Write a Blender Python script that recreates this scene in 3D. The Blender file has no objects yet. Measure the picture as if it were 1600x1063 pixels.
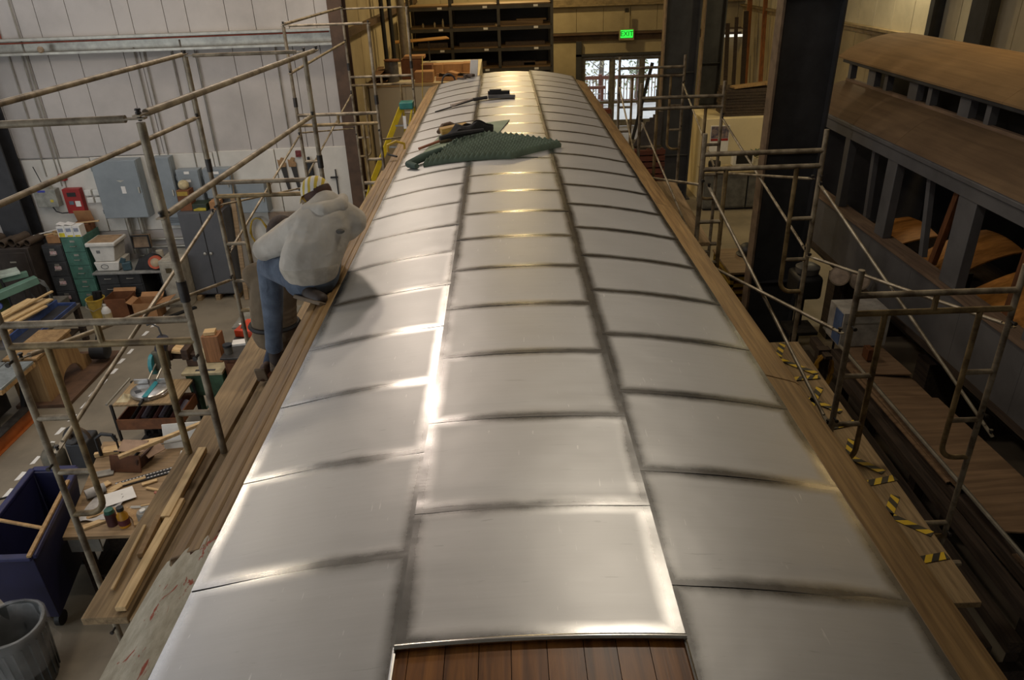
import bpy, bmesh, math, random
from mathutils import Vector, Matrix
rnd = random.Random(7)
S = bpy.context.scene
COL = S.collection

# ------------------------------------------------------------------ camera
cam_d = bpy.data.cameras.new('camera')
cam_d.sensor_width = 36.0
cam_d.lens = 1161.0 / 1600.0 * 36.0
cam_d.clip_start = 0.05
cam_d.clip_end = 300
cam = bpy.data.objects.new('camera', cam_d)
COL.objects.link(cam)
_f = 1161.0
_dY = Vector((-20, -593.5, _f)).normalized()
_dD = Vector((80, 2268, _f)); _dD = (_dD - _dY * _dD.dot(_dY)).normalized()
_dU = -_dD
_dX = _dY.cross(_dU)
# rows: world axes seen from the camera (x right, y down, z forward)
R3 = Matrix((( _dX[0], -_dX[1], -_dX[2]), (_dY[0], -_dY[1], -_dY[2]), (_dU[0], -_dU[1], -_dU[2])))
cam.matrix_world = Matrix.Translation((0, 0, 6.0)) @ R3.to_4x4()
S.camera = cam

# ------------------------------------------------------------------ view and light
S.view_settings.view_transform = 'Standard'
S.view_settings.look = 'None'
S.view_settings.gamma = 1.0
S.view_settings.use_curve_mapping = False
S.view_settings.exposure = 0.0

w = bpy.data.worlds.new('sky')
S.world = w
w.use_nodes = True
w.node_tree.nodes['Background'].inputs['Color'].default_value = (0.86, 0.93, 1.0, 1)
w.node_tree.nodes['Background'].inputs['Strength'].default_value = 1.6


def area(name, loc, target, size, power, color, sy=None, spread=None):
    d = bpy.data.lights.new(name, 'AREA')
    d.energy = power
    d.color = color
    if sy:
        d.shape = 'RECTANGLE'; d.size = size; d.size_y = sy
    else:
        d.shape = 'DISK'; d.size = size
    if spread: d.spread = math.radians(spread)
    o = bpy.data.objects.new(name, d)
    COL.objects.link(o)
    o.location = loc
    v = Vector(target) - Vector(loc)
    o.rotation_euler = v.to_track_quat('-Z', 'Y').to_euler()
    return o


# big open hangar door behind and to the left of the camera
area('daylight_door', (-13.6, 2.0, 3.2), (0, 8, 3.0), 9.0, 400, (0.84, 0.92, 1.0), 5.0)
# soft fill added under the ceiling; the roof has no opening there
area('ceiling_fill', (-9.0, 6.0, 8.9), (-9.0, 6.001, 0), 6.0, 400, (0.97, 0.96, 1.0), 18.0)
# hanging high bay lamps, plus one fill added for the partition
for i, (x, y, z, p, c) in enumerate([
        (1.1, 4.9, 8.3, 64, (1.0, 0.88, 0.72)),
        (-2.0, 9.3, 8.3, 100, (1.0, 0.84, 0.74)),
        (-5.6, 8.2, 8.3, 75, (1.0, 0.84, 0.64)),
        (-3.0, 12.8, 9.0, 115, (1.0, 0.85, 0.66)),  # added fill that brightens the white partition front, not a hung lamp
        (0.3, 19.0, 8.3, 170, (1.0, 0.74, 0.38)),
        (0.2, 26.0, 7.6, 300, (1.0, 0.74, 0.34)),
        (8.35, 17.3, 6.9, 120, (1.0, 0.83, 0.50)),
        (7.9, 10.5, 7.6, 50, (1.0, 0.68, 0.30))]):
    area('high_bay_or_fill', (x, y, z), (x, y + 0.001, 0), 0.55, p, c)


# ------------------------------------------------------------------ materials
def lin(c):
    c = c / 255.0
    return c / 12.92 if c <= 0.04045 else ((c + 0.055) / 1.055) ** 2.4


def rgb(t):
    return (lin(t[0]), lin(t[1]), lin(t[2]), 1)


class NT:
    def __init__(self, name):
        self.m = bpy.data.materials.new(name)
        self.m.use_nodes = True
        self.t = self.m.node_tree
        self.b = self.t.nodes['Principled BSDF']

    def n(self, kind, **kw):
        nd = self.t.nodes.new(kind)
        for k, v in kw.items():
            if k.startswith('i_'):
                key = k[2:]
                key = int(key) if key.isdigit() else key.replace('_', ' ')
                nd.inputs[key].default_value = v
            else:
                setattr(nd, k, v)
        return nd

    def l(self, a, ao, b, bi):
        self.t.links.new(a.outputs[ao], b.inputs[bi])

    def math(self, op, a, b=None):
        nd = self.n('ShaderNodeMath', operation=op)
        for i, v in enumerate((a, b)):
            if v is None: continue
            if isinstance(v, (int, float)): nd.inputs[i].default_value = v
            else: self.t.links.new(v, nd.inputs[i])
        return nd.outputs[0]

    def ramp(self, fac, stops):
        nd = self.n('ShaderNodeValToRGB')
        e = nd.color_ramp.elements
        while len(e) < len(stops): e.new(0.5)
        for el, (p, c) in zip(e, stops):
            el.position = p; el.color = c
        self.t.links.new(fac, nd.inputs[0])
        return nd.outputs[0]

    def mix(self, fac, a, b, mode='MIX'):
        nd = self.n('ShaderNodeMix', data_type='RGBA', blend_type=mode)
        for i, v in ((0, fac), (6, a), (7, b)):
            if isinstance(v, (int, float, tuple)): nd.inputs[i].default_value = v
            else: self.t.links.new(v, nd.inputs[i])
        return nd.outputs[2]


_cache = {}


def M(name, c, rough=0.6, metal=0.0, var=0.18, scale=6.0, bump=0.0, c2=None, spec=None, alpha=None):
    """plain painted / moulded material with noise wear"""
    if name in _cache: return _cache[name]
    q = NT(name)
    tc = q.n('ShaderNodeTexCoord')
    nz = q.n('ShaderNodeTexNoise', i_Scale=scale, i_Detail=6.0, i_Roughness=0.62)
    q.l(tc, 'Object', nz, 'Vector')
    a = rgb(c)
    if c2: b = rgb(c2)
    else: b = tuple(max(0, v * (1 - 2.2 * var)) for v in a[:3]) + (1,)
    col = q.ramp(nz.outputs['Fac'], [(0.36, b), (0.62, a)])
    q.t.links.new(col, q.b.inputs['Base Color'])
    q.b.inputs['Roughness'].default_value = rough
    q.b.inputs['Metallic'].default_value = metal
    if spec is not None: q.b.inputs['Specular IOR Level'].default_value = spec
    if alpha is not None: q.b.inputs['Alpha'].default_value = alpha
    if bump:
        n2 = q.n('ShaderNodeTexNoise', i_Scale=scale * 6, i_Detail=4.0)
        q.l(tc, 'Object', n2, 'Vector')
        bp = q.n('ShaderNodeBump', i_Strength=bump, i_Distance=0.01)
        q.l(n2, 'Fac', bp, 'Height')
        q.l(bp, 'Normal', q.b, 'Normal')
    _cache[name] = q.m
    return q.m


def W(name, c, c2, axis='y', scale=9.0, rough=0.6, bump=0.15, rand=0.25):
    """wood: noise drawn out along the grain, a little different on every object"""
    if name in _cache: return _cache[name]
    q = NT(name)
    tc = q.n('ShaderNodeTexCoord')
    oi = q.n('ShaderNodeObjectInfo')
    mp = q.n('ShaderNodeMapping')
    s = [scale * 5, scale * 5, scale * 5]
    s['xyz'.index(axis)] = scale * 0.28
    mp.inputs['Scale'].default_value = s
    cb = q.n('ShaderNodeCombineXYZ')
    for i in range(3):
        q.t.links.new(q.math('MULTIPLY', oi.outputs['Random'], 37.0 + 11 * i), cb.inputs[i])
    q.l(cb, 0, mp, 'Location')
    q.l(tc, 'Object', mp, 'Vector')
    nz = q.n('ShaderNodeTexNoise', i_Scale=1.0, i_Detail=7.0, i_Roughness=0.6, i_Distortion=0.5)
    q.l(mp, 'Vector', nz, 'Vector')
    col = q.ramp(nz.outputs['Fac'], [(0.32, rgb(c2)), (0.66, rgb(c))])
    n3 = q.n('ShaderNodeTexNoise', i_Scale=2.3, i_Detail=3.0)
    q.l(tc, 'Object', n3, 'Vector')
    v = q.math('ADD', q.math('MULTIPLY', n3.outputs['Fac'], 0.5), q.math('MULTIPLY', oi.outputs['Random'], rand))
    v = q.math('ADD', v, 0.75 - rand / 2)
    hs = q.n('ShaderNodeHueSaturation')
    q.t.links.new(v, hs.inputs['Value'])
    q.t.links.new(col, hs.inputs['Color'])
    q.l(hs, 'Color', q.b, 'Base Color')
    q.b.inputs['Roughness'].default_value = rough
    bp = q.n('ShaderNodeBump', i_Strength=bump, i_Distance=0.004)
    q.l(nz, 'Fac', bp, 'Height')
    q.l(bp, 'Normal', q.b, 'Normal')
    _cache[name] = q.m
    return q.m


def glow(name, c, strength):
    if name in _cache: return _cache[name]
    q = NT(name)
    nz = q.n('ShaderNodeTexNoise', i_Scale=8.0)
    col = q.ramp(nz.outputs['Fac'], [(0.3, tuple(v * 0.9 for v in rgb(c)[:3]) + (1,)), (0.7, rgb(c))])
    q.t.links.new(col, q.b.inputs['Base Color'])
    q.t.links.new(col, q.b.inputs['Emission Color'])
    q.b.inputs['Emission Strength'].default_value = strength
    _cache[name] = q.m
    return q.m


# ------------------------------------------------------------------ mesh helpers
class MB:
    """collects vertices and faces in world coordinates; build() links them as one mesh object"""
    def __init__(self):
        self.v = []; self.f = []; self.mi = []

    def add(self, vs, fs, m=0):
        o = len(self.v)
        self.v += [tuple(p) for p in vs]
        for q in fs:
            self.f.append(tuple(i + o for i in q)); self.mi.append(m)
        return self

    def hexa(self, p, m=0):
        return self.add(p, [(3, 2, 1, 0), (4, 5, 6, 7), (0, 1, 5, 4), (1, 2, 6, 5), (2, 3, 7, 6), (3, 0, 4, 7)], m)

    def box(self, x0, x1, y0, y1, z0, z1, m=0):
        return self.hexa([(x0, y0, z0), (x1, y0, z0), (x1, y1, z0), (x0, y1, z0),
                          (x0, y0, z1), (x1, y0, z1), (x1, y1, z1), (x0, y1, z1)], m)

    def ob(self, c, s, rz=0.0, ry=0.0, rx=0.0, m=0):
        """oriented box: centre, size, rotation"""
        e = (Matrix.Rotation(rz, 3, 'Z') @ Matrix.Rotation(ry, 3, 'Y') @ Matrix.Rotation(rx, 3, 'X'))
        h = [v / 2 for v in s]
        P = []
        for dz in (-1, 1):
            for dx, dy in ((-1, -1), (1, -1), (1, 1), (-1, 1)):
                P.append(tuple(Vector(c) + e @ Vector((dx * h[0], dy * h[1], dz * h[2]))))
        return self.hexa(P, m)

    def bar(self, p, q, w, h, m=0, up=(0, 0, 1)):
        """rectangular bar from p to q"""
        p = Vector(p); q = Vector(q); d = (q - p).normalized(); u = Vector(up)
        if abs(d.dot(u)) > 0.95: u = Vector((0, 1, 0))
        sx = d.cross(u).normalized(); sy = sx.cross(d).normalized()
        P = []
        for e in (p, q):
            for a, b in ((-1, -1), (1, -1), (1, 1), (-1, 1)):
                P.append(tuple(e + sx * a * w / 2 + sy * b * h / 2))
        return self.hexa(P, m)

    def tube(self, p, q, r, n=8, r2=None, m=0):
        return self.path([p, q], r, n, m, r2)

    def path(self, pts, r, n=8, m=0, r2=None, caps=True):
        pts = [Vector(p) for p in pts]
        vs = []; fs = []
        k = len(pts)
        side = None
        for i, p in enumerate(pts):
            d = (pts[min(i + 1, k - 1)] - pts[max(i - 1, 0)]).normalized()
            if side is None:
                u = Vector((0, 0, 1)) if abs(d.z) < 0.9 else Vector((1, 0, 0))
                side = d.cross(u).normalized()
            else:
                side = (side - d * side.dot(d)).normalized()
            s2 = d.cross(side)
            rr = r if r2 is None else r + (r2 - r) * i / (k - 1)
            if isinstance(r, (list, tuple)): rr = r[i]
            for j in range(n):
                a = 2 * math.pi * j / n
                vs.append(p + side * math.cos(a) * rr + s2 * math.sin(a) * rr)
        for i in range(k - 1):
            for j in range(n):
                a = i * n + j; b = i * n + (j + 1) % n
                fs.append((a, b, b + n, a + n))
        if caps:
            fs.append(tuple(range(n))[::-1]); fs.append(tuple((k - 1) * n + j for j in range(n)))
        return self.add(vs, fs, m)

    def lathe(self, c, prof, n=16, m=0, axis=(0, 0, 1), close=True):
        ax = Vector(axis).normalized()
        u = Vector((1, 0, 0)) if abs(ax.x) < 0.9 else Vector((0, 1, 0))
        a1 = ax.cross(u).normalized(); a2 = ax.cross(a1)
        vs = []; fs = []
        for r, z in prof:
            for j in range(n):
                t = 2 * math.pi * j / n
                vs.append(Vector(c) + ax * z + a1 * math.cos(t) * r + a2 * math.sin(t) * r)
        k = len(prof)
        for i in range(k - 1):
            for j in range(n):
                a = i * n + j; b = i * n + (j + 1) % n
                fs.append((a, b, b + n, a + n))
        if close:
            fs.append(tuple(range(n))[::-1]); fs.append(tuple((k - 1) * n + j for j in range(n)))
        return self.add(vs, fs, m)

    def prism(self, poly, a0, a1, plane='xy', m=0):
        k = len(poly)
        def pt(u, v, a):
            return (u, v, a) if plane == 'xy' else (u, a, v) if plane == 'xz' else (a, u, v)
        vs = [pt(u, v, a0) for u, v in poly] + [pt(u, v, a1) for u, v in poly]
        fs = [tuple(range(k))[::-1], tuple(range(k, 2 * k))]
        for i in range(k):
            j = (i + 1) % k
            fs.append((i, j, j + k, i + k))
        return self.add(vs, fs, m)

    def ball(self, c, r, n=12, m=0, rot=None):
        if not isinstance(r, (tuple, list)): r = (r, r, r)
        vs = []; fs = []
        k = n // 2
        for i in range(1, k):
            t = math.pi * i / k
            for j in range(n):
                a = 2 * math.pi * j / n
                vs.append(Vector((math.sin(t) * math.cos(a) * r[0], math.sin(t) * math.sin(a) * r[1], math.cos(t) * r[2])))
        vs.append(Vector((0, 0, r[2]))); vs.append(Vector((0, 0, -r[2])))
        T, B = len(vs) - 2, len(vs) - 1
        if rot is not None: vs = [rot @ p for p in vs]
        vs = [Vector(c) + p for p in vs]
        for i in range(k - 2):
            for j in range(n):
                a = i * n + j; b = i * n + (j + 1) % n
                fs.append((a, a + n, b + n, b))
        for j in range(n):
            fs.append((T, j, (j + 1) % n)); o = (k - 2) * n
            fs.append((B, o + (j + 1) % n, o + j))
        return self.add(vs, fs, m)

    def grid(self, fn, nu, nv, thick=None, m=0):
        """fn(u,v)->point, u,v in 0..1; optional thickness downwards"""
        vs = [fn(i / nu, j / nv) for j in range(nv + 1) for i in range(nu + 1)]
        W1 = nu + 1
        fs = [(j * W1 + i, j * W1 + i + 1, (j + 1) * W1 + i + 1, (j + 1) * W1 + i) for j in range(nv) for i in range(nu)]
        if thick:
            N = len(vs)
            vs = vs + [(p[0], p[1], p[2] - thick) for p in vs]
            fs += [tuple(N + i for i in q[::-1]) for q in fs[:nu * nv]]
            ring = [i for i in range(nu)] + [j * W1 + nu for j in range(nv)] + [nv * W1 + i for i in range(nu, 0, -1)] + [j * W1 for j in range(nv, 0, -1)]
            for a, b in zip(ring, ring[1:] + ring[:1]):
                fs.append((b, a, a + N, b + N))
        return self.add(vs, fs, m)

    def mesh(self, name, mats, base=(0, 0, 0), smooth=40):
        me = bpy.data.meshes.new(name)
        b = Vector(base)
        me.from_pydata([Vector(p) - b for p in self.v], [], self.f)
        if not isinstance(mats, (list, tuple)): mats = [mats]
        for q in mats: me.materials.append(q)
        me.polygons.foreach_set('material_index', self.mi)
        bm = bmesh.new(); bm.from_mesh(me)
        bmesh.ops.recalc_face_normals(bm, faces=bm.faces)
        bm.to_mesh(me); bm.free()
        if smooth:
            me.polygons.foreach_set('use_smooth', [True] * len(me.polygons))
            me.set_sharp_from_angle(angle=math.radians(smooth))
        me.update()
        return me

    def build(self, name, mats, parent=None, base=None, bevel=0.0, smooth=40):
        if base is None:
            base = ROOT.get(parent.name, (0, 0, 0)) if parent else (0, 0, 0)
        o = bpy.data.objects.new(name, self.mesh(name, mats, base, smooth))
        COL.objects.link(o)
        if parent:
            o.parent = parent
            ROOT[o.name] = base
            pb = ROOT[parent.name]
            o.location = Vector(base) - Vector(pb)
        else:
            o.location = base
            ROOT[o.name] = tuple(base)
        if bevel:
            md = o.modifiers.new('edges', 'BEVEL'); md.width = bevel; md.segments = 2
            md.limit_method = 'ANGLE'; md.angle_limit = math.radians(35)
        return o


ROOT = {}


def tag(o, label, cat, group=None):
    o['label'] = label; o['category'] = cat
    if group: o['group'] = group
    return o


def thing(name, label, cat, loc, group=None):
    o = bpy.data.objects.new(name, None)
    o.empty_display_size = 0.1
    COL.objects.link(o)
    o.location = loc
    ROOT[o.name] = tuple(loc)
    return tag(o, label, cat, group)


def single(name, label, cat, mb, mats, base, bevel=0.0, group=None, smooth=40):
    return tag(mb.build(name, mats, None, base, bevel, smooth), label, cat, group)


def struct(name, mb, mats, parent=None, bevel=0.0, smooth=40):
    o = mb.build(name, mats, parent, None, bevel, smooth)
    if not parent: o['kind'] = 'structure'
    return o


def share(name, me, parent, loc):
    """another piece of a shared mesh, placed in world coordinates under its parent"""
    o = bpy.data.objects.new(name, me)
    COL.objects.link(o)
    if parent:
        o.parent = parent
        o.location = Vector(loc) - Vector(ROOT[parent.name])
    else:
        o.location = loc
    ROOT[o.name] = tuple(loc)
    return o


def text_mesh(name, body, size, mat, loc, parent, extrude=0.004, rx=math.pi / 2, rz=0.0):
    cu = bpy.data.curves.new(name, 'FONT')
    cu.body = body; cu.size = size; cu.align_x = 'CENTER'; cu.align_y = 'CENTER'; cu.extrude = extrude
    t = bpy.data.objects.new('tmp', cu)
    COL.objects.link(t)
    bpy.context.view_layer.update()
    dg = bpy.context.evaluated_depsgraph_get()
    me = bpy.data.meshes.new_from_object(t.evaluated_get(dg))
    bpy.data.objects.remove(t)
    me.materials.clear(); me.materials.append(mat)
    o = bpy.data.objects.new(name, me)
    COL.objects.link(o)
    o.parent = parent
    o.location = Vector(loc) - Vector(ROOT[parent.name])
    o.rotation_euler = (rx, 0, rz)
    ROOT[o.name] = tuple(loc)
    return o
# ------------------------------------------------------------------ shared materials
MT_conc = M('concrete', (132, 122, 104), 0.55, 0, 0.14, 1.1, 0.06)
MT_wallw = M('white_metal_wall', (184, 178, 172), 0.6, 0, 0.10, 0.7)
MT_wains = M('white_wainscot', (206, 202, 192), 0.6, 0, 0.08, 1.4)
MT_beige = M('beige_insulated_wall', (166, 152, 122), 0.8, 0, 0.12, 0.8)
MT_galv = M('galvanised_steel', (176, 172, 160), 0.4, 0.7, 0.15, 5)
MT_dark = M('dark_grey_steel', (57, 58, 61), 0.55, 0.1, 0.18, 2.2)
MT_brownst = M('brown_steel', (88, 66, 48), 0.6, 0.1, 0.2, 3)
MT_black = M('black', (24, 24, 25), 0.55, 0, 0.15, 8)
MT_iron = M('dull_iron', (66, 62, 58), 0.5, 0.5, 0.25, 9, 0.1)
MT_white = M('white_paint', (214, 212, 204), 0.5, 0, 0.06, 4)
MT_paper = M('paper', (222, 220, 214), 0.8, 0, 0.04, 6)
MT_tube = M('scaffold_tube', (158, 146, 124), 0.55, 0.35, 0.26, 7, 0.1, c2=(92, 80, 64))
MT_tubey = M('scaffold_tube_yellowed', (150, 130, 92), 0.55, 0.3, 0.26, 7, 0.1, c2=(82, 66, 42))
MT_brace = M('brace_tube', (170, 160, 140), 0.45, 0.5, 0.22, 6, c2=(110, 98, 80))
WD_plank = W('weathered_plank', (154, 130, 94), (106, 86, 58), 'y', 7, 0.75)
WD_eave = W('stained_eave_wood', (150, 120, 76), (104, 78, 46), 'y', 8, 0.55)
WD_roof = W('brown_roof_board', (156, 100, 42), (90, 52, 20), 'y', 7, 0.4, 0.1, 0.35)
WD_pine = W('pale_pine', (216, 188, 138), (176, 142, 94), 'y', 8, 0.65)
WD_pinex = W('pale_pine_across', (212, 184, 136), (172, 138, 92), 'x', 8, 0.65)
WD_ply = W('plywood', (156, 130, 96), (114, 92, 62), 'x', 5, 0.7)
WD_tan = W('tan_sheet_wood', (170, 138, 92), (128, 98, 62), 'z', 3, 0.7, 0.05)
WD_cab = W('brown_cabinet_wood', (112, 70, 40), (66, 38, 22), 'z', 6, 0.5)
WD_dark = W('dark_old_timber', (72, 58, 46), (36, 28, 22), 'y', 7, 0.8)
MT_card = M('cardboard', (168, 124, 82), 0.85, 0, 0.12, 5)
MT_cardd = M('brown_cardboard', (120, 76, 46), 0.85, 0, 0.14, 5)

# ------------------------------------------------------------------ floor
m = MB(); m.box(-14.2, 9.2, -6, 30.2, -0.12, 0)
fl = struct('floor', m, MT_conc)
# worn dashed line painted on the floor
dash = MB()
for k in range(24):
    y = 6.3 + k * 0.36
    x = -6.66 - 0.012 * k + 0.02 * math.sin(k * 2.1)
    share('floor_dash', MB().add([(0, 0, 0.002), (0.06, 0.02, 0.002), (0.055 + 0.01 * (k % 3), 0.19, 0.002), (0.0, 0.2, 0.002)], [(0, 1, 2, 3)]).mesh('floor_dash', MT_paper), fl, (x, y, 0.0))

# ------------------------------------------------------------------ left wall (faces the camera), white metal sheets above, white board below
m = MB(); m.box(-14.2, -2.9, 14.66, 14.9, 0, 9.4)
wl = struct('wall_left', m, MT_wallw)
xs = -9.6
sheet = []
x = -14.1
ws = [0.30, 0.62, 0.30, 0.92, 0.48, 0.44, 0.52, 0.62, 0.44, 0.78, 0.36, 0.56, 0.82, 0.3, 0.6, 0.4, 0.7, 0.5, 0.6, 0.5, 0.6]
i = 0
while x < -3.1:
    wdt = min(ws[i % len(ws)], -2.92 - x); i += 1
    for (z0, z1) in ((2.86, 4.78), (4.98, 9.3)):
        p = MB()
        p.prism([(x + 0.006, 14.62), (x + wdt * 0.5, 14.612), (x + wdt - 0.006, 14.62), (x + wdt - 0.006, 14.66), (x + 0.006, 14.66)], z0, z1)
        struct('wall_sheet', p, MT_wallw, wl)
    x += wdt
for (a, b) in ((-9.42, -8.1), (-8.09, -6.9), (-6.89, -5.7), (-5.69, -4.5), (-4.49, -2.92)):
    struct('wainscot_panel', MB().box(a, b - 0.008, 14.585, 14.66, 1.35 if a < -6 else 0.0, 2.83 + 0.012 * (a + 9)), MT_wains, wl, 0.004)
struct('lower_wall_board', MB().box(-9.42, -5.7, 14.6, 14.66, 0.0, 1.34), MT_wallw, wl)
# flanged wall girt with red and grey conduit on it
g = MB(); g.prism([(14.62, 4.74), (14.40, 4.74), (14.40, 4.78), (14.59, 4.78), (14.59, 4.98), (14.40, 4.98), (14.40, 5.02), (14.62, 5.02)], -14.1, -3.0, 'yz')
struct('trim_1', g, MT_galv)
cd = MB(); cd.tube((-14, 14.44, 4.93), (-3.1, 14.44, 4.96), 0.014)
struct('red_cable', cd, M('red_cable_jacket', (140, 62, 40), 0.5), wl)
cd = MB(); cd.lathe((-8.28, 14.39, 4.83), [(0.0, 0), (0.055, 0), (0.06, 0.03), (0.04, 0.05)], 12, 0, (0, -1, 0))
struct('bell', cd, M('dusty_tan', (150, 130, 104)), wl)
for (xa, za, xb, zb, c) in ((-9.05, 5.02, -9.05, 9.2, 'r'), (-9.02, 2.5, -9.02, 4.74, 'g'), (-8.78, 2.3, -8.78, 4.74, 'g'), (-8.7, 2.2, -8.72, 9.2, 'g'),
                            (-6.72, 2.83, -6.72, 4.8, 'g'), (-6.55, 2.83, -6.55, 4.74, 'g'), (-6.05, 2.5, -6.05, 4.7, 'g'), (-5.86, 2.5, -5.86, 4.9, 'g'), (-5.6, 2.6, -5.6, 4.7, 'g'), (-4.15, 2.9, -4.15, 4.75, 'g')):
    struct('conduit', MB().tube((xa, 14.58, za), (xb, 14.58, zb), 0.013, 6), M('red_cable_jacket', (140, 62, 40), 0.5) if c == 'r' else MT_galv, wl)
for (z, x0, x1) in ((1.16, -7.6, -6.3), (1.0, -7.6, -6.3), (0.82, -7.6, -6.3)):
    struct('pipe_run', MB().tube((x0, 14.53, z), (x1, 14.53, z), 0.025, 8), MT_galv, wl)

# return of the left wall, going back, with the steel column at the corner
m = MB(); m.box(-3.45, -3.25, 14.9, 30.0, 0, 9.4)
wr = struct('wall_return', m, MT_beige)
for k in range(9):
    y = 15.0 + k * 1.66
    struct('wall_sheet', MB().box(-3.25, -3.22, y, y + 1.63, 0, 4.72), MT_beige, wr)
    struct('wall_sheet', MB().box(-3.25, -3.22, y, y + 1.63, 4.84, 9.3), MT_beige, wr)
struct('trim_2', MB().box(-3.25, -3.05, 14.95, 29.9, 4.72, 4.84), MT_brownst)
c = thing('steel_column', 'brown steel column at the corner beside the white wall', 'column', (-2.95, 14.5, 0))
MB().box(-3.06, -2.80, 14.36, 14.39, 0, 9.3).build('flange', MT_brownst, c)
MB().box(-3.06, -2.80, 14.72, 14.75, 0, 9.3).build('flange', MT_brownst, c)
MB().box(-2.945, -2.915, 14.39, 14.72, 0, 9.3).build('web', MT_brownst, c)
c = thing('steel_column', 'dark steel column at the far left edge against the white wall', 'column', (-9.75, 14.4, 0))
MB().prism([(-9.95, 0), (-9.45, 0), (-9.52, 9.3), (-10.2, 9.3)], 14.2, 14.24, 'xz').build('flange', MT_dark, c)
MB().prism([(-9.95, 0), (-9.45, 0), (-9.52, 9.3), (-10.2, 9.3)], 14.58, 14.605, 'xz').build('flange', MT_dark, c)
MB().box(-9.75, -9.72, 14.24, 14.58, 0, 9.3).build('web', MT_dark, c)

# ------------------------------------------------------------------ back wall with the glass door
m = MB()
for b in ((-3.45, 2.98, 0, 9.4), (6.10, 9.2, 0, 9.4), (2.98, 6.10, 2.66, 9.4)):
    m.box(b[0], b[1], 30.0, 30.2, b[2], b[3])
wb = struct('wall_back', m, MT_beige)
x = -3.2
while x < 9.1:
    if x + 1.0 < 2.95 or x > 6.1: struct('wall_sheet', MB().box(x, x + 0.985, 29.965, 30.0, 0.0, 3.17), MT_beige, wb)
    struct('wall_sheet', MB().box(x, x + 0.985, 29.965, 30.0, 3.5, 4.4), MT_beige, wb)
    struct('wall_sheet', MB().box(x, x + 0.985, 29.965, 30.0, 4.62, 9.3), MT_beige, wb)
    x += 1.0
struct('trim_3', MB().box(-3.2, 9.0, 29.72, 29.96, 4.4, 4.46).box(-3.2, 9.0, 29.90, 29.96, 4.46, 4.62), M('tan_steel', (150, 132, 100), 0.5, 0.2))
struct('trim_4', MB().box(-3.2, 9.0, 29.72, 29.96, 3.42, 3.48).box(-3.2, 9.0, 29.90, 29.96, 3.2, 3.42), MT_brownst)
struct('trim_5', MB().box(2.78, 2.98, 29.8, 30.0, 0, 3.2).box(6.1, 6.3, 29.8, 30.0, 0, 3.2).box(2.78, 6.3, 29.8, 30.0, 2.66, 2.74), MT_dark)
fr = M('door_frame_grey', (120, 116, 108), 0.45, 0.3)
gq = NT('clear_glass'); gq.b.inputs['Transmission Weight'].default_value = 1.0; gq.b.inputs['Roughness'].default_value = 0.0
gq.b.inputs['IOR'].default_value = 1.02; gq.b.inputs['Base Color'].default_value = (0.97, 0.99, 0.98, 1)
_n = gq.n('ShaderNodeTexNoise', i_Scale=3.0); gq.t.links.new(gq.ramp(_n.outputs['Fac'], [(0.3, (0.95, 0.97, 0.96, 1)), (0.7, (1, 1, 1, 1))]), gq.b.inputs['Base Color'])
MT_glass = gq.m
m = MB(); m.box(2.99, 6.09, 29.94, 30.06, 2.58, 2.66)
for xm in (2.99, 4.13, 5.27, 6.0): m.box(xm, xm + 0.09, 29.94, 30.06, 0, 2.58)
d1 = struct('door_1', m, fr)
for (a, b) in ((3.08, 4.13), (4.22, 5.27), (5.36, 6.0)):
    lf = MB()
    for q in ((a, a + 0.07, 0.03, 2.57), (b - 0.07, b, 0.03, 2.57)): lf.box(q[0], q[1], 29.97, 30.03, q[2], q[3])
    for q in ((0.03, 0.26), (0.88, 0.98), (2.48, 2.57)): lf.box(a + 0.07, b - 0.07, 29.97, 30.03, q[0], q[1])
    lo = struct('door_leaf', lf, fr, d1)
    for (z0, z1) in ((0.26, 0.88), (0.98, 2.48)):
        struct('pane', MB().box(a + 0.07, b - 0.07, 29.995, 30.003, z0, z1), MT_glass, lo)
    struct('handle', MB().path([(b - 0.1, 29.96, 1.1), (b - 0.1, 29.9, 1.1), (b - 0.1, 29.9, 1.35), (b - 0.1, 29.96, 1.35)], 0.014, 6), MT_black, lo)

# right wall and ceiling
m = MB(); m.box(9.0, 9.2, -6, 30, 0, 9.4)
wri = struct('wall_right', m, MT_beige)
y = 4.0
while y < 29.5:
    struct('wall_sheet', MB().box(8.965, 9.0, y, y + 0.9 - 0.02, 4.3, 9.3), M('pale_wall_sheet', (190, 182, 160), 0.7, 0, 0.1, 1.0), wri)
    struct('wall_sheet', MB().box(8.965, 9.0, y, y + 0.9 - 0.02, 0, 4.12), MT_beige, wri)
    y += 0.9
struct('trim_6', MB().box(8.78, 8.97, 4, 29.8, 4.24, 4.3).box(8.9, 8.97, 4, 29.8, 4.12, 4.24), M('tan_steel', (150, 132, 100), 0.5, 0.2))
struct('ceiling', MB().box(-14.2, 9.2, -6, 30.2, 9.4, 9.6), M('ceiling_insulation', (176, 170, 160), 0.9, 0, 0.08, 0.6))
struct('wall_side', MB().box(-14.4, -14.2, -6, 15, 0, 9.4), MT_wallw)
struct('wall_front', MB().box(-14.4, -12, -6.2, -6, 0, 9.4).box(-2, 9.2, -6.2, -6, 0, 9.4).box(-12, -2, -6.2, -6, 5.2, 9.4), MT_wallw)
for (xx, yy, lab) in ((8.72, 16.3, 'thin dark steel post on the pale right wall beside the light spot'), (8.62, 14.5, 'wide dark steel wall column at the top right corner')):
    wdt = 0.16 if yy > 16 else 0.52
    c = thing('wall_column', lab, 'column', (xx, yy, 0))
    MB().box(xx - 0.02, xx + 0.02, yy - wdt / 2, yy + wdt / 2, 0, 9.3).build('flange', MT_dark, c)
    MB().box(xx + 0.02, 8.96, yy - 0.02, yy + 0.02, 0, 9.3).build('web', MT_dark, c)

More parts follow.
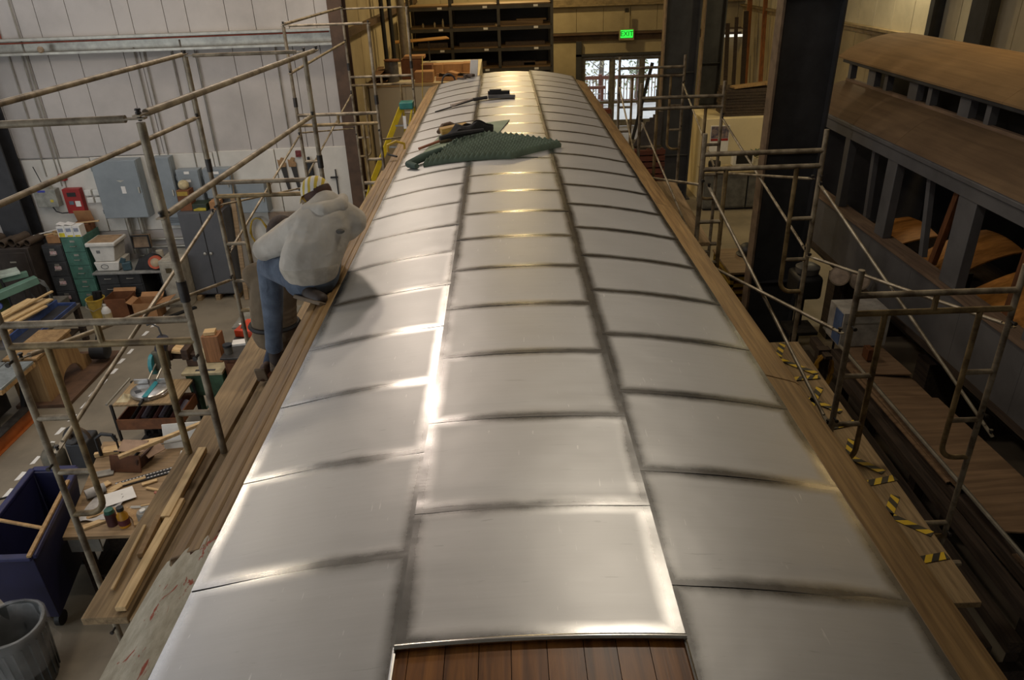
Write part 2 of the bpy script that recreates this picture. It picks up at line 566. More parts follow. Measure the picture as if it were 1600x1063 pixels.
# tapered frame columns to the right of the coach
def frame_column(x0, x1, x1t, Y, lab, mat, fl_w):
    c = thing('frame_column', lab, 'column', ((x0 + x1) / 2, Y, 0))
    MB().box(x0, x0 + 0.035, Y - fl_w, Y + fl_w, 0, 9.3).build('flange', M('column_flange_tan', (122, 104, 86), 0.6, 0.1), c)
    MB().prism([(x1, 0), (x1 + 0.03, 0), (x1t + 0.03, 9.3), (x1t, 9.3)], Y - fl_w, Y + fl_w, 'xz').build('flange', mat, c)
    MB().prism([(x0 + 0.03, 0), (x1, 0), (x1t, 9.3), (x0 + 0.03, 9.3)], Y - 0.01, Y + 0.01, 'xz').build('web', mat, c)
    MB().box(x0 - 0.08, x1 + 0.12, Y - fl_w - 0.05, Y + fl_w + 0.05, 0, 0.03).build('base_plate', mat, c)
    for z in (1.2, 3.3, 5.4): MB().box(x0 + 0.03, x1, Y - fl_w * 0.8, Y + fl_w * 0.8, z, z + 0.012).build('stiffener', mat, c)
frame_column(3.86, 4.62, 4.78, 11.2, 'nearest wide dark tapered steel column, right of the coach roof', MT_dark, 0.13)
frame_column(4.04, 4.86, 4.95, 20.0, 'second dark tapered steel column, behind the far right scaffold', MT_dark, 0.14)
frame_column(5.42, 5.95, 6.0, 21.6, 'narrow dark steel column farthest back on the right', MT_dark, 0.12)
# ------------------------------------------------------------------ the coach whose roof fills the picture
XC, CR = 0.06, 4.536
def zr(x): return CR - (x - XC) ** 2 / 8.06

q = NT('roof_sheet_metal')
uv = q.n('ShaderNodeUVMap'); uv.uv_map = 'UVMap'
sp = q.n('ShaderNodeSeparateXYZ'); q.l(uv, 'UV', sp, 0)
tc = q.n('ShaderNodeTexCoord'); oi = q.n('ShaderNodeObjectInfo')
off = q.n('ShaderNodeVectorMath', operation='ADD'); q.l(tc, 'Object', off, 0)
cb = q.n('ShaderNodeCombineXYZ')
for k_ in range(3): q.t.links.new(q.math('MULTIPLY', oi.outputs['Random'], 31.0 + 7 * k_), cb.inputs[k_])
q.l(cb, 0, off, 1)
nb = q.n('ShaderNodeTexNoise', i_Scale=5.0, i_Detail=6.0, i_Roughness=0.7); q.l(off, 0, nb, 'Vector')
u, v = sp.outputs[0], sp.outputs[1]
du = q.math('MINIMUM', u, q.math('SUBTRACT', 0.70, u))      # metres to the side edges
dv = q.math('MINIMUM', v, q.math('SUBTRACT', 0.505, v))
d = q.math('MINIMUM', du, dv)
wob = q.math('MULTIPLY', q.math('SUBTRACT', nb.outputs['Fac'], 0.5), 0.034)
dd = q.math('ADD', d, wob)
mr = q.n('ShaderNodeMapRange', i_1=0.018, i_2=0.056); q.t.links.new(dd, mr.inputs[0])
film = mr.outputs[0]                                        # 1 = hazy middle, 0 = wiped bare margin
# streaks drawn out across the sheet
mp = q.n('ShaderNodeMapping'); mp.inputs['Scale'].default_value = (1.2, 26, 1); q.l(off, 0, mp, 'Vector')
ns = q.n('ShaderNodeTexNoise', i_Scale=3.0, i_Detail=8.0, i_Roughness=0.7); q.l(mp, 'Vector', ns, 'Vector')
nl = q.n('ShaderNodeTexNoise', i_Scale=2.2, i_Detail=3.0); q.l(off, 0, nl, 'Vector')
cf = q.ramp(ns.outputs['Fac'], [(0.25, (0.45, 0.447, 0.44, 1)), (0.75, (0.53, 0.527, 0.52, 1))])
cf = q.mix(0.5, cf, q.ramp(nl.outputs['Fac'], [(0.3, (0.45, 0.447, 0.44, 1)), (0.7, (0.54, 0.537, 0.53, 1))]))
cm = q.ramp(nb.outputs['Fac'], [(0.3, (0.31, 0.308, 0.30, 1)), (0.7, (0.47, 0.465, 0.455, 1))])
mp2 = q.n('ShaderNodeMapping'); mp2.inputs['Scale'].default_value = (5, 42, 1); mp2.inputs['Rotation'].default_value = (0, 0, 0.25); q.l(off, 0, mp2, 'Vector')
nsc = q.n('ShaderNodeTexNoise', i_Scale=2.0, i_Detail=3.0, i_Distortion=0.6); q.l(mp2, 'Vector', nsc, 'Vector')
scuff = q.ramp(nsc.outputs['Fac'], [(0.70, (0, 0, 0, 1)), (0.74, (1, 1, 1, 1))])
mp3 = q.n('ShaderNodeMapping'); mp3.inputs['Scale'].default_value = (60, 7, 1); mp3.inputs['Rotation'].default_value = (0, 0, -0.6); q.l(off, 0, mp3, 'Vector')
nsd = q.n('ShaderNodeTexNoise', i_Scale=1.6, i_Detail=2.0, i_Distortion=0.4); q.l(mp3, 'Vector', nsd, 'Vector')
nick = q.ramp(nsd.outputs['Fac'], [(0.725, (0, 0, 0, 1)), (0.75, (1, 1, 1, 1))])
cf = q.mix(q.math('MULTIPLY', scuff, 0.35), cf, (0.26, 0.255, 0.25, 1))
cf = q.mix(q.math('MULTIPLY', nick, 0.45), cf, (0.78, 0.77, 0.75, 1))
q.t.links.new(q.mix(film, cm, cf), q.b.inputs['Base Color'])
rf = q.math('ADD', q.math('MULTIPLY', film, 0.20), q.math('ADD', 0.23, q.math('MULTIPLY', ns.outputs['Fac'], 0.06)))
q.t.links.new(rf, q.b.inputs['Roughness'])
q.t.links.new(q.math('SUBTRACT', 1.0, q.math('MULTIPLY', film, 0.36)), q.b.inputs['Metallic'])
# soft waviness and fine scratches
n4 = q.n('ShaderNodeTexNoise', i_Scale=3.4, i_Detail=2.0); q.l(off, 0, n4, 'Vector')
b1 = q.n('ShaderNodeBump', i_Strength=0.35, i_Distance=0.012); q.l(n4, 'Fac', b1, 'Height')
vs_ = q.n('ShaderNodeTexVoronoi', i_Scale=9.0); vs_.feature = 'DISTANCE_TO_EDGE'; q.l(off, 0, vs_, 'Vector')
b2 = q.n('ShaderNodeBump', i_Strength=0.08, i_Distance=0.002); q.l(ns, 'Fac', b2, 'Height'); q.l(b1, 'Normal', b2, 'Normal')
q.l(b2, 'Normal', q.b, 'Normal')
MT_sheet = q.m
MT_lip = M('folded_bright_edge', (190, 188, 184), 0.25, 1.0, 0.1, 12)

coach = thing('railway_coach', 'long narrow railway coach whose arched roof is clad in grey tinplate sheets', 'railway coach', (0.06, 6.3, 0.0))
cols = {'left': (-0.948, -0.308), 'centre': (-0.312, 0.395), 'right': (0.390, 1.055)}
L = 0.490
variants = {}
for nm, (xa, xb) in cols.items():
    for k in range(4):
        r_ = random.Random(hash((nm, k)) % 1000 if False else k * 17 + len(nm))
        m = MB(); nu, nv = 20, 20
        W_ = xb - xa
        ph = [r_.uniform(0, 6.28) for _ in range(4)]
        tilt = r_.uniform(-0.0012, 0.0012)
        def fn(a, b):
            x = xa + a * W_
            y = b * (L + 0.014)
            lap = 0.0015 * (1 - b) + 0.0006
            wob = 0.0011 * (math.sin(a * 5 + ph[0]) * math.sin(b * 4 + ph[1]) + math.sin(a * 9 + ph[2]) * math.sin(b * 7 + ph[3]) * 0.5)
            ed = 0.0012 * (0.4 * math.exp(-((b - 0.05) / 0.05) ** 2) + math.exp(-((b - 0.95) / 0.05) ** 2)) - 0.0008 * math.exp(-((b - 0.13) / 0.05) ** 2)
            eu = 0.0020 * (math.exp(-((a) / 0.05) ** 2) + math.exp(-((1 - a) / 0.05) ** 2))
            if nm == 'centre': lift = 0.0022
            else: lift = 0.0
            return (x, y, zr(x) + lap + wob * 0.8 + ed + eu + lift + tilt * (a - 0.5))
        m.grid(fn, nu, nv, 0.0012)
        me = m.mesh('roof_panel', MT_sheet, (0, 0, 0), 50)
        ul = me.uv_layers.new(name='UVMap')
        for lp in me.loops:
            co = me.vertices[lp.vertex_index].co
            ul.data[lp.index].uv = ((co.x - xa) / W_ * 0.70, co.y / (L + 0.014) * 0.505)
        variants[(nm, k)] = me
YEND = 11.45
for nm, y0 in (('left', 0.60), ('centre', 1.266), ('right', 0.46)):
    k = 0
    y = y0
    while y < YEND - 0.2:
        share('roof_panel', variants[(nm, rnd.randrange(4))], coach, (0, y, 0))
        y += L + rnd.uniform(-0.004, 0.004); k += 1
# folded lip on the front centre sheet
m = MB(); m.grid(lambda a, b: (-0.312 + a * 0.707, 1.258 + b * 0.016, zr(-0.312 + a * 0.707) + 0.011 + 0.003 * math.sin(b * 3.1)), 16, 3, 0.004)
m.build('folded_lip', MT_lip, coach)
for xx in (-0.312, 0.392):
    MB().grid(lambda a, b, xx=xx: (xx - 0.004 + a * 0.008, 0.5 + b * 0.77, zr(xx) + 0.006 - 0.003 * abs(a - 0.5)), 2, 6, 0.006).build('sheet_edge', MT_lip, coach)
# bare roof boards in the opening
xx = -0.36
k = 0
while xx < 0.43:
    wd = 0.083 + 0.006 * math.sin(k * 1.7)
    m = MB(); m.grid(lambda a, b: (xx + 0.0009 + a * (wd - 0.0018), 0.4 + b * 1.0, zr(xx + a * wd) - 0.004), 6, 2, 0.02)
    m.build('roof_board', WD_roof, coach)
    xx += wd; k += 1
# under-deck closing the roof under the sheets
m = MB(); m.grid(lambda a, b: (-0.95 + a * 1.99, 0.35 + b * (YEND - 0.35), zr(-0.95 + a * 1.99) - 0.024), 16, 2, 0.03)
m.build('roof_deck', WD_dark, coach)
# wooden eaves, two boards on each side, laid end to end
def eave(xa, xb, y0, y1, drop0, drop1, mat):
    m = MB()
    def fn(a, b):
        x = xa + a * (xb - xa)
        z = drop0 + (drop1 - drop0) * a - 0.02 * max(0, a - 0.75) ** 2 * 8
        return (x, y0 + 0.002 + b * (y1 - y0 - 0.004), z)
    m.grid(fn, 6, 2, 0.035)
    return m.build('eave_board', mat, coach, bevel=0.004)
cuts = [1.78, 3.9, 6.2, 8.6, YEND]
for a, b in zip(cuts, cuts[1:]):
    eave(-0.990, -0.952, a, b, 4.398, 4.405, WD_eave)
    eave(-1.045, -0.992, a, b, 4.380, 4.397, WD_eave)
    eave(-1.104, -1.047, a, b, 4.355, 4.379, WD_eave)
cuts = [0.55, 2.7, 5.2, 7.9, YEND]
for a, b in zip(cuts, cuts[1:]):
    eave(1.058, 1.212, a, b, 4.412, 4.365, WD_eave)
# old peeling canvas still on the near left corner
q = NT('peeling_canvas')
tc = q.n('ShaderNodeTexCoord')
mp = q.n('ShaderNodeMapping'); mp.inputs['Scale'].default_value = (4.2, 1.5, 1); mp.inputs['Location'].default_value = (0.4, 1.2, 0); q.l(tc, 'Object', mp, 'Vector')
n1 = q.n('ShaderNodeTexNoise', i_Scale=4.2, i_Detail=7.0, i_Roughness=0.62, i_Distortion=0.6); q.l(mp, 'Vector', n1, 'Vector')
n2 = q.n('ShaderNodeTexNoise', i_Scale=9.0, i_Detail=8.0, i_Roughness=0.7); q.l(mp, 'Vector', n2, 'Vector')
base = q.ramp(n2.outputs['Fac'], [(0.3, rgb((150, 143, 124))), (0.65, rgb((190, 184, 166)))])
base = q.mix(q.ramp(n1.outputs['Fac'], [(0.605, (0, 0, 0, 1)), (0.63, (1, 1, 1, 1))]), base, rgb((150, 74, 54)))
base = q.mix(q.ramp(n1.outputs['Fac'], [(0.29, (1, 1, 1, 1)), (0.33, (0, 0, 0, 1))]), base, rgb((88, 58, 34)))
q.t.links.new(base, q.b.inputs['Base Color']); q.b.inputs['Roughness'].default_value = 0.8
bp = q.n('ShaderNodeBump', i_Strength=0.5, i_Distance=0.006); q.l(n1, 'Fac', bp, 'Height'); q.l(bp, 'Normal', q.b, 'Normal')
MT_canvas = q.m
m = MB()
def fn(a, b):
    y = 0.45 + b * (1.74 + 0.10 * a + 0.03 * math.sin(a * 19) - 0.45)
    x = -0.953 - (0.160 + 0.008 * math.sin(b * 9) + 0.02 * (1 - b)) * (1 - a)
    return (x, y, 4.405 - 0.06 * (1 - a) ** 1.5 + 0.004 * math.sin(a * 7 + b * 13))
m.grid(fn, 16, 30, 0.012)
cv = m.build('canvas_strip', MT_canvas, coach)
m = MB(); m.box(-1.10, -0.955, 0.45, 1.76, 4.29, 4.33)
m.build('eave_board', WD_eave, coach)
# ragged brown flakes where the canvas ends
for k in range(9):
    t = k / 8
    m = MB(); x_ = -1.09 + 0.15 * t; y_ = 1.735 + 0.11 * t + rnd.uniform(-.02, .02)
    m.ob((x_, y_, 4.356 + 0.052 * t), (0.022 + rnd.random() * 0.012, 0.010 + rnd.random() * 0.014, 0.003), rnd.uniform(-0.4, 1.2), -0.25, 0.1)
    m.build('paint_flake', M('rust_flake', (98, 58, 36), 0.9), coach)
# body below the eaves
WD_body = W('coach_side_boards', (104, 72, 46), (62, 42, 28), 'z', 5, 0.6)
for sx, xw in ((-1, -0.90), (1, 1.03)):
    y = 0.6
    while y < YEND - 0.05:
        MB().box(xw - 0.02, xw + 0.02, y, min(y + 0.44, YEND), 1.0, 4.32).build('side_panel', WD_body, coach)
        y += 0.45
MB().box(-0.92, 1.05, 0.55, 0.6, 1.0, 4.40).build('end_wall', WD_body, coach)
m = MB(); m.prism([(-0.95, 1.0), (1.08, 1.0), (1.08, 4.36)] + [(1.08 - 2.03 * t / 10, zr(1.08 - 2.03 * t / 10) - 0.02) for t in range(11)] + [(-0.95, 4.36)], YEND, YEND + 0.05, 'xz')
m.build('end_wall', WD_body, coach)
for xx in (-0.7, 0.82): MB().box(xx - 0.08, xx + 0.08, 0.6, YEND, 0.72, 1.0).build('sill_beam', WD_dark, coach)
for yy in (1.2, 4.2, 7.4, 10.6): MB().box(-1.0, 1.12, yy - 0.14, yy + 0.14, 0.0, 0.72).build('support_crib', WD_dark, coach)
# ------------------------------------------------------------------ scaffolding
RT = 0.0215
def scaffold_frame(x0, x1, Y, ztop, label, group, guard=None, stub=True):
    c = thing('scaffold', label, 'scaffold', ((x0 + x1) / 2, Y, 0), group)
    for x in (x0, x1):
        p = MB(); p.tube((x, Y, 0.02), (x, Y, guard if guard else ztop + 0.18), RT, 10)
        po = p.build('post', MT_tube, c)
        f = MB(); f.box(x - 0.07, x + 0.07, Y - 0.07, Y + 0.07, 0, 0.02); f.build('foot_plate', MT_iron, po)
        for zc in (ztop - 0.95, ztop - 0.22, 1.9):
            MB().lathe((x, Y - 0.02, zc), [(0.008, 0), (0.008, 0.04), (0.014, 0.04), (0.014, 0.05)], 8, 0, (0, -1, 0)).build('brace_pin', MT_iron, po)
        if guard:
            MB().lathe((x, Y, ztop + 0.16), [(0.027, -0.05), (0.027, 0.07)], 10).build('coupling_sleeve', MT_iron, po)
    for tier in (ztop, ztop - 1.98):
        MB().tube((x0, Y, tier), (x1, Y, tier), RT, 10).build('top_bar', MT_tube, c)
        MB().tube((x0, Y, tier - 0.135), (x1, Y, tier - 0.135), RT, 10).build('lower_bar', MT_tubey if stub else MT_tube, c)
        if stub:
            xm = (x0 + x1) / 2
            MB().tube((xm, Y, tier - 0.135), (xm, Y, tier), RT * 0.9, 8).build('bar_stub', MT_tubey, c)
        for s, xo in ((1, x0), (-1, x1)):
            xi = xo + s * 0.215
            pts = [(xi, Y, tier - 0.135)] + [(xi, Y, tier - 1.24)]
            for k in range(1, 6):
                a = k / 5 * math.pi / 2
                pts.append((xi - s * 0.11 * (1 - math.cos(a)), Y, tier - 1.24 - 0.11 * math.sin(a)))
            pts.append((xo, Y, tier - 1.35))
            MB().path(pts, RT * 0.95, 10).build('inner_leg', MT_tubey, c)
            for dz in (0.62, 1.02):
                MB().tube((xo, Y, tier - dz), (xi, Y, tier - dz), RT * 0.9, 8).build('rung', MT_tube, c)
    return c

GL = 'scaffold frames left of the coach'; GR = 'scaffold frames right of the coach'
scaffold_frame(-2.87, -1.805, 3.8, 4.26, 'nearest left scaffold frame, rusty yellow tubes at the left picture edge', GL, 5.34)
scaffold_frame(-2.83, -1.77, 7.1, 4.18, 'second left scaffold frame, just behind the two workers', GL, 5.32)
scaffold_frame(-2.78, -1.70, 10.3, 4.23, 'third left scaffold frame, in front of the corner column', GL, 5.33)
scaffold_frame(-2.62, -1.555, 13.4, 4.30, 'farthest left scaffold frame, in front of the white partition', GL, 5.37)
scaffold_frame(2.29, 3.36, 4.48, 3.95, 'nearest right scaffold frame, grey tubes at the right picture edge', GR)
scaffold_frame(1.74, 2.80, 6.55, 4.42, 'second right scaffold frame, in front of the wide dark column', GR, None, False)
scaffold_frame(1.75, 2.81, 9.85, 4.37, 'third right scaffold frame, in front of the second dark column', GR, None, False)
scaffold_frame(1.92, 2.99, 12.9, 4.35, 'farthest right scaffold frame, in front of the glass door', GR, None, False)

def rail(p, q, label, flat=True, r=0.019, name='guard_rail', cat='rail', mat=None, group=None):
    c = thing(name, label, cat, p, group)
    p = Vector(p); q = Vector(q); d = (q - p).normalized()
    MB().tube(p + d * 0.07, q - d * 0.07, r, 10).build('tube', mat or MT_tube, c)
    for e, s in ((p, 1), (q, -1)):
        # flattened end with a pin hole lug
        MB().bar(e + d * s * 0.10, e - d * s * 0.03, r * 2.1, 0.008).build('flattened_end', mat or MT_tube, c)
        MB().lathe(e + Vector((0, 0, -0.012)), [(0.010, 0), (0.010, 0.035), (0.016, 0.035), (0.014, 0.045)], 8).build('pin', MT_iron, c)
    return c
gr = 'guard rails on the left scaffold'
rail((-2.87, 3.8, 5.35), (-1.805, 3.8, 5.36), 'top guard rail crossing the nearest left frame, at the left picture edge', group=gr)
rail((-1.805, 3.8, 5.375), (-1.66, 7.1, 5.34), 'top guard rail along the coach side of the nearest left scaffold bay', group=gr)
rail((-2.87, 3.8, 5.37), (-2.83, 7.1, 5.345), 'top guard rail along the outer side of the nearest left scaffold bay', group=gr)
rail((-2.83, 7.1, 5.33), (-1.77, 7.1, 5.33), 'thin top guard rail crossing the second left frame', group=gr, r=0.016)
rail((-2.87, 3.77, 4.87), (-2.83, 7.07, 4.80), 'middle guard rail along the outer side of the nearest left bay', group=gr)
rail((-1.805, 3.77, 4.86), (-1.77, 7.07, 4.78), 'middle guard rail along the coach side of the nearest left bay', group=gr)
rail((-2.78, 10.3, 5.34), (-1.70, 10.3, 5.34), 'thin top guard rail crossing the third left frame', group=gr, r=0.016)
rail((-2.78, 10.3, 5.36), (-2.62, 13.4, 5.39), 'top guard rail between the third and farthest left frames', group=gr)
rail((-2.62, 13.4, 5.37), (-1.555, 13.4, 5.37), 'thin top guard rail crossing the farthest left frame', group=gr, r=0.016)
rail((-2.78, 10.27, 4.77), (-2.62, 13.37, 4.87), 'middle guard rail between the third and farthest left frames', group=gr)

def brace(p, q, label, group, r=0.0135, mat=None):
    return rail(p, q, label, True, r, 'cross_brace', 'brace', mat or MT_brace, group)
gl = 'cross braces on the left scaffold'; gg = 'cross braces on the right scaffold'
brace((-2.87, 3.86, 4.02), (-2.83, 7.04, 3.20), 'left brace falling from the nearest frame to the second, outer side', gl, 0.0155)
brace((-2.89, 3.90, 3.34), (-2.85, 7.0, 3.92), 'left brace rising from the nearest frame to the second, outer side', gl, 0.0155)
brace((-2.83, 7.16, 3.46), (-2.78, 10.24, 3.98), 'left brace rising from the second frame to the third', gl)
brace((-2.85, 7.2, 3.93), (-2.80, 10.2, 3.28), 'thin left brace falling from the second frame to the third', gl, 0.011)
brace((-2.78, 10.36, 3.42), (-2.62, 13.34, 4.03), 'left brace rising from the third frame to the farthest', gl)
brace((-2.80, 10.4, 3.98), (-2.64, 13.3, 3.46), 'left brace falling from the third frame to the farthest', gl, 0.011)
brace((-1.70, 10.36, 3.86), (-1.60, 13.3, 3.30), 'left brace beside the yellow ladder, coach side', gl)
brace((1.80, 6.50, 4.14), (2.29, 4.54, 2.90), 'long bright right brace falling to the nearest frame over the taped plank', gg)
brace((1.78, 6.46, 3.45), (2.27, 4.58, 3.63), 'right brace rising from the second frame to the nearest, coach side', gg)
brace((2.80, 6.50, 4.12), (3.52, 4.54, 2.76), 'long bright right brace falling to the nearest frame, outer side', gg)
brace((2.78, 6.46, 3.46), (3.46, 4.58, 3.63), 'right brace rising from the second frame to the nearest, outer side', gg)
brace((1.77, 9.80, 4.08), (1.75, 6.61, 3.54), 'bright right brace falling from the third frame to the second, coach side', gg, 0.011)
brace((1.79, 9.76, 3.38), (1.77, 6.65, 4.12), 'right brace rising from the third frame to the second, coach side', gg)
brace((2.81, 9.80, 4.09), (2.80, 6.61, 3.47), 'right brace falling from the third frame to the second, outer side', gg)
brace((2.79, 9.76, 3.40), (2.78, 6.65, 4.14), 'right brace rising from the third frame to the second, outer side', gg)
brace((2.97, 12.85, 4.09), (2.80, 9.91, 3.42), 'right brace falling from the farthest frame to the third, outer side', gg)
brace((1.92, 12.85, 4.07), (1.77, 9.91, 3.40), 'right brace falling from the farthest frame to the third, coach side', gg)

# ------------------------------------------------------------------ planks to walk on
def plank(x0, x1, xa, xb, y0, y1, z, label, group, mat=WD_plank):
    c = thing('scaffold_plank', label, 'plank', ((x0 + x1) / 2, y0, z), group)
    m = MB(); m.grid(lambda a, b: ((x0 + (x1 - x0) * a) * (1 - b) + (xa + (xb - xa) * a) * b, y0 + (y1 - y0) * b, z + 0.004 * math.sin(b * 7)), 3, 10, 0.042)
    m.build('board', mat, c, bevel=0.004)
    return c
gp = 'planks on the left scaffold'
plank(-2.04, -1.825, -2.12, -1.875, 2.50, 5.55, 3.352, 'weathered left scaffold plank with loose lumber on it', gp)
plank(-1.812, -1.545, -1.862, -1.60, 2.49, 7.3, 3.345, 'weathered left scaffold plank close under the coach eave', gp)
c = thing('plank_hook', 'small dark iron hook plate on the plank below the eave', 'hook', (-1.71, 3.28, 3.35))
MB().prism([(-1.735, 3.42), (-1.655, 3.42), (-1.665, 3.22), (-1.70, 3.12), (-1.735, 3.14)], 3.352, 3.358).build('plate', MT_dark, c)
for k in range(4): MB().ob((-1.69, 3.20 + 0.055 * k, 3.362), (0.05, 0.012, 0.006), 0.5 if k % 2 else -0.5).build('tooth', MT_galv, c)
plank(-1.66, -1.42, -1.62, -1.38, 6.2, 9.6, 3.62, 'pale plank beyond the hooded worker, along the eave', gp, WD_plank)
for yy in (6.5, 9.3):
    single('plank_bracket', ['near', 'far'][yy > 9] + ' steel bracket tube under the pale plank', 'bracket', MB().tube((-1.80, yy, 3.545), (-0.95, yy, 3.545), 0.0215, 8), MT_tube, (-1.7, yy, 3.545))
for (yy, x0, x1) in ((2.8, -2.0, -0.95), (4.4, -2.08, -0.95), (7.0, -2.0, -0.95)):
    single('plank_bracket', ['near','middle','far'][[2.8,4.4,7.0].index(yy)] + ' steel bracket tube under the left planks', 'bracket', MB().tube((x0, yy, 3.275), (x1, yy, 3.275), 0.0215, 8), MT_tube, (x0, yy, 3.275), group='brackets under the left planks')
gp = 'planks on the right scaffold'
MT_yel = M('tape_yellow', (214, 178, 30), 0.5, 0, 0.08, 9)
MT_tblk = M('tape_black', (30, 28, 26), 0.5, 0, 0.1, 9)
p1 = plank(2.295, 2.685, 2.375, 2.80, 3.12, 6.44, 2.578, 'right scaffold plank marked with yellow and black hazard tape', gp)
plank(1.78, 2.03, 1.88, 2.165, 7.1, 9.42, 3.40, 'bare right scaffold plank beyond the second right frame', gp)
for yy, side in ((3.5, 'near'), (6.1, 'far')):
    single('plank_prop', side + ' steel prop under the taped plank', 'prop', MB().tube((2.52, yy, 0.0), (2.52, yy, 2.51), 0.024, 8).tube((2.30, yy, 2.512), (2.78, yy, 2.512), 0.0215, 8), MT_tube, (2.52, yy, 0))
for (yy, x1) in ((7.3, 2.2), (9.2, 2.2)):
    single('plank_bracket', ['near','far'][yy > 8] + ' steel bracket tube under the bare right plank', 'bracket', MB().tube((1.10, yy, 3.305), (x1, yy, 3.31), 0.0215, 8), MT_tube, (1.12, yy, 3.31), group='brackets under the right planks')
def tape(a, b, wd=0.060, k=5):
    a = Vector((a[0] * 1.317, a[1] * 1.317, 2.5865)); b = Vector((b[0] * 1.317, b[1] * 1.317, 2.5865)); d = b - a; s = Vector((-d.y, d.x, 0)).normalized() * wd / 2
    m = MB(); n = d.normalized(); ln = d.length; st = ln / k
    def cut(t0, t1, mi):
        # slanted stripe clipped to the ends of the strip
        lo = lambda t: min(max(t, 0), ln)
        P = [a + n * lo(t0 - wd / 2) - s, a + n * lo(t1 - wd / 2) - s, a + n * lo(t1 + wd / 2) + s, a + n * lo(t0 + wd / 2) + s]
        m.add(P + [p + Vector((0, 0, 0.0015)) for p in P], [(3, 2, 1, 0), (4, 5, 6, 7), (0, 1, 5, 4), (1, 2, 6, 5), (2, 3, 7, 6), (3, 0, 4, 7)], mi)
    for i in range(-1, k + 1):
        cut(i * st, (i + 1) * st, i % 2)
    m.build('hazard_tape', [MT_yel, MT_tblk], p1)
for a, b in (((1.90, 4.66), (2.00, 4.86)), ((1.89, 4.63), (2.08, 4.40)), ((1.89, 4.34), (2.08, 4.36)), ((1.885, 4.00), (2.03, 4.22)), ((1.89, 4.10), (2.05, 3.92)),
             ((1.90, 3.75), (2.09, 3.80)), ((1.88, 3.42), (1.99, 3.62)), ((1.90, 3.46), (2.03, 3.30)), ((1.86, 3.20), (2.07, 3.25)),
             ((1.87, 2.92), (2.00, 3.10)), ((1.87, 2.98), (2.04, 2.80)), ((1.84, 2.62), (2.035, 2.655))):
    tape(a, b)
# lumber lying on the left plank
def stick(name, label, a, b, w_, h_, mat, group=None, cat='board', bev=0.003):
    m = MB(); m.bar(a, b, w_, h_)
    return single(name, label, cat, m, mat, a, bev, group)
gb = 'offcuts on the left plank'
stick('pine_board', 'long pale board on the left plank, nearest the camera', (-1.862, 2.53, 3.372), (-1.885, 3.32, 3.372), 0.05, 0.026, WD_pine, gb)
stick('pine_board', 'pale tapered board on the left plank, farther along', (-1.905, 3.16, 3.376), (-1.93, 3.80, 3.376), 0.05, 0.034, WD_pine, gb)
stick('wood_block', 'short brown block lying on the left plank', (-1.922, 2.88, 3.373), (-1.945, 3.18, 3.373), 0.03, 0.03, WD_tan, gb)
stick('wood_strip', 'thin split strip at the outer edge of the left plank', (-1.962, 2.66, 3.368), (-2.0, 3.12, 3.368), 0.016, 0.014, WD_pine, gb)
# things lying on the coach roof -----------------------------------------------------------
q = M('green_foam', (80, 94, 80), 0.9, 0, 0.1, 6)
A_, B_, C_, D_ = Vector((-0.70, 6.25)), Vector((0.04, 6.12)), Vector((0.49, 6.60)), Vector((-0.36, 7.20))
m = MB(); NU, NV = 17, 14
def fn(a, b):
    p = (A_ * (1 - a) + B_ * a) * (1 - b) + (D_ * (1 - a) + C_ * a) * b
    i = math.sin(a * NU * math.pi) * math.sin(b * NV * math.pi)
    h = 0.018 + 0.038 * abs(math.sin(a * NU * math.pi)) * abs(math.sin(b * NV * math.pi))
    return (p.x, p.y, zr(p.x) + 0.016 + h)
m.grid(fn, NU * 4, NV * 4, 0.03)
single('foam_pad', 'dark green egg-crate foam pad spread on the tinplate roof', 'foam pad', m, q, (0, 6.5, zr(0)), 0, None, 60)
m = MB()
def fn(a, b):
    p = (Vector((-0.82, 6.40)) * (1 - a) + Vector((-0.10, 6.95)) * a) * (1 - b) + (Vector((-0.62, 7.55)) * (1 - a) + Vector((0.05, 7.78)) * a) * b
    return (p.x, p.y, zr(p.x) + 0.014)
m.grid(fn, 8, 6, 0.006)
single('foam_sheet', 'thin pale green foam sheet under the egg-crate pad', 'foam sheet', m, M('pale_green_foam', (134, 146, 122), 0.9, 0, 0.08, 6), (-0.4, 7, zr(-.4)))
m = MB()
m.path([(-0.75, 6.22, zr(-.75) + 0.03), (-0.83, 6.33, zr(-.83) + 0.04), (-0.72, 6.42, zr(-.72) + 0.05), (-0.55, 6.5, 4.56)], [0.022, 0.034, 0.036, 0.02], 10)
single('foam_roll', 'curled green foam corner at the left end of the pad', 'foam roll', m, M('green_foam_dark', (70, 86, 76), 0.9, 0, 0.12, 8), (-0.75, 6.3, 4.46))
# black jacket thrown on the pad
m = MB()
def fn(a, b):
    x = -0.50 + 0.36 * a + 0.03 * math.sin(b * 9); y = 6.86 + 0.16 * b + 0.28 * a
    e = min(a, 1 - a, b, 1 - b)
    z = 4.60 + 0.075 * min(1, e * 5) * (0.6 + 0.4 * math.sin(a * 11 + b * 5) * math.cos(b * 8 - a * 3)) 
    return (x, y, z)
m.grid(fn, 26, 14, 0.04)
jk = thing('jacket', 'crumpled black jacket lying on the green foam pad', 'jacket', (-0.35, 7.0, 4.56))
m.build('cloth', M('black_cloth', (34, 34, 36), 0.85, 0, 0.2, 9, 0.2), jk)
m = MB(); m.path([(-0.58, 6.70, 4.61), (-0.46, 6.76, 4.625), (-0.32, 6.86, 4.62), (-0.2, 6.94, 4.62)], [0.02, 0.026, 0.024, 0.018], 8)
m.build('sleeve', M('black_cloth', (34, 34, 36), 0.85), jk)
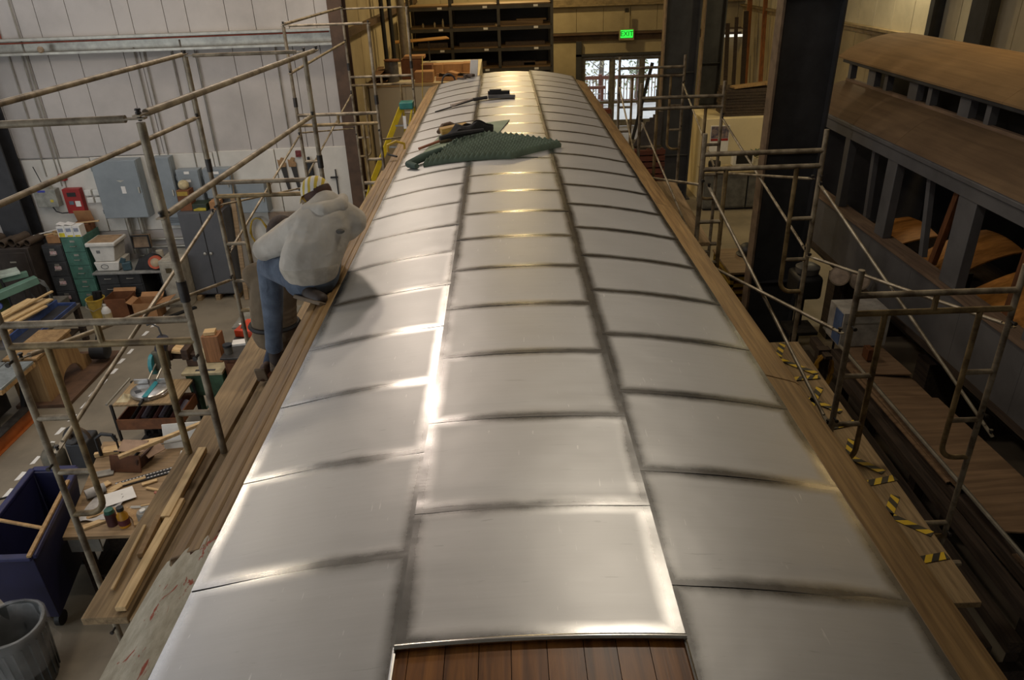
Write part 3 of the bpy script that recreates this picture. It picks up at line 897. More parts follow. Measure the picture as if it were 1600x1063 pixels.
# mallet, wooden block, brush
c = thing('mallet', 'wooden mallet with brown head left of the black jacket', 'mallet', (-0.68, 7.05, 4.5))
MB().tube((-0.80, 6.90, zr(-.8) + 0.035), (-0.62, 7.02, zr(-.6) + 0.035), 0.013, 8).build('handle', M('red_brown_handle', (140, 82, 52), 0.5), c)
MB().lathe((-0.62, 7.03, zr(-.6) + 0.045), [(0.02, 0), (0.036, 0.01), (0.036, 0.13), (0.02, 0.14)], 12, 0, (1, 0.25, 0)).build('head', M('mallet_head', (104, 84, 60), 0.6), c)
stick('wood_block', 'yellowish wooden block behind the mallet on the roof', (-0.63, 7.42, zr(-.6) + 0.045), (-0.37, 7.50, zr(-.4) + 0.045), 0.10, 0.06, W('block_wood', (176, 142, 74), (136, 100, 48), 'x', 6), None, 'block', 0.005)
m = MB(); m.path([(-0.66, 7.5, zr(-.66) + 0.03), (-0.62, 7.6, zr(-.62) + 0.07), (-0.55, 7.62, 4.56), (-0.48, 7.6, 4.53)], 0.022, 8)
single('leather_strap', 'brown rolled leather strap behind the wooden block', 'strap', m, M('brown_leather', (92, 70, 50), 0.7), (-0.6, 7.55, 4.5))
c = thing('floor_brush', 'long brush with black handle and flat grey head across the roof', 'brush', (-0.2, 9.1, 4.53))
MB().path([(-0.62, 8.95, zr(-.62) + 0.03), (-0.50, 9.03, zr(-.5) + 0.035), (-0.36, 9.1, 4.56)], [0.022, 0.018, 0.012], 8).build('rag', M('pale_rag', (190, 176, 164), 0.9), c)
MB().tube((-0.80, 8.85, zr(-.8) + 0.02), (-0.36, 9.08, 4.545), 0.008, 6).build('handle', MT_black, c)
MB().tube((-0.36, 9.08, 4.55), (-0.20, 9.14, 4.56), 0.02, 8).build('grip', MT_black, c)
MB().ob((-0.03, 9.17, 4.565), (0.32, 0.10, 0.035), 0.05).build('head', M('grey_pan', (108, 108, 108), 0.4, 0.4), c)
MB().ob((-0.06, 9.22, 4.595), (0.26, 0.05, 0.05), 0.05).ob((-0.1, 9.2, 4.63), (0.14, 0.04, 0.02), 0.05).build('bristles', MT_black, c)
# pad of paper, clutter and hoop at the far left end
c = thing('paper_pad', 'white sheet of paper standing at the far end of the roof', 'paper', (-0.40, 11.35, 4.5))
MB().ob((-0.42, 11.38, 4.62), (0.11, 0.01, 0.24), 0.25, 0.05, 0.2).build('sheet', MT_paper, c)
MB().ob((-0.42, 11.395, 4.62), (0.115, 0.01, 0.245), 0.25, 0.05, 0.2).build('backing_board', MT_card, c)
m = MB(); m.ob((-0.52, 11.28, 4.53), (0.10, 0.06, 0.05), 0.4).ob((-0.60, 11.26, 4.50), (0.14, 0.03, 0.025), -0.3).ob((-0.46, 11.25, 4.54), (0.07, 0.09, 0.04), 0.9)
single('hand_tool', 'dark hand tool lying by the white paper', 'tool', m, M('tool_brown', (62, 48, 36), 0.6), (-0.52, 11.28, 4.5), 0.008)
m = MB(); m.path([(-0.80 + 0.10 * math.cos(a), 11.42, 4.42 + 0.13 * math.sin(a)) for a in [math.pi * i / 10 for i in range(11)]], 0.012, 6)
single('hose_hoop', 'black hoop of hose at the far left corner of the roof', 'hose', m, MT_black, (-0.80, 11.42, 4.42))
# yellow clamp on the left eave
c = thing('clamp', 'small yellow clamp gripping the left eave near the ladder', 'clamp', (-1.02, 7.0, 4.42))
MB().path([(-1.10, 7.0, 4.44), (-1.10, 7.0, 4.50), (-1.02, 7.02, 4.53), (-0.95, 7.05, 4.50), (-0.95, 7.05, 4.45)], 0.012, 8).build('frame', M('clamp_yellow', (206, 166, 40), 0.5), c)
MB().tube((-1.10, 6.98, 4.42), (-1.00, 6.84, 4.43), 0.009, 6).build('screw', MT_black, c)
# yellow fibreglass stepladder with green top
c = thing('stepladder', 'yellow fibreglass stepladder with green top left of the coach', 'ladder', (-1.8, 12.6, 0))
Y1 = M('ladder_yellow', (206, 178, 36), 0.45, 0, 0.12, 6)
for s in (-0.10, 0.10):
    MB().bar((-1.60 + s * 0.9, 12.6, 3.90), (-2.02 + s * 2.4, 12.35, 2.75), 0.028, 0.085).bar((-2.02 + s * 2.4, 12.35, 2.75), (-2.9 + s * 3.4, 11.85, 0.0), 0.028, 0.085).build('side_rail', Y1, c)
    MB().bar((-1.58 + s * 0.9, 12.72, 3.88), (-1.60 + s * 2.8, 13.9, 0.0), 0.025, 0.06).build('rear_rail', Y1, c)
for k in range(11):
    t = 0.07 + k * 0.085
    x = -1.60 + (-2.9 + 1.60) * t; 
    MB().box(x - 0.10 - 0.2 * t, x + 0.10 + 0.2 * t, 12.58 - 0.72 * t, 12.64 - 0.72 * t, 3.9 - 3.9 * t - 0.012, 3.9 - 3.9 * t + 0.012).build('step', M('step_grey', (150, 150, 146), 0.4, 0.6), c)
MB().box(-1.71, -1.49, 12.53, 12.77, 3.88, 3.99).build('top_cap', M('ladder_green', (40, 120, 112), 0.5), c, bevel=0.015)
MB().box(-1.665, -1.615, 12.50, 12.53, 3.58, 3.78).build('label', MT_paper, c)
m = MB(); m.path([(-1.35, 13.36, 4.6), (-1.40, 13.34, 4.0), (-1.36, 13.3, 3.2), (-1.42, 13.3, 2.2), (-1.4, 13.3, 1.0)], 0.008, 6)
m.path([(-1.78, 13.3, 3.05 + 0.0)] + [(-1.78 + 0.09 * math.sin(a * 0.9), 13.3, 3.05 - 0.12 * math.cos(a * 0.9) + 0.12) for a in range(1, 16)], 0.008, 6)
single('extension_cord', 'yellow extension cord hanging by the farthest left scaffold', 'cord', m, M('cord_yellow', (190, 160, 60), 0.5), (-1.4, 13.3, 3.0))
# ------------------------------------------------------------------ the two workers
def skin(name, joints, edges, mats, parent, side=(1, 0, 0), voxel=0.010, smooth=6, matfn=None):
    """one continuous surface round a skeleton: joints = {key: (pos, half width, half depth)}; the union is remeshed into a single skin"""
    sd = Vector(side).normalized(); up = Vector((0, 0, 1)); fw = up.cross(sd).normalized(); up = sd.cross(fw)
    rot = Matrix((sd, fw, up)).transposed()
    m = MB()
    for a, c in edges:
        pa, pc = Vector(joints[a][0]), Vector(joints[c][0])
        ra, rc = joints[a][1:3], joints[c][1:3]
        n = max(3, int((pa - pc).length / (0.35 * min(min(ra), min(rc)))) + 1)
        n = min(n, 26)
        for i in range(n + 1):
            t = i / n
            rx = ra[0] * (1 - t) + rc[0] * t; ry = ra[1] * (1 - t) + rc[1] * t
            m.ball(pa.lerp(pc, t), (rx, ry, min(rx, ry) if abs(rx - ry) > 0.004 else rx), 12, 0, rot)
    b = Vector(ROOT[parent.name])
    me = m.mesh(name, mats, b, 0)
    o = bpy.data.objects.new(name, me); COL.objects.link(o)
    r = o.modifiers.new('skin', 'REMESH'); r.mode = 'VOXEL'; r.voxel_size = voxel; r.use_smooth_shade = True
    sm = o.modifiers.new('soft', 'SMOOTH'); sm.factor = 0.5; sm.iterations = smooth
    bpy.context.view_layer.update()
    dg = bpy.context.evaluated_depsgraph_get()
    m2 = bpy.data.meshes.new_from_object(o.evaluated_get(dg))
    bpy.data.objects.remove(o)
    m2.name = name
    m2.materials.clear()
    for q in (mats if isinstance(mats, list) else [mats]): m2.materials.append(q)
    m2.polygons.foreach_set('use_smooth', [True] * len(m2.polygons))
    o = bpy.data.objects.new(name, m2); COL.objects.link(o)
    o.parent = parent
    ROOT[o.name] = tuple(b)
    return o


def chain(*ks): return list(zip(ks, ks[1:]))


SK = M('skin', (186, 136, 110), 0.55, 0, 0.06, 12)

def hand(J, E, pre, wrist, fwd, side, down):
    """palm and five bent fingers rooted in the palm; fwd = towards the fingertips, side = towards the thumb"""
    w0 = Vector(wrist); f = Vector(fwd).normalized(); s = Vector(side); s = (s - f * s.dot(f)).normalized(); d = Vector(down); d = (d - f * d.dot(f)).normalized()
    J[pre + 'palm'] = (w0 + f * 0.05, 0.034, 0.02); E += [(pre + 'wr', pre + 'palm')]
    J[pre + 'kn'] = (w0 + f * 0.085, 0.036, 0.016); E += [(pre + 'palm', pre + 'kn')]
    for i, (o, ln) in enumerate(((0.029, 0.07), (0.010, 0.080), (-0.010, 0.074), (-0.029, 0.058))):
        a = w0 + f * 0.09 + s * o
        ks = [pre + 'f%d%d' % (i, j) for j in range(3)]
        J[ks[0]] = (a + f * 0.012, 0.0095, 0.0095)
        J[ks[1]] = (a + f * ln * 0.55 + d * 0.014, 0.0088, 0.0088)
        J[ks[2]] = (a + f * ln * 0.85 + d * 0.042, 0.0075, 0.0075)
        E += [(pre + 'kn', ks[0])] + chain(*ks)
    J[pre + 't0'] = (w0 + f * 0.035 + s * 0.036 + d * 0.006, 0.013, 0.013)
    J[pre + 't1'] = (w0 + f * 0.066 + s * 0.056 + d * 0.016, 0.0105, 0.0105)
    J[pre + 't2'] = (w0 + f * 0.094 + s * 0.058 + d * 0.030, 0.0085, 0.0085)
    E += [(pre + 'palm', pre + 't0')] + chain(pre + 't0', pre + 't1', pre + 't2')


def head_mesh(c, look, up, mats, name, parent, hairfn, sc=1.0):
    """head with brow, eye sockets, nose, mouth, chin and ears; look = facing direction"""
    f = Vector(look).normalized(); u = Vector(up); u = (u - f * u.dot(f)).normalized(); s = f.cross(u)
    m = MB()
    nu, nv = 28, 20
    vs = []; fs = []
    for j in range(nv + 1):
        t = math.pi * j / nv
        for i in range(nu):
            a = 2 * math.pi * i / nu
            x, y, z = math.sin(t) * math.cos(a), math.sin(t) * math.sin(a), math.cos(t)   # x forward, y side, z up
            rx, ry, rz_ = 0.098, 0.076, 0.118
            px, py, pz = x * rx, y * ry, z * rz_
            if z < 0: py *= 1 + 0.28 * z; px *= 1 + 0.10 * z * (1 if x < 0 else -0.4)
            if x > 0.2:
                px += 0.020 * math.exp(-((py / 0.012) ** 2) - ((pz + 0.018) / 0.022) ** 2)          # nose
                px -= 0.010 * (math.exp(-(((abs(py) - 0.032) / 0.014) ** 2) - ((pz - 0.008) / 0.012) ** 2))  # sockets
                px += 0.006 * math.exp(-((pz - 0.030) / 0.010) ** 2 - (py / 0.045) ** 2)            # brow
                px += 0.005 * math.exp(-((pz + 0.055) / 0.008) ** 2 - (py / 0.024) ** 2)            # lips
                px += 0.008 * math.exp(-((pz + 0.095) / 0.018) ** 2 - (py / 0.03) ** 2)             # chin
            if abs(y) > 0.85 and abs(x) < 0.45:
                py += math.copysign(0.014 * math.exp(-((pz + 0.005) / 0.028) ** 2 - ((px + 0.008) / 0.018) ** 2), py)  # ears
            vs.append(Vector(c) + (f * px + s * py + u * pz) * sc)
    for j in range(nv):
        for i in range(nu):
            a = j * nu + i; b = j * nu + (i + 1) % nu
            fs.append((a, b, b + nu, a + nu))
    m.add(vs, fs)
    o = m.build(name, mats, parent, smooth=80)
    return o, f, u, s


def cap_part(name, c, f, u, s, mat, parent, r=(0.108, 0.088, 0.118), z0=0.1, sc=1.0, back=0.0):
    m = MB(); nu, nv = 28, 9
    vs = []; fs = []
    for j in range(nv + 1):
        t = (math.pi / 2 - z0) * j / nv
        for i in range(nu):
            a = 2 * math.pi * i / nu
            x, y, z = math.sin(t) * math.cos(a), math.sin(t) * math.sin(a), math.cos(t)
            dz = -back * max(0, -x) * (j / nv) ** 2
            vs.append(Vector(c) + (f * x * r[0] + s * y * r[1] + u * (z * r[2] + dz)) * sc)
    for j in range(nv):
        for i in range(nu):
            a = j * nu + i; b = j * nu + (i + 1) % nu
            fs.append((a, b, b + nu, a + nu))
    m.add(vs, fs)
    return m.build(name, mat, parent, smooth=80)


# --- worker in the grey hooded sweatshirt, seated on the eave
P1 = thing('person', 'worker in grey hooded sweatshirt and striped cap seated on the left eave', 'person', (-1.09, 3.75, 4.36))
q = NT('grey_fleece')
tc = q.n('ShaderNodeTexCoord'); nz = q.n('ShaderNodeTexNoise', i_Scale=5.0, i_Detail=6.0); q.l(tc, 'Object', nz, 'Vector')
q.t.links.new(q.ramp(nz.outputs['Fac'], [(0.3, rgb((166, 158, 146))), (0.65, rgb((204, 197, 185)))]), q.b.inputs['Base Color'])
q.b.inputs['Roughness'].default_value = 0.95
n2 = q.n('ShaderNodeTexNoise', i_Scale=7.0, i_Detail=3.0, i_Distortion=0.25); q.l(tc, 'Object', n2, 'Vector')
bp = q.n('ShaderNodeBump', i_Strength=0.5, i_Distance=0.04); q.l(n2, 'Fac', bp, 'Height'); q.l(bp, 'Normal', q.b, 'Normal')
FLEECE = q.m
q = NT('blue_denim')
tc = q.n('ShaderNodeTexCoord'); nz = q.n('ShaderNodeTexNoise', i_Scale=6.0, i_Detail=7.0); q.l(tc, 'Object', nz, 'Vector')
q.t.links.new(q.ramp(nz.outputs['Fac'], [(0.3, rgb((60, 70, 86))), (0.68, rgb((112, 124, 140)))]), q.b.inputs['Base Color'])
q.b.inputs['Roughness'].default_value = 0.9
n2 = q.n('ShaderNodeTexNoise', i_Scale=12.0, i_Detail=3.0, i_Distortion=1.5); q.l(tc, 'Object', n2, 'Vector')
bp = q.n('ShaderNodeBump', i_Strength=0.5, i_Distance=0.02); q.l(n2, 'Fac', bp, 'Height'); q.l(bp, 'Normal', q.b, 'Normal')
DENIM = q.m
BOOT = M('boot_leather', (58, 46, 38), 0.6, 0, 0.2, 9)

SD1 = (0.90, 0.30, 0.0)
J = {'pel': ((-1.10, 3.82, 4.49), 0.14, 0.10), 'bel': ((-1.06, 3.85, 4.60), 0.125, 0.095), 'che': ((-1.00, 3.91, 4.74), 0.135, 0.10),
     'nb': ((-0.975, 3.95, 4.83), 0.07, 0.06), 'nk': ((-0.995, 3.975, 4.85), 0.05, 0.05), 'hd': ((-1.04, 4.02, 4.885), 0.05, 0.05),
     'Ls': ((-1.14, 3.90, 4.735), 0.056, 0.056), 'Le': ((-1.41, 4.085, 4.555), 0.042, 0.042), 'Lf': ((-1.36, 4.25, 4.59), 0.036, 0.036), 'Lwr': ((-1.31, 4.36, 4.62), 0.026, 0.026),
     'Rs': ((-0.86, 3.97, 4.745), 0.056, 0.056), 'Re': ((-0.97, 4.20, 4.61), 0.042, 0.042), 'Rf': ((-1.0, 4.31, 4.60), 0.036, 0.036), 'Rwr': ((-1.10, 4.39, 4.60), 0.026, 0.026),
     'Lh': ((-1.18, 3.87, 4.48), 0.085, 0.085), 'Lk': ((-1.43, 4.18, 4.42), 0.058, 0.058), 'Lc': ((-1.46, 4.22, 4.25), 0.055, 0.055), 'La': ((-1.55, 4.32, 3.84), 0.036, 0.036), 'Lb': ((-1.565, 4.35, 3.71), 0.034, 0.034), 'Lt': ((-1.61, 4.48, 3.67), 0.028, 0.028),
     'Rh': ((-1.05, 3.88, 4.49), 0.085, 0.085), 'Rk': ((-1.07, 4.24, 4.48), 0.056, 0.056), 'Rc': ((-1.12, 4.08, 4.455), 0.048, 0.048), 'Ra': ((-1.14, 3.86, 4.44), 0.036, 0.036), 'Rt': ((-1.10, 3.76, 4.43), 0.03, 0.03)}
E = chain('pel', 'bel', 'che', 'nb', 'nk', 'hd') + chain('che', 'Ls', 'Le', 'Lf', 'Lwr') + chain('che', 'Rs', 'Re', 'Rf', 'Rwr') + \
    chain('pel', 'Lh', 'Lk', 'Lc', 'La', 'Lb', 'Lt') + chain('pel', 'Rh', 'Rk', 'Rc', 'Ra', 'Rt')
hand(J, E, 'L', J['Lwr'][0], (0.6, 0.75, -0.15), (0.1, -0.2, 1), (0.3, 0.1, -1))
hand(J, E, 'R', J['Rwr'][0], (-0.75, 0.6, -0.1), (-0.1, -0.2, 1), (0.0, 0.1, -1))
skin('body', J, E, SK, P1, SD1, 0.006, 3)
# sweatshirt
J = {'hem': ((-1.09, 3.82, 4.565), 0.168, 0.132), 'wa': ((-1.08, 3.835, 4.59), 0.172, 0.136), 'bel': ((-1.055, 3.855, 4.64), 0.170, 0.135), 'che': ((-1.00, 3.915, 4.75), 0.175, 0.125), 'up': ((-0.985, 3.94, 4.81), 0.13, 0.10), 'nb': ((-0.985, 3.955, 4.845), 0.085, 0.08),
     'Ls': ((-1.14, 3.90, 4.735), 0.082, 0.082), 'Lm': ((-1.28, 3.99, 4.63), 0.076, 0.076), 'Le': ((-1.415, 4.085, 4.555), 0.070, 0.070), 'Lf': ((-1.38, 4.21, 4.58), 0.056, 0.056), 'Lw': ((-1.325, 4.34, 4.62), 0.042, 0.042),
     'Rs': ((-0.86, 3.965, 4.745), 0.082, 0.082), 'Rm': ((-0.915, 4.08, 4.67), 0.074, 0.074), 'Re': ((-0.97, 4.19, 4.61), 0.066, 0.066), 'Rf': ((-1.02, 4.29, 4.60), 0.054, 0.054), 'Rw': ((-1.07, 4.37, 4.60), 0.042, 0.042)}
E = chain('hem', 'wa', 'bel', 'che', 'up', 'nb') + chain('up', 'Ls', 'Lm', 'Le', 'Lf', 'Lw') + chain('up', 'Rs', 'Rm', 'Re', 'Rf', 'Rw')
sw = skin('sweatshirt', J, E, FLEECE, P1, SD1, 0.010, 5)
J = {'a': ((-1.09, 3.819, 4.545), 0.166, 0.131), 'b': ((-1.09, 3.82, 4.555), 0.168, 0.134)}
skin('waistband', J, [('a', 'b')], M('fleece_rib', (184, 175, 160), 0.95, 0, 0.1, 20), P1, SD1, 0.010, 5)
# folded hood on the shoulders
J = {'a': ((-1.10, 3.99, 4.82), 0.034, 0.034), 'b': ((-1.075, 3.905, 4.83), 0.042, 0.042), 'c': ((-0.985, 3.87, 4.84), 0.060, 0.050), 'd': ((-0.905, 3.92, 4.845), 0.046, 0.044), 'e': ((-0.905, 4.0, 4.86), 0.034, 0.034), 'f': ((-0.98, 3.862, 4.80), 0.075, 0.035)}
skin('hood', J, chain('a', 'b', 'c', 'd', 'e') + [('c', 'f')], FLEECE, P1, SD1, 0.008, 5)
m = MB(); m.ball((-0.905, 3.822, 4.735), (0.028, 0.016, 0.014), 10)
m.build('printed_mark', M('faded_grey_print', (108, 104, 98), 0.9), P1)
# jeans
J = {'pel': ((-1.105, 3.83, 4.465), 0.152, 0.118), 'Lh': ((-1.18, 3.88, 4.47), 0.100, 0.100), 'Lm': ((-1.31, 4.03, 4.45), 0.092, 0.092), 'Lk': ((-1.435, 4.18, 4.42), 0.078, 0.078), 'Lc': ((-1.465, 4.22, 4.25), 0.074, 0.074), 'Ld': ((-1.505, 4.27, 4.05), 0.064, 0.064), 'La': ((-1.55, 4.32, 3.85), 0.056, 0.056), 'Lz': ((-1.56, 4.335, 3.80), 0.060, 0.060),
     'Rh': ((-1.05, 3.89, 4.475), 0.100, 0.100), 'Rk': ((-1.07, 4.25, 4.48), 0.074, 0.074), 'Rc': ((-1.125, 4.08, 4.45), 0.062, 0.062), 'Ra': ((-1.145, 3.90, 4.435), 0.052, 0.052)}
E = chain('pel', 'Lh', 'Lm', 'Lk', 'Lc', 'Ld', 'La', 'Lz') + chain('pel', 'Rh', 'Rk', 'Rc', 'Ra')
skin('jeans', J, E, DENIM, P1, SD1, 0.010, 4)
J = {'a': ((-1.56, 4.335, 3.79), 0.044, 0.044), 'h': ((-1.565, 4.34, 3.70), 0.046, 0.046), 'm': ((-1.59, 4.42, 3.685), 0.044, 0.040), 't': ((-1.625, 4.53, 3.665), 0.042, 0.032)}
bt = skin('boot', J, chain('a', 'h', 'm', 't'), BOOT, P1, SD1, 0.008, 3)
MB().bar((-1.555, 4.29, 3.648), (-1.64, 4.56, 3.630), 0.085, 0.025).build('sole', M('boot_sole', (120, 104, 84), 0.8), bt, bevel=0.008)
J = {'a': ((-1.14, 3.90, 4.435), 0.046, 0.046), 'h': ((-1.125, 3.79, 4.425), 0.048, 0.048), 'm': ((-1.085, 3.72, 4.42), 0.044, 0.04), 't': ((-1.02, 3.665, 4.415), 0.040, 0.034)}
bt = skin('boot', J, chain('a', 'h', 'm', 't'), BOOT, P1, SD1, 0.008, 3)
MB().bar((-1.17, 3.745, 4.395), (-1.0, 3.63, 4.395), 0.06, 0.022, 0, (0, 0.6, 0.8)).build('sole', M('boot_sole', (120, 104, 84), 0.8), bt, bevel=0.006)
hc = Vector((-1.05, 4.03, 4.885))
ho, f, u, s = head_mesh(hc, (-0.72, 0.5, -0.42), (-0.12, 0.12, 1), SK, 'head', P1, None, 0.82)
q = NT('striped_cap_cloth')
tc = q.n('ShaderNodeTexCoord'); wv = q.n('ShaderNodeTexWave', i_Scale=9.0, i_Distortion=2.5); wv.bands_direction = 'X'; q.l(tc, 'Object', wv, 'Vector')
q.t.links.new(q.ramp(wv.outputs['Fac'], [(0.52, rgb((214, 208, 198))), (0.64, rgb((196, 170, 66)))]), q.b.inputs['Base Color']); q.b.inputs['Roughness'].default_value = 0.9
CAPM = q.m
cp = cap_part('cap', hc + u * 0.014, f, u, s, CAPM, P1, (0.108, 0.090, 0.100), 0.02, 0.86)
m = MB()
def fn(a, b):
    t = (a - 0.5) * 1.9
    r0 = 0.090 + 0.055 * b
    return tuple(hc + u * (0.018 - 0.018 * b - 0.012 * abs(a - .5) * b) + f * (math.cos(t) * r0) + s * (math.sin(t) * 0.078))
m.grid(fn, 12, 4, 0.006)
m.build('cap_peak', CAPM, P1)
cap_part('hair', hc + u * 0.004 - f * 0.012, f, u, s, M('brown_hair', (74, 46, 32), 0.7, 0, 0.2, 30), P1, (0.098, 0.086, 0.09), -0.45, 0.86)

# --- kneeling worker in the tan shirt
P2 = thing('person', 'kneeling worker with dark brown hair and tan shirt, back to camera on the plank', 'person', (-1.68, 4.75, 3.35))
SHIRT = M('tan_shirt_cloth', (120, 104, 82), 0.9, 0, 0.14, 6, 0.2)
SD2 = (0.95, 0.12, 0.0)
J = {'pel': ((-1.66, 4.72, 3.74), 0.14, 0.10), 'bel': ((-1.645, 4.71, 3.90), 0.125, 0.095), 'che': ((-1.60, 4.71, 4.10), 0.135, 0.10), 'nb': ((-1.545, 4.72, 4.22), 0.07, 0.06), 'nk': ((-1.53, 4.74, 4.30), 0.054, 0.054), 'hd': ((-1.515, 4.765, 4.385), 0.055, 0.055),
     'Ls': ((-1.735, 4.71, 4.155), 0.056, 0.056), 'Le': ((-1.80, 4.90, 4.02), 0.042, 0.042), 'Lf': ((-1.64, 5.03, 4.08), 0.036, 0.036), 'Lwr': ((-1.54, 5.09, 4.14), 0.026, 0.026),
     'Rs': ((-1.44, 4.75, 4.155), 0.056, 0.056), 'Re': ((-1.38, 4.95, 4.04), 0.042, 0.042), 'Rf': ((-1.34, 5.06, 4.12), 0.036, 0.036), 'Rwr': ((-1.30, 5.11, 4.20), 0.026, 0.026),
     'Lh': ((-1.74, 4.76, 3.70), 0.085, 0.085), 'Lk': ((-1.78, 5.10, 3.43), 0.058, 0.058), 'Lc': ((-1.78, 4.95, 3.42), 0.052, 0.052), 'La': ((-1.77, 4.72, 3.42), 0.036, 0.036), 'Lt': ((-1.77, 4.66, 3.39), 0.028, 0.028),
     'Rh': ((-1.59, 4.77, 3.70), 0.085, 0.085), 'Rk': ((-1.60, 5.12, 3.43), 0.058, 0.058), 'Rc': ((-1.61, 4.97, 3.42), 0.052, 0.052), 'Ra': ((-1.63, 4.75, 3.42), 0.036, 0.036), 'Rt': ((-1.64, 4.68, 3.39), 0.028, 0.028)}
E = chain('pel', 'bel', 'che', 'nb', 'nk', 'hd') + chain('che', 'Ls', 'Le', 'Lf', 'Lwr') + chain('che', 'Rs', 'Re', 'Rf', 'Rwr') + chain('pel', 'Lh', 'Lk', 'Lc', 'La', 'Lt') + chain('pel', 'Rh', 'Rk', 'Rc', 'Ra', 'Rt')
hand(J, E, 'L', J['Lwr'][0], (0.8, 0.3, 0.3), (0, -0.2, 1), (0.4, 0.6, -0.3))
hand(J, E, 'R', J['Rwr'][0], (0.4, 0.2, 0.8), (-1, 0.2, 0.3), (0.5, 0.8, -0.1))
skin('body', J, E, SK, P2, SD2, 0.006, 3)
J = {'t0': ((-1.668, 4.72, 3.70), 0.168, 0.132), 'wa': ((-1.66, 4.715, 3.82), 0.162, 0.130), 'bel': ((-1.645, 4.71, 3.94), 0.164, 0.130), 'che': ((-1.60, 4.71, 4.10), 0.168, 0.125), 'up': ((-1.57, 4.715, 4.18), 0.12, 0.095), 'nb': ((-1.535, 4.725, 4.245), 0.078, 0.072),
     'Ls': ((-1.74, 4.71, 4.155), 0.076, 0.076), 'Le': ((-1.805, 4.895, 4.02), 0.062, 0.062), 'Lf': ((-1.67, 5.01, 4.07), 0.05, 0.05), 'Lw': ((-1.57, 5.07, 4.12), 0.04, 0.04),
     'Rs': ((-1.44, 4.75, 4.155), 0.076, 0.076), 'Re': ((-1.38, 4.945, 4.035), 0.06, 0.06), 'Rf': ((-1.345, 5.04, 4.10), 0.05, 0.05), 'Rw': ((-1.315, 5.09, 4.17), 0.04, 0.04)}
E = chain('t0', 'wa', 'bel', 'che', 'up', 'nb') + chain('up', 'Ls', 'Le', 'Lf', 'Lw') + chain('up', 'Rs', 'Re', 'Rf', 'Rw')
skin('shirt', J, E, SHIRT, P2, SD2, 0.010, 5)
J = {'a': ((-1.664, 4.717, 3.77), 0.170, 0.137), 'b': ((-1.663, 4.717, 3.80), 0.169, 0.136)}
m = MB(); pts_ = []
for i in range(33):
    a_ = 2 * math.pi * i / 32
    pts_.append((-1.664 + 0.166 * math.cos(a_) * 0.99 - 0.02 * math.sin(a_), 4.717 + 0.136 * math.sin(a_) + 0.02 * math.cos(a_), 3.78))
m.path(pts_, 0.016, 6); m.build('belt', MT_black, P2)
J = {'pel': ((-1.665, 4.74, 3.70), 0.146, 0.115), 'Lh': ((-1.74, 4.78, 3.68), 0.098, 0.098), 'Lk': ((-1.785, 5.11, 3.435), 0.076, 0.076), 'Lc': ((-1.785, 4.95, 3.43), 0.068, 0.068), 'La': ((-1.775, 4.77, 3.425), 0.054, 0.054),
     'Rh': ((-1.59, 4.79, 3.68), 0.098, 0.098), 'Rk': ((-1.60, 5.13, 3.435), 0.076, 0.076), 'Rc': ((-1.61, 4.97, 3.43), 0.068, 0.068), 'Ra': ((-1.63, 4.79, 3.425), 0.054, 0.054)}
E = chain('pel', 'Lh', 'Lk', 'Lc', 'La') + chain('pel', 'Rh', 'Rk', 'Rc', 'Ra')
skin('jeans', J, E, M('dark_denim', (58, 70, 92), 0.9, 0, 0.2, 8, 0.2), P2, SD2, 0.010, 4)
BR = M('brown_shoe', (92, 66, 48), 0.6, 0, 0.18, 9)
for x in (-1.775, -1.635):
    J = {'a': ((x, 4.79, 3.425), 0.044, 0.044), 'h': ((x - 0.01, 4.70, 3.43), 0.044, 0.044), 't': ((x - 0.02, 4.655, 3.39), 0.040, 0.034)}
    bt = skin('shoe', J, chain('a', 'h', 't'), BR, P2, SD2, 0.008, 3)
    MB().ob((x - 0.02, 4.625, 3.425), (0.08, 0.02, 0.12), 0, 0, 0.3).build('sole', M('boot_sole', (120, 104, 84), 0.8), bt, bevel=0.008)
hc = Vector((-1.51, 4.77, 4.42))
ho, f, u, s = head_mesh(hc, (0.25, 0.9, -0.35), (0.08, 0.22, 1), SK, 'head', P2, None, 0.9)
cap_part('hair', hc + u * 0.012 - f * 0.010, f, u, s, M('dark_brown_hair', (62, 44, 34), 0.75, 0, 0.25, 26, 0.4), P2, (0.116, 0.102, 0.118), -0.55, 0.95, 0.03)
m = MB(); m.path([tuple(hc + s * sx * 0.09 + f * fx + u * (-0.012)) for sx, fx in ((-1, 0.06), (-1.0, 0.0), (-0.7, -0.08), (0, -0.118), (0.7, -0.08), (1.0, 0.0), (1, 0.06))], 0.007, 6)
m.build('goggle_strap', MT_black, P2)
# ------------------------------------------------------------------ along the left wall
GB = M('panel_grey_blue', (134, 142, 146), 0.5, 0.1, 0.08, 2)
def wall_cabinet(x0, x1, z0, z1, dep, label, name='electric_panel', mat=GB, extra=None):
    y1 = 14.585; y0 = y1 - dep
    c = thing(name, label, 'electric panel', ((x0 + x1) / 2, y1, z0), None)
    MB().box(x0, x1, y0 + 0.02, y1, z0, z1).build('case', mat, c, bevel=0.006)
    d = MB().box(x0 + 0.012, x1 - 0.012, y0, y0 + 0.018, z0 + 0.012, z1 - 0.012).build('door', mat, c, bevel=0.005)
    MB().box(x1 - 0.075, x1 - 0.045, y0 - 0.025, y0, (z0 + z1) / 2 - 0.07, (z0 + z1) / 2 + 0.05).build('handle', MT_galv, d, bevel=0.004)
    for zz in (z0 + 0.15, z1 - 0.15): MB().tube((x0 + 0.012, y0 - 0.004, zz - 0.04), (x0 + 0.012, y0 - 0.004, zz + 0.04), 0.01, 6).build('hinge', mat, c)
    return c, y0
c, y0 = wall_cabinet(-7.98, -7.10, 1.68, 2.82, 0.26, 'largest grey electric cabinet on the white wall board, left of the near scaffold post')
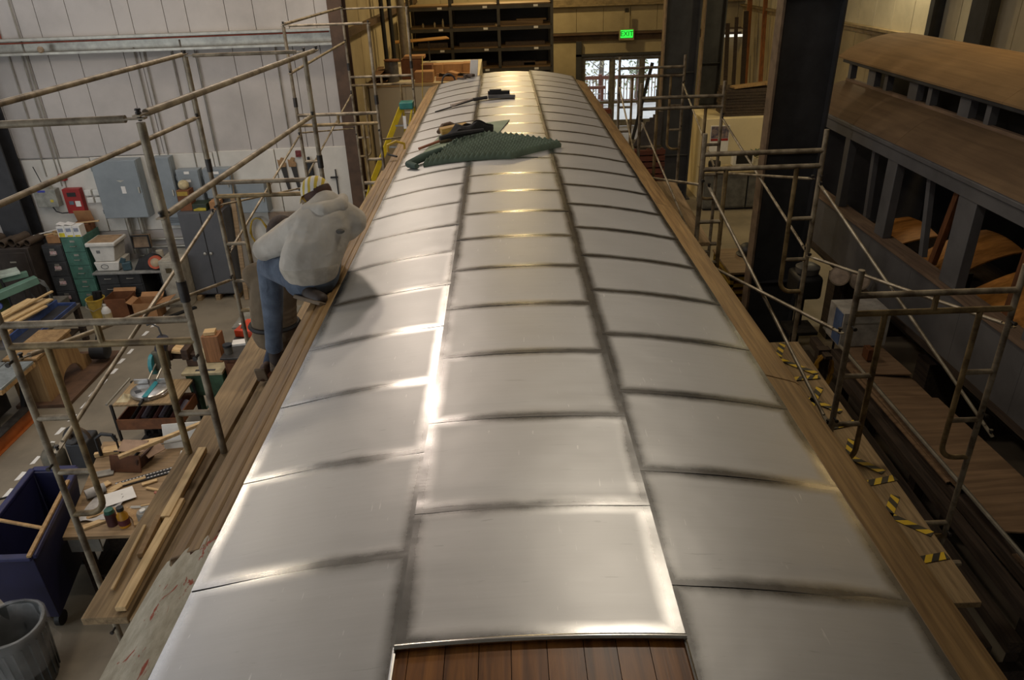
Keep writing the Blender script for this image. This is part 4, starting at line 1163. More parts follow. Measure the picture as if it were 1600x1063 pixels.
MB().box(-7.50, -7.42, y0 - 0.004, y0, 2.18, 2.32).build('sticker', MT_paper, c)
MB().prism([(-7.56, 2.44), (-7.40, 2.44), (-7.48, 2.40)], y0 - 0.004, y0, 'xz').build('badge', MT_galv, c)
for xx in (-7.62, -7.36): MB().tube((xx, 14.46, 0.9), (xx, 14.46, 1.68), 0.05, 10).build('conduit', MT_galv, c)
c, y0 = wall_cabinet(-6.80, -6.47, 1.48, 2.84, 0.22, 'tall narrow grey electric cabinet right of the largest one')
for k in range(7): MB().box(-6.74, -6.53, y0 - 0.004, y0, 1.54 + k * 0.018, 1.546 + k * 0.018).build('vent_slot', MT_dark, c)
c, y0 = wall_cabinet(-6.42, -5.97, 1.75, 2.58, 0.2, 'blue-grey electric panel with white labels above the locker')
for zz in (2.50, 2.34): MB().box(-6.25, -6.15, y0 - 0.004, y0, zz, zz + 0.05).build('sticker', MT_paper, c)
c, y0 = wall_cabinet(-5.90, -5.38, 2.0, 2.58, 0.2, 'smaller blue-grey electric panel between two conduits')
MB().box(-5.68, -5.58, y0 - 0.004, y0, 2.48, 2.53).build('sticker', MT_paper, c)
c, y0 = wall_cabinet(-5.28, -4.72, 1.70, 2.30, 0.28, 'wide low grey electric box behind the second scaffold frame')
MB().box(-5.05, -4.90, y0 - 0.004, y0, 2.02, 2.10).build('sticker', M('pale_blue_label', (170, 190, 190), 0.6), c)
# fire panel and small boxes
RED = M('fire_red', (150, 26, 22), 0.45, 0, 0.1, 3)
c = thing('fire_alarm_panel', 'red fire alarm panel with dark window and white card', 'alarm panel', (-8.5, 14.585, 1.78))
MB().box(-8.74, -8.40, 14.45, 14.585, 1.78, 2.27).build('case', RED, c, bevel=0.006)
MB().box(-8.66, -8.49, 14.443, 14.45, 2.12, 2.20).build('window', MT_black, c)
MB().box(-8.66, -8.57, 14.443, 14.45, 1.96, 2.03).build('display', M('panel_label_grey', (96, 110, 124), 0.5), c)
MB().box(-8.54, -8.44, 14.442, 14.45, 1.92, 2.03).build('card', MT_paper, c)
c = thing('alarm_bell_box', 'small red box on the conduit above the fire panel', 'alarm box', (-8.70, 14.585, 2.42))
MB().box(-8.76, -8.63, 14.50, 14.585, 2.42, 2.55).build('case', RED, c, bevel=0.01)
MB().lathe((-8.695, 14.50, 2.485), [(0.0, 0), (0.035, 0), (0.035, 0.012), (0, 0.016)], 10, 0, (0, -1, 0)).build('cover', M('dull_red', (120, 34, 26), 0.5), c)
k = 0
for (x, z) in ((-8.34, 2.11), (-8.18, 2.11), (-8.33, 1.96), (-8.17, 1.96)):
    lab = ['upper left', 'upper right', 'lower left', 'lower right'][k]
    c = thing('switch_box', lab + ' of the four white boxes beside the red fire panel', 'switch box', (x, 14.585, z), 'white boxes beside the fire panel')
    MB().box(x, x + 0.125, 14.50, 14.585, z, z + 0.115).build('case', MT_white, c, bevel=0.012)
    MB().box(x + 0.03, x + 0.095, 14.495, 14.50, z + 0.03, z + 0.085).build('cover', MT_white, c)
    k += 1
c = thing('control_box', 'grey box with blue top label left of the red fire panel', 'control box', (-9.05, 14.585, 2.0))
MB().box(-9.28, -8.86, 14.42, 14.585, 1.93, 2.28).build('case', M('grey_box', (150, 150, 140), 0.5), c, bevel=0.008)
MB().prism([(-9.24, 2.28), (-8.95, 2.28), (-8.98, 2.34), (-9.20, 2.34)], 14.44, 14.56, 'xz').build('lid', M('grey_box', (150, 150, 140), 0.5), c)
MB().box(-9.20, -9.05, 14.415, 14.42, 2.23, 2.27).build('label', M('blue_print', (60, 70, 170), 0.5), c)
MB().box(-9.0, -8.94, 14.415, 14.42, 2.03, 2.08).build('sticker', M('yellow_sticker', (200, 180, 60), 0.5), c)
MB().tube((-9.1, 14.5, 2.34), (-9.18, 14.5, 2.72), 0.008, 6).build('antenna', MT_black, c)
MB().path([(-9.05, 14.5, 1.93), (-9.0, 14.5, 1.82), (-8.9, 14.5, 1.78), (-8.45, 14.5, 1.80)], 0.012, 6).build('cable', MT_black, c)
# file cabinets
def file_cabinet(x0, x1, y0, y1, h, n, mat, label, cards):
    c = thing('file_cabinet', label, 'file cabinet', ((x0 + x1) / 2, y0, 0))
    MB().box(x0, x1, y0 + 0.02, y1, 0, h).build('case', mat, c, bevel=0.005)
    hh = (h - 0.06) / n
    for k in range(n):
        z = 0.04 + k * hh
        d = MB().box(x0 + 0.012, x1 - 0.012, y0, y0 + 0.02, z + 0.006, z + hh - 0.006).build('drawer', mat, c, bevel=0.004)
        xm = (x0 + x1) / 2
        MB().path([(xm - 0.06, y0, z + hh * 0.45), (xm - 0.055, y0 - 0.03, z + hh * 0.45), (xm + 0.055, y0 - 0.03, z + hh * 0.45), (xm + 0.06, y0, z + hh * 0.45)], 0.007, 6).build('handle', MT_galv, d)
        MB().box(xm - 0.045, xm + 0.045, y0 - 0.006, y0, z + hh * 0.72, z + hh * 0.86).build('card_holder', MT_galv, d)
        if cards and cards[k]:
            MB().box(xm - 0.06, xm + 0.07, y0 - 0.004, y0, z + hh * 0.48, z + hh * 0.70).build('sticker', cards[k], d)
    return c
PK = M('pink_flag_sticker', (186, 132, 130), 0.6, 0, 0.3, 30, 0, (200, 196, 190))
file_cabinet(-9.14, -8.74, 13.88, 14.5, 1.32, 4, M('charcoal_enamel', (62, 63, 64), 0.45), 'charcoal four drawer file cabinet with pink stickers', [PK, PK, PK, PK])
file_cabinet(-8.72, -8.28, 13.88, 14.52, 1.47, 5, M('sea_green_enamel', (72, 116, 100), 0.45), 'sea green five drawer file cabinet beside the charcoal one', [None] * 5)
c = thing('storage_carton', 'opened brown carton of oddments on the charcoal file cabinet', 'carton', (-8.95, 14.1, 1.32))
MB().box(-9.06, -8.80, 14.0, 14.3, 1.325, 1.47).build('box', MT_card, c, bevel=0.004)
MB().ob((-9.02, 14.1, 1.49), (0.2, 0.05, 0.02), 0.5).ob((-8.92, 14.2, 1.50), (0.25, 0.03, 0.03), -0.3).ob((-8.86, 14.05, 1.49), (0.1, 0.05, 0.03), 0.9).build('scraps', WD_pinex, c)
stick('white_stick', 'white stick lying across the top of the charcoal file cabinet', (-9.28, 13.98, 1.50), (-8.72, 14.25, 1.58), 0.018, 0.018, MT_white)
YB = M('box_yellow', (206, 190, 40), 0.6)
for k, (x, w_) in enumerate(((-8.74, 0.15), (-8.585, 0.145), (-8.435, 0.14))):
    lab = ['left', 'middle', 'right'][k]
    c = thing('small_carton', lab + ' white carton with yellow print on the green file cabinet', 'carton', (x + w_ / 2, 14.0, 1.47), 'white cartons on the green cabinet')
    MB().box(x, x + w_, 13.90, 14.10, 1.473, 1.69).build('box', MT_paper, c, bevel=0.003)
    MB().box(x + 0.02, x + w_ - 0.02, 13.896, 13.90, 1.48, 1.56 if k == 0 else 1.51).build('yellow_print', YB, c)
    MB().box(x + 0.02, x + w_ - 0.03, 13.896, 13.90, 1.58, 1.65).build('grey_print', M('grey_print', (150, 156, 170), 0.6), c)
    if k != 2: MB().ob((x + w_ / 2, 14.0, 1.715), (w_, 0.16, 0.004), 0, 0.25).build('flap', MT_paper, c)
c = thing('storage_carton', 'brown carton on the white board ledge behind the green cabinet', 'carton', (-8.35, 14.40, 1.47))
MB().box(-8.62, -8.30, 14.2, 14.48, 1.473, 1.62).build('box', MT_cardd, c)
MB().ob((-8.46, 14.46, 1.72), (0.34, 0.01, 0.24), 0, 0, 0.25).build('flap', MT_card, c)
stick('wood_strip', 'pale strip of wood on the brown carton', (-8.62, 14.22, 1.64), (-8.10, 14.3, 1.66), 0.05, 0.02, WD_pinex)
# steel desk with bins and clutter
CH = M('charcoal_enamel', (62, 63, 64), 0.45)
c = thing('desk', 'charcoal steel desk with drawers below the electric cabinets', 'desk', (-7.6, 14.1, 0))
MB().box(-8.22, -6.86, 13.72, 14.5, 0.73, 0.77).build('desktop', M('desk_grey', (140, 140, 134), 0.4), c, bevel=0.006)
MB().box(-8.18, -7.30, 13.80, 14.45, 0.04, 0.73).build('pedestal', CH, c)
for cx in (-8.16, -7.72):
    for k in range(3):
        d = MB().box(cx + 0.01, cx + 0.40, 13.782, 13.80, 0.07 + 0.22 * k, 0.27 + 0.22 * k).build('drawer', CH, c, bevel=0.004)
        MB().path([(cx + 0.13, 13.78, 0.19 + .22 * k), (cx + 0.135, 13.755, 0.19 + .22 * k), (cx + 0.265, 13.755, 0.19 + .22 * k), (cx + 0.27, 13.78, 0.19 + .22 * k)], 0.007, 6).build('handle', MT_galv, d)
MB().box(-6.94, -6.88, 13.80, 14.45, 0.0, 0.73).build('side_panel', CH, c)
MB().box(-7.30, -6.94, 14.38, 14.42, 0.3, 0.73).build('modesty_panel', MT_black, c)
BIN = M('bin_plastic', (206, 202, 192), 0.5, 0, 0.08, 5)
c = thing('lidded_bin', 'white plastic bin with a dusty tan lid on the desk', 'bin', (-7.92, 14.1, 0.97))
MB().prism([(-8.14, 0.965), (-7.76, 0.965), (-7.70, 1.28), (-8.19, 1.28)], 13.84, 14.30, 'xz').build('tub', BIN, c, bevel=0.015)
MB().box(-8.24, -7.66, 13.80, 14.34, 1.28, 1.36).build('lid', BIN, c, bevel=0.02)
MB().box(-8.20, -7.70, 13.84, 14.30, 1.36, 1.364).build('dust', M('tan_dust', (160, 132, 100), 0.9), c)
MB().box(-8.07, -8.0, 13.835, 13.84, 1.14, 1.20).build('mark', M('grey_mark', (120, 120, 118), 0.6), c)
c = thing('storage_bin', 'shallow white plastic bin under the lidded bin', 'bin', (-7.92, 14.1, 0.77))
MB().prism([(-8.14, 0.775), (-7.72, 0.775), (-7.68, 0.96), (-8.18, 0.96)], 13.82, 14.32, 'xz').build('tub', BIN, c, bevel=0.015)
MB().path([(-7.98 + 0.07 * math.cos(a), 13.815, 0.87 + 0.045 * math.sin(a)) for a in [k * math.pi / 8 for k in range(17)]], 0.006, 5).build('handle_ring', M('grey_mark', (120, 120, 118), 0.6), c)
m = MB()
def fn(a, b):
    e = min(a, 1 - a, b, 1 - b)
    return (-7.42 + 0.52 * a, 13.82 + 0.40 * b, 0.78 + 0.26 * min(1, e * 4.5) * (0.8 + 0.25 * math.sin(a * 8) * math.cos(b * 6)))
m.grid(fn, 14, 10, 0.01)
single('tool_bag', 'slumped black bag on the steel desk', 'bag', m, M('black_cloth', (34, 34, 36), 0.85), (-7.2, 14.0, 0.77))
OR = M('orange_plastic', (190, 82, 44), 0.5)
c = thing('cord_reel', 'orange cord reel on the desk right of the black bag', 'cord reel', (-6.98, 13.85, 0.9))
MB().lathe((-6.98, 13.88, 0.91), [(0.13, 0), (0.13, 0.015), (0.06, 0.015), (0.06, 0.09), (0.13, 0.09), (0.13, 0.105), (0.05, 0.105)], 18, 0, (0.25, -1, 0.25)).build('drum', OR, c)
MB().lathe((-6.98, 13.88, 0.91), [(0.05, 0.104), (0.085, 0.112), (0.03, 0.13)], 14, 0, (0.25, -1, 0.25)).build('hub', M('tan_metal', (170, 150, 120), 0.5), c)
single('hand_tool', 'amber tool lying beside the orange reel on the desk', 'tool', MB().ob((-6.86, 13.9, 0.82), (0.18, 0.10, 0.09), 0.5).tube((-6.82, 13.84, 0.8), (-6.72, 13.78, 0.8), 0.02), M('amber_tool', (176, 118, 50), 0.5), (-6.86, 13.9, 0.77), 0.012)
c = thing('framed_box', 'black framed box leaning on the wall behind the desk', 'box', (-7.3, 14.4, 1.05))
MB().ob((-7.35, 14.28, 1.22), (0.34, 0.06, 0.26), 0.1, 0, -0.2).build('back', M('tan_card', (130, 108, 84), 0.8), c)
for (dx, dz, w_, h_) in ((0, 0.125, 0.34, 0.02), (0, -0.125, 0.34, 0.02), (-0.165, 0, 0.02, 0.25), (0.165, 0, 0.02, 0.25)): MB().box(-7.35 + dx - w_ / 2, -7.35 + dx + w_ / 2, 14.20, 14.24, 1.22 + dz - h_ / 2, 1.22 + dz + h_ / 2).build('rim', MT_black, c)
single('cream_can', 'small cream can on the back of the desk', 'can', MB().lathe((-7.05, 14.25, 0.77), [(0.0, 0), (0.07, 0), (0.07, 0.24), (0.066, 0.25), (0, 0.25)], 14), M('cream_can', (196, 186, 164), 0.5), (-7.05, 14.25, 0.77))
m = MB(); m.ob((-7.56, 13.86, 0.86), (0.16, 0.12, 0.16), 0.3).ob((-7.6, 13.82, 0.98), (0.10, 0.03, 0.12), 0.3, 0.5)
single('power_tool', 'blue-green power tool beside the bins on the desk', 'tool', m, M('teal_tool', (58, 84, 92), 0.5), (-7.56, 13.86, 0.78), 0.015)
# beige cabinet and grey locker
BG = M('beige_enamel', (170, 164, 148), 0.5)
c = thing('low_cabinet', 'beige low cabinet with a small window left of the locker', 'cabinet', (-6.65, 13.9, 0))
MB().box(-6.86, -6.42, 13.70, 14.45, 0, 0.98).build('case', BG, c, bevel=0.008)
MB().box(-6.83, -6.45, 13.685, 13.70, 0.05, 0.94).build('door', BG, c, bevel=0.006)
MB().box(-6.74, -6.62, 13.675, 13.685, 0.74, 0.84).build('dial_plate', M('dark_brass', (96, 84, 60), 0.4, 0.5), c)
LK = M('locker_grey', (84, 85, 88), 0.45, 0.1, 0.1, 2)
c = thing('locker', 'tall dark grey two door locker standing on a wooden pallet', 'locker', (-6.0, 14.1, 0))
MB().box(-6.42, -5.54, 14.06, 14.5, 0.10, 1.84).build('case', LK, c, bevel=0.005)
for (a, b, hx) in ((-6.41, -5.99, -6.04), (-5.97, -5.55, -5.92)):
    d = MB().box(a, b, 14.035, 14.06, 0.13, 1.82).build('door', LK, c, bevel=0.005)
    MB().lathe((hx, 14.035, 1.0), [(0.012, 0), (0.012, 0.02), (0.03, 0.025), (0.03, 0.045), (0, 0.05)], 12, 0, (0, -1, 0)).build('knob', MT_galv, d)
for x in (-6.40, -6.02, -5.64): MB().box(x, x + 0.09, 13.98, 14.5, 0.0, 0.10).build('pallet_block', WD_plank, c)
c = thing('storage_carton', 'brown carton holding a crumpled paper roll on top of the locker', 'carton', (-6.28, 14.25, 1.84))
MB().box(-6.38, -6.14, 14.15, 14.4, 1.843, 2.24).build('box', MT_cardd, c)
MB().ball((-6.26, 14.27, 2.32), (0.11, 0.09, 0.10), 10).build('paper_wad', M('cream_paper', (196, 180, 140), 0.9, 0, 0.2, 12, 0.5), c)
MB().box(-6.37, -6.17, 14.145, 14.15, 2.14, 2.22).build('yellow_print', M('dull_yellow', (170, 140, 50), 0.6), c)
c = thing('green_case', 'dark green and yellow case lying on the locker', 'case', (-5.98, 14.22, 1.84))
MB().box(-6.12, -5.84, 14.10, 14.4, 1.843, 1.98).build('body', M('case_green', (40, 52, 34), 0.5), c, bevel=0.01)
MB().prism([(-6.10, 1.85), (-5.86, 1.85), (-5.86, 1.90), (-6.0, 1.91), (-6.10, 1.88)], 14.09, 14.10, 'xz').build('yellow_stripe', M('dull_yellow2', (190, 170, 50), 0.6), c)
single('brown_box', 'small tan box beside the green case on the locker', 'box', MB().box(-5.80, -5.62, 14.15, 14.4, 1.843, 2.0), MT_card, (-5.7, 14.2, 1.84), 0.004)
stick('wood_plank', 'brown plank leaning on the wall right of the locker', (-5.38, 13.95, 0.0), (-5.42, 14.50, 2.45), 0.09, 0.03, WD_ply)
c = thing('hose_coil', 'yellow air hose coiled on the wall behind the second scaffold frame', 'hose', (-5.0, 14.5, 1.2))
MB().path([(-5.05 + (0.16 + 0.01 * (k % 3)) * math.cos(k * 0.5), 14.50 - 0.012 * (k % 5), 1.25 + 0.30 * math.sin(k * 0.5)) for k in range(50)], 0.012, 6).build('coil', M('cord_yellow', (190, 160, 60), 0.5), c)
# bench along the wall behind the workers
c = thing('wall_bench', 'long brown workbench along the wall behind the two workers', 'workbench', (-4.2, 14.0, 0))
MB().box(-4.80, -3.08, 13.75, 14.5, 0.98, 1.05).build('benchtop', WD_plank, c, bevel=0.006)
MB().box(-4.65, -3.3, 13.85, 14.45, 0.08, 0.98).build('cupboard', M('dusty_rose_brown', (118, 100, 88), 0.7), c)
for x in (-4.78, -3.20): MB().box(x, x + 0.09, 13.8, 13.89, 0, 0.98).box(x, x + 0.09, 14.36, 14.45, 0, 0.98).build('leg', WD_dark, c)
MB().box(-4.80, -3.08, 14.46, 14.5, 1.05, 1.65).build('backboard', M('bench_backboard', (140, 122, 104), 0.7), c)
c = thing('black_grinder', 'round dark bench grinder behind the kneeling worker', 'grinder', (-4.55, 14.1, 1.05))
MB().lathe((-4.72, 14.10, 1.26), [(0.05, 0), (0.15, 0.01), (0.15, 0.08), (0.09, 0.09), (0.09, 0.26), (0.15, 0.27), (0.15, 0.34), (0.05, 0.35)], 16, 0, (1, 0, 0)).build('motor', MT_black, c)
MB().box(-4.65, -4.45, 14.0, 14.2, 1.052, 1.20).build('base', MT_iron, c, bevel=0.01)
c = thing('drill', 'yellow power drill with silver cap between the two workers', 'drill', (-4.05, 14.0, 1.05))
MB().lathe((-4.10, 14.05, 1.19), [(0.02, 0), (0.06, 0.03), (0.075, 0.12), (0.07, 0.24), (0.03, 0.30)], 12, 0, (1, -0.2, 0.25)).build('motor_housing', M('drill_yellow', (170, 140, 40), 0.5), c)
MB().tube((-4.12, 14.05, 1.06), (-4.08, 14.05, 1.2), 0.035, 8).build('handle', MT_black, c)
MB().lathe((-4.0, 14.05, 1.40), [(0.06, 0), (0.062, 0.08), (0, 0.085)], 12).build('cap', MT_galv, c)
m = MB(); m.path([(-4.30 + 0.42 - 0.42 * math.cos(a) * 1.0, 14.38, 1.15 + 0.62 * math.sin(a)) for a in [k * math.pi / 12 for k in range(10)]], 0.022, 8)
single('air_hose', 'dark brown hose arching over the bench behind the workers', 'hose', m, M('hose_brown', (60, 46, 38), 0.6), (-4.2, 14.38, 1.1))
for k, (x, lab) in enumerate(((-4.36, 'left'), (-4.16, 'right'))):
    c = thing('handsaw', lab + ' handsaw hanging on the wall with a wooden handle', 'saw', (x, 14.55, 2.05), 'handsaws on the wall')
    MB().prism([(x - 0.06, 2.55), (x + 0.055, 2.55), (x + 0.07, 2.05), (x + 0.02, 2.05)], 14.555, 14.562, 'xz').build('blade', M('saw_steel_dark', (62, 58, 54), 0.5, 0.5), c)
    MB().prism([(x - 0.09, 2.53), (x + 0.05, 2.53), (x + 0.06, 2.60), (x + 0.02, 2.64), (x + 0.05, 2.70), (x - 0.02, 2.72), (x - 0.06, 2.66), (x - 0.1, 2.68)], 14.545, 14.57, 'xz').build('handle', M('saw_handle', (150, 116, 74), 0.5), c, bevel=0.006)
single('fire_pull', 'small dark red pull station above the handsaws', 'alarm box', MB().box(-4.08, -3.98, 14.53, 14.585, 2.72, 2.84).box(-4.06, -4.0, 14.52, 14.53, 2.75, 2.79), M('pull_red', (110, 30, 26), 0.5), (-4.03, 14.585, 2.72), 0.006)
single('spray_gun', 'black tool hanging on the wall right of the handsaws', 'tool', MB().box(-3.90, -3.78, 14.5, 14.58, 2.25, 2.62).tube((-3.84, 14.52, 2.62), (-3.84, 14.52, 2.72), 0.03), MT_black, (-3.84, 14.58, 2.25), 0.02)
c = thing('bar_clamp', 'thin black bar clamp hanging on the white wall panel', 'clamp', (-3.36, 14.55, 2.0))
MB().box(-3.37, -3.35, 14.55, 14.57, 1.95, 2.45).build('bar', MT_black, c)
MB().box(-3.47, -3.33, 14.53, 14.57, 2.28, 2.31).build('jaw', MT_black, c)
single('wall_bottle', 'small black bottle on the bench beside the bar clamp', 'bottle', MB().lathe((-3.18, 14.38, 1.655), [(0.05, 0), (0.055, 0.12), (0.02, 0.17), (0.02, 0.22), (0, 0.225)], 10), MT_black, (-3.18, 14.38, 1.65))
# dark machine and junk at the far left edge
c = thing('steel_cabinet', 'dark brown steel cabinet at the left edge below the column', 'cabinet', (-9.9, 13.9, 0))
MB().box(-10.4, -9.22, 13.6, 14.15, 0.0, 1.38).build('case', M('dark_brown_enamel', (58, 50, 44), 0.6), c, bevel=0.01)
MB().box(-9.82, -9.28, 13.58, 13.6, 0.08, 1.3).build('door', M('dark_brown_enamel', (58, 50, 44), 0.6), c, bevel=0.008)
MB().box(-10.3, -9.9, 13.585, 13.6, 0.15, 1.0).build('opening', MT_black, c)
MB().box(-9.62, -9.50, 13.572, 13.58, 1.1, 1.13).build('name_plate', MT_galv, c)
for k in range(8):
    x = -10.3 + k * 0.15
    lab = ['first', 'second', 'third', 'fourth', 'fifth', 'sixth', 'seventh', 'eighth'][k] + ' from the left of the dusty pipes on the dark brown cabinet'
    m = MB(); r0 = 0.05 + 0.02 * (k % 3)
    m.lathe((x, 13.64 + 0.05 * (k % 2), 1.385 + r0), [(r0 * 0.75, 0), (r0, 0), (r0, 0.42), (r0 * 0.75, 0.42), (r0 * 0.75, 0)], 14, 0, (0.15, 1, 0), False)
    single('pipe_piece', lab, 'pipe', m, M('dusty_pipe', (84, 70, 56), 0.7, 0.2, 0.2, 7), (x, 13.64, 1.385), 0, 'pipes on the dark cabinet')
# green machine with a coil of hose, left edge
GM = M('machine_green', (74, 92, 66), 0.5, 0, 0.12, 3)
GS = M('machine_sea_green', (104, 136, 118), 0.5, 0, 0.1, 3)
c = thing('band_saw', 'olive green machine column at the left edge with a sea green arm', 'machine', (-9.4, 12.6, 0))
MB().prism([(-9.75, 0), (-9.30, 0), (-9.42, 1.9), (-9.75, 1.9)], 12.45, 12.8, 'xz').build('column', GM, c, bevel=0.03)
MB().bar((-9.35, 12.5, 0.85), (-8.86, 13.05, 0.95), 0.16, 0.14).build('arm', GS, c, bevel=0.01)
MB().ob((-9.38, 12.95, 1.12), (0.5, 0.34, 0.05), 0.7).build('table', M('pale_green_table', (190, 204, 190), 0.4), c, bevel=0.006)
MB().ob((-9.22, 13.0, 1.04), (0.42, 0.10, 0.10), 0.7).build('fence', GS, c, bevel=0.005)
MB().lathe((-9.28, 12.43, 0.70), [(0, 0), (0.06, 0), (0.06, 0.04), (0, 0.045)], 12, 0, (0.2, -1, 0.2)).build('knob', M('knob_blue', (46, 60, 130), 0.4), c)
m = MB(); m.path([(-8.92 + (0.20 + 0.012 * (k % 4)) * math.cos(k * 0.45), 13.05 + 0.10 * math.sin(k * 0.22), 0.66 + (0.27 + 0.012 * (k % 3)) * math.sin(k * 0.45)) for k in range(64)], 0.014, 6)
m.path([(-8.75, 13.1, 0.5), (-8.68, 13.1, 0.2), (-8.62, 13.05, 0.03)], 0.014, 6)
m.path([(-9.05, 13.05, 0.45), (-9.02, 13.0, 0.2), (-9.0, 12.95, 0.03)], 0.014, 6)
single('hose_coil', 'grey cable coil hanging on the sea green machine arm', 'hose', m, M('cable_grey', (88, 88, 84), 0.5), (-8.92, 13.05, 0.5))
c = thing('shop_heater', 'small dusty grey machine on the floor left of the charcoal cabinet', 'machine', (-9.05, 13.55, 0))
MB().box(-8.86 - 0.36, -8.86, 13.42, 13.8, 0.0, 0.30).build('case', M('dusty_grey', (120, 116, 106), 0.7), c, bevel=0.02)
MB().box(-9.15, -8.95, 13.405, 13.42, 0.05, 0.12).build('grille', MT_black, c)
# bucket, bottle, cartons on the floor
c = thing('bucket', 'yellow plastic bucket holding black tubes in front of the desk', 'bucket', (-8.05, 13.3, 0))
MB().lathe((-8.05, 13.3, 0), [(0, 0.0), (0.135, 0), (0.165, 0.40), (0.175, 0.40), (0.175, 0.43), (0.155, 0.43), (0.13, 0.03), (0, 0.03)], 20).build('pail', M('pail_yellow', (190, 158, 62), 0.5), c)
MB().path([(-8.21, 13.28, 0.40), (-8.2, 13.17, 0.28), (-8.05, 13.12, 0.22), (-7.9, 13.17, 0.28), (-7.89, 13.28, 0.40)], 0.006, 6).build('bail', MT_galv, c)
MB().tube((-8.0, 13.3, 0.1), (-7.95, 13.32, 0.56), 0.05, 8).tube((-8.1, 13.36, 0.1), (-8.08, 13.4, 0.52), 0.05, 8).build('black_tube', MT_black, c)
c = thing('jug', 'white bottle with grey label beside the yellow bucket', 'bottle', (-7.86, 13.22, 0))
MB().lathe((-7.86, 13.22, 0), [(0, 0), (0.09, 0), (0.09, 0.20), (0.05, 0.27), (0.03, 0.28), (0.03, 0.33), (0, 0.33)], 16).build('bottle', MT_white, c)
MB().lathe((-7.86, 13.22, 0.05), [(0.092, 0), (0.092, 0.10)], 16, 0, (0, 0, 1), False).build('label', M('cream_label', (196, 180, 140), 0.6), c)
def open_carton(x0, x1, y0, y1, h, label, flaps, mat=MT_card):
    c = thing('cardboard_box', label, 'carton', ((x0 + x1) / 2, (y0 + y1) / 2, 0))
    m = MB(); t = 0.006
    m.box(x0, x1, y0, y0 + t, 0, h).box(x0, x1, y1 - t, y1, 0, h).box(x0, x0 + t, y0, y1, 0, h).box(x1 - t, x1, y0, y1, 0, h).box(x0, x1, y0, y1, 0, t)
    m.build('box', mat, c)
    for (cx, cy, sx, sy, ry, rx) in flaps:
        MB().ob((cx, cy, h), (sx, sy, 0.005), 0, ry, rx).build('flap', MT_card, c)
    return c
open_carton(-7.86, -7.42, 13.22, 13.62, 0.42, 'tall opened brown carton in front of the desk', [(-7.64, 13.66, 0.44, 0.12, 0, 0.9)], MT_cardd)
open_carton(-7.30, -6.84, 13.14, 13.50, 0.34, 'wide carton with spread flaps in front of the desk', [(-7.36, 13.32, 0.12, 0.34, 0.5, 0), (-6.70, 13.32, 0.28, 0.34, -0.25, 0), (-7.07, 13.56, 0.44, 0.16, 0, 0.6)])
stick('steel_bar', 'black steel bar on the floor beside the spread carton', (-6.66, 13.2, 0.02), (-6.3, 13.62, 0.02), 0.08, 0.04, MT_black)
# ------------------------------------------------------------------ middle of the left floor
# saw table, blue tray bench, tan machine, lumber
c = thing('bench', 'dark workbench with a blue edged tray in front of the file cabinets', 'workbench', (-8.1, 11.5, 0))
MB().box(-8.75, -7.80, 10.7, 12.4, 0.66, 0.72).build('benchtop', M('bench_dark_top', (96, 92, 88), 0.5), c, bevel=0.006)
BL = M('tray_blue', (64, 84, 134), 0.5)
MB().box(-8.16, -8.13, 10.7, 12.3, 0.72, 0.84).box(-7.83, -7.81, 10.7, 12.3, 0.72, 0.78).box(-8.13, -7.83, 12.27, 12.3, 0.72, 0.78).build('tray_edge', BL, c)
MB().box(-8.12, -7.84, 10.72, 12.26, 0.722, 0.735).build('tray_mat', M('dark_mat', (44, 44, 48), 0.7), c)
for (x, y) in ((-8.7, 10.75), (-7.90, 10.75), (-8.7, 12.28), (-7.90, 12.28)): MB().box(x, x + 0.09, y, y + 0.09, 0, 0.66).build('leg', WD_dark, c)
MB().box(-8.6, -7.9, 10.78, 12.3, 0.22, 0.26).build('shelf', WD_dark, c)
k = 0
for (a, b, wd, z) in (((-8.62, 10.75), (-8.22, 12.15), 0.14, 0.90), ((-8.46, 10.78), (-8.06, 12.05), 0.10, 0.94), ((-8.74, 10.9), (-8.45, 12.1), 0.12, 0.93), ((-8.36, 10.72), (-8.06, 11.85), 0.09, 0.90), ((-8.55, 10.8), (-8.16, 12.3), 0.05, 0.985), ((-8.68, 10.8), (-8.3, 12.0), 0.07, 0.975)):
    lab = ['wide pale board at the bottom', 'pale board on the right', 'pale board on the left', 'short pale board at the tray edge', 'narrow top strip', 'second narrow top strip'][k] + ' of the lumber pile beside the blue tray'
    stick('lumber_board', lab, (a[0], a[1], z), (b[0], b[1], z + 0.02), wd, 0.028, WD_pine, 'lumber pile beside the blue tray'); k += 1
for k, (y, s) in enumerate(((11.0, 0), (12.0, 0))):
    stick('bearer', ['near', 'far'][k] + ' bearer block under the lumber pile', (-8.74, y, 0.80), (-8.18, y, 0.80), 0.1, 0.155, WD_tan, 'bearers under the lumber pile', 'block')
c = thing('table_saw', 'cast iron machine table of pale plates at the left picture edge', 'machine', (-7.7, 9.5, 0))
MB().box(-8.3, -7.66, 9.15, 9.95, 0.80, 0.84).build('table_plate', M('pale_iron_plate', (176, 184, 184), 0.3, 0.6), c, bevel=0.006)
MB().box(-7.64, -7.24, 9.15, 9.95, 0.80, 0.84).build('table_plate', M('pale_iron_plate', (176, 184, 184), 0.3, 0.6), c, bevel=0.006)
MB().box(-8.3, -7.24, 9.12, 9.97, 0.74, 0.80).build('rim', WD_tan, c)
MB().box(-8.25, -7.75, 9.25, 9.85, 0.1, 0.74).build('cabinet', MT_dark, c, bevel=0.01)
for (x, y) in ((-7.40, 9.18), (-7.40, 9.86)): MB().bar((x, y, 0.74), (x - 0.2, y, 0), 0.06, 0.06).build('leg', MT_black, c)
MB().lathe((-7.62, 9.22, 0.5), [(0.12, 0), (0.14, 0.01), (0.14, 0.03), (0.12, 0.04)], 16, 0, (0, -1, 0), True).build('hand_wheel', MT_iron, c)
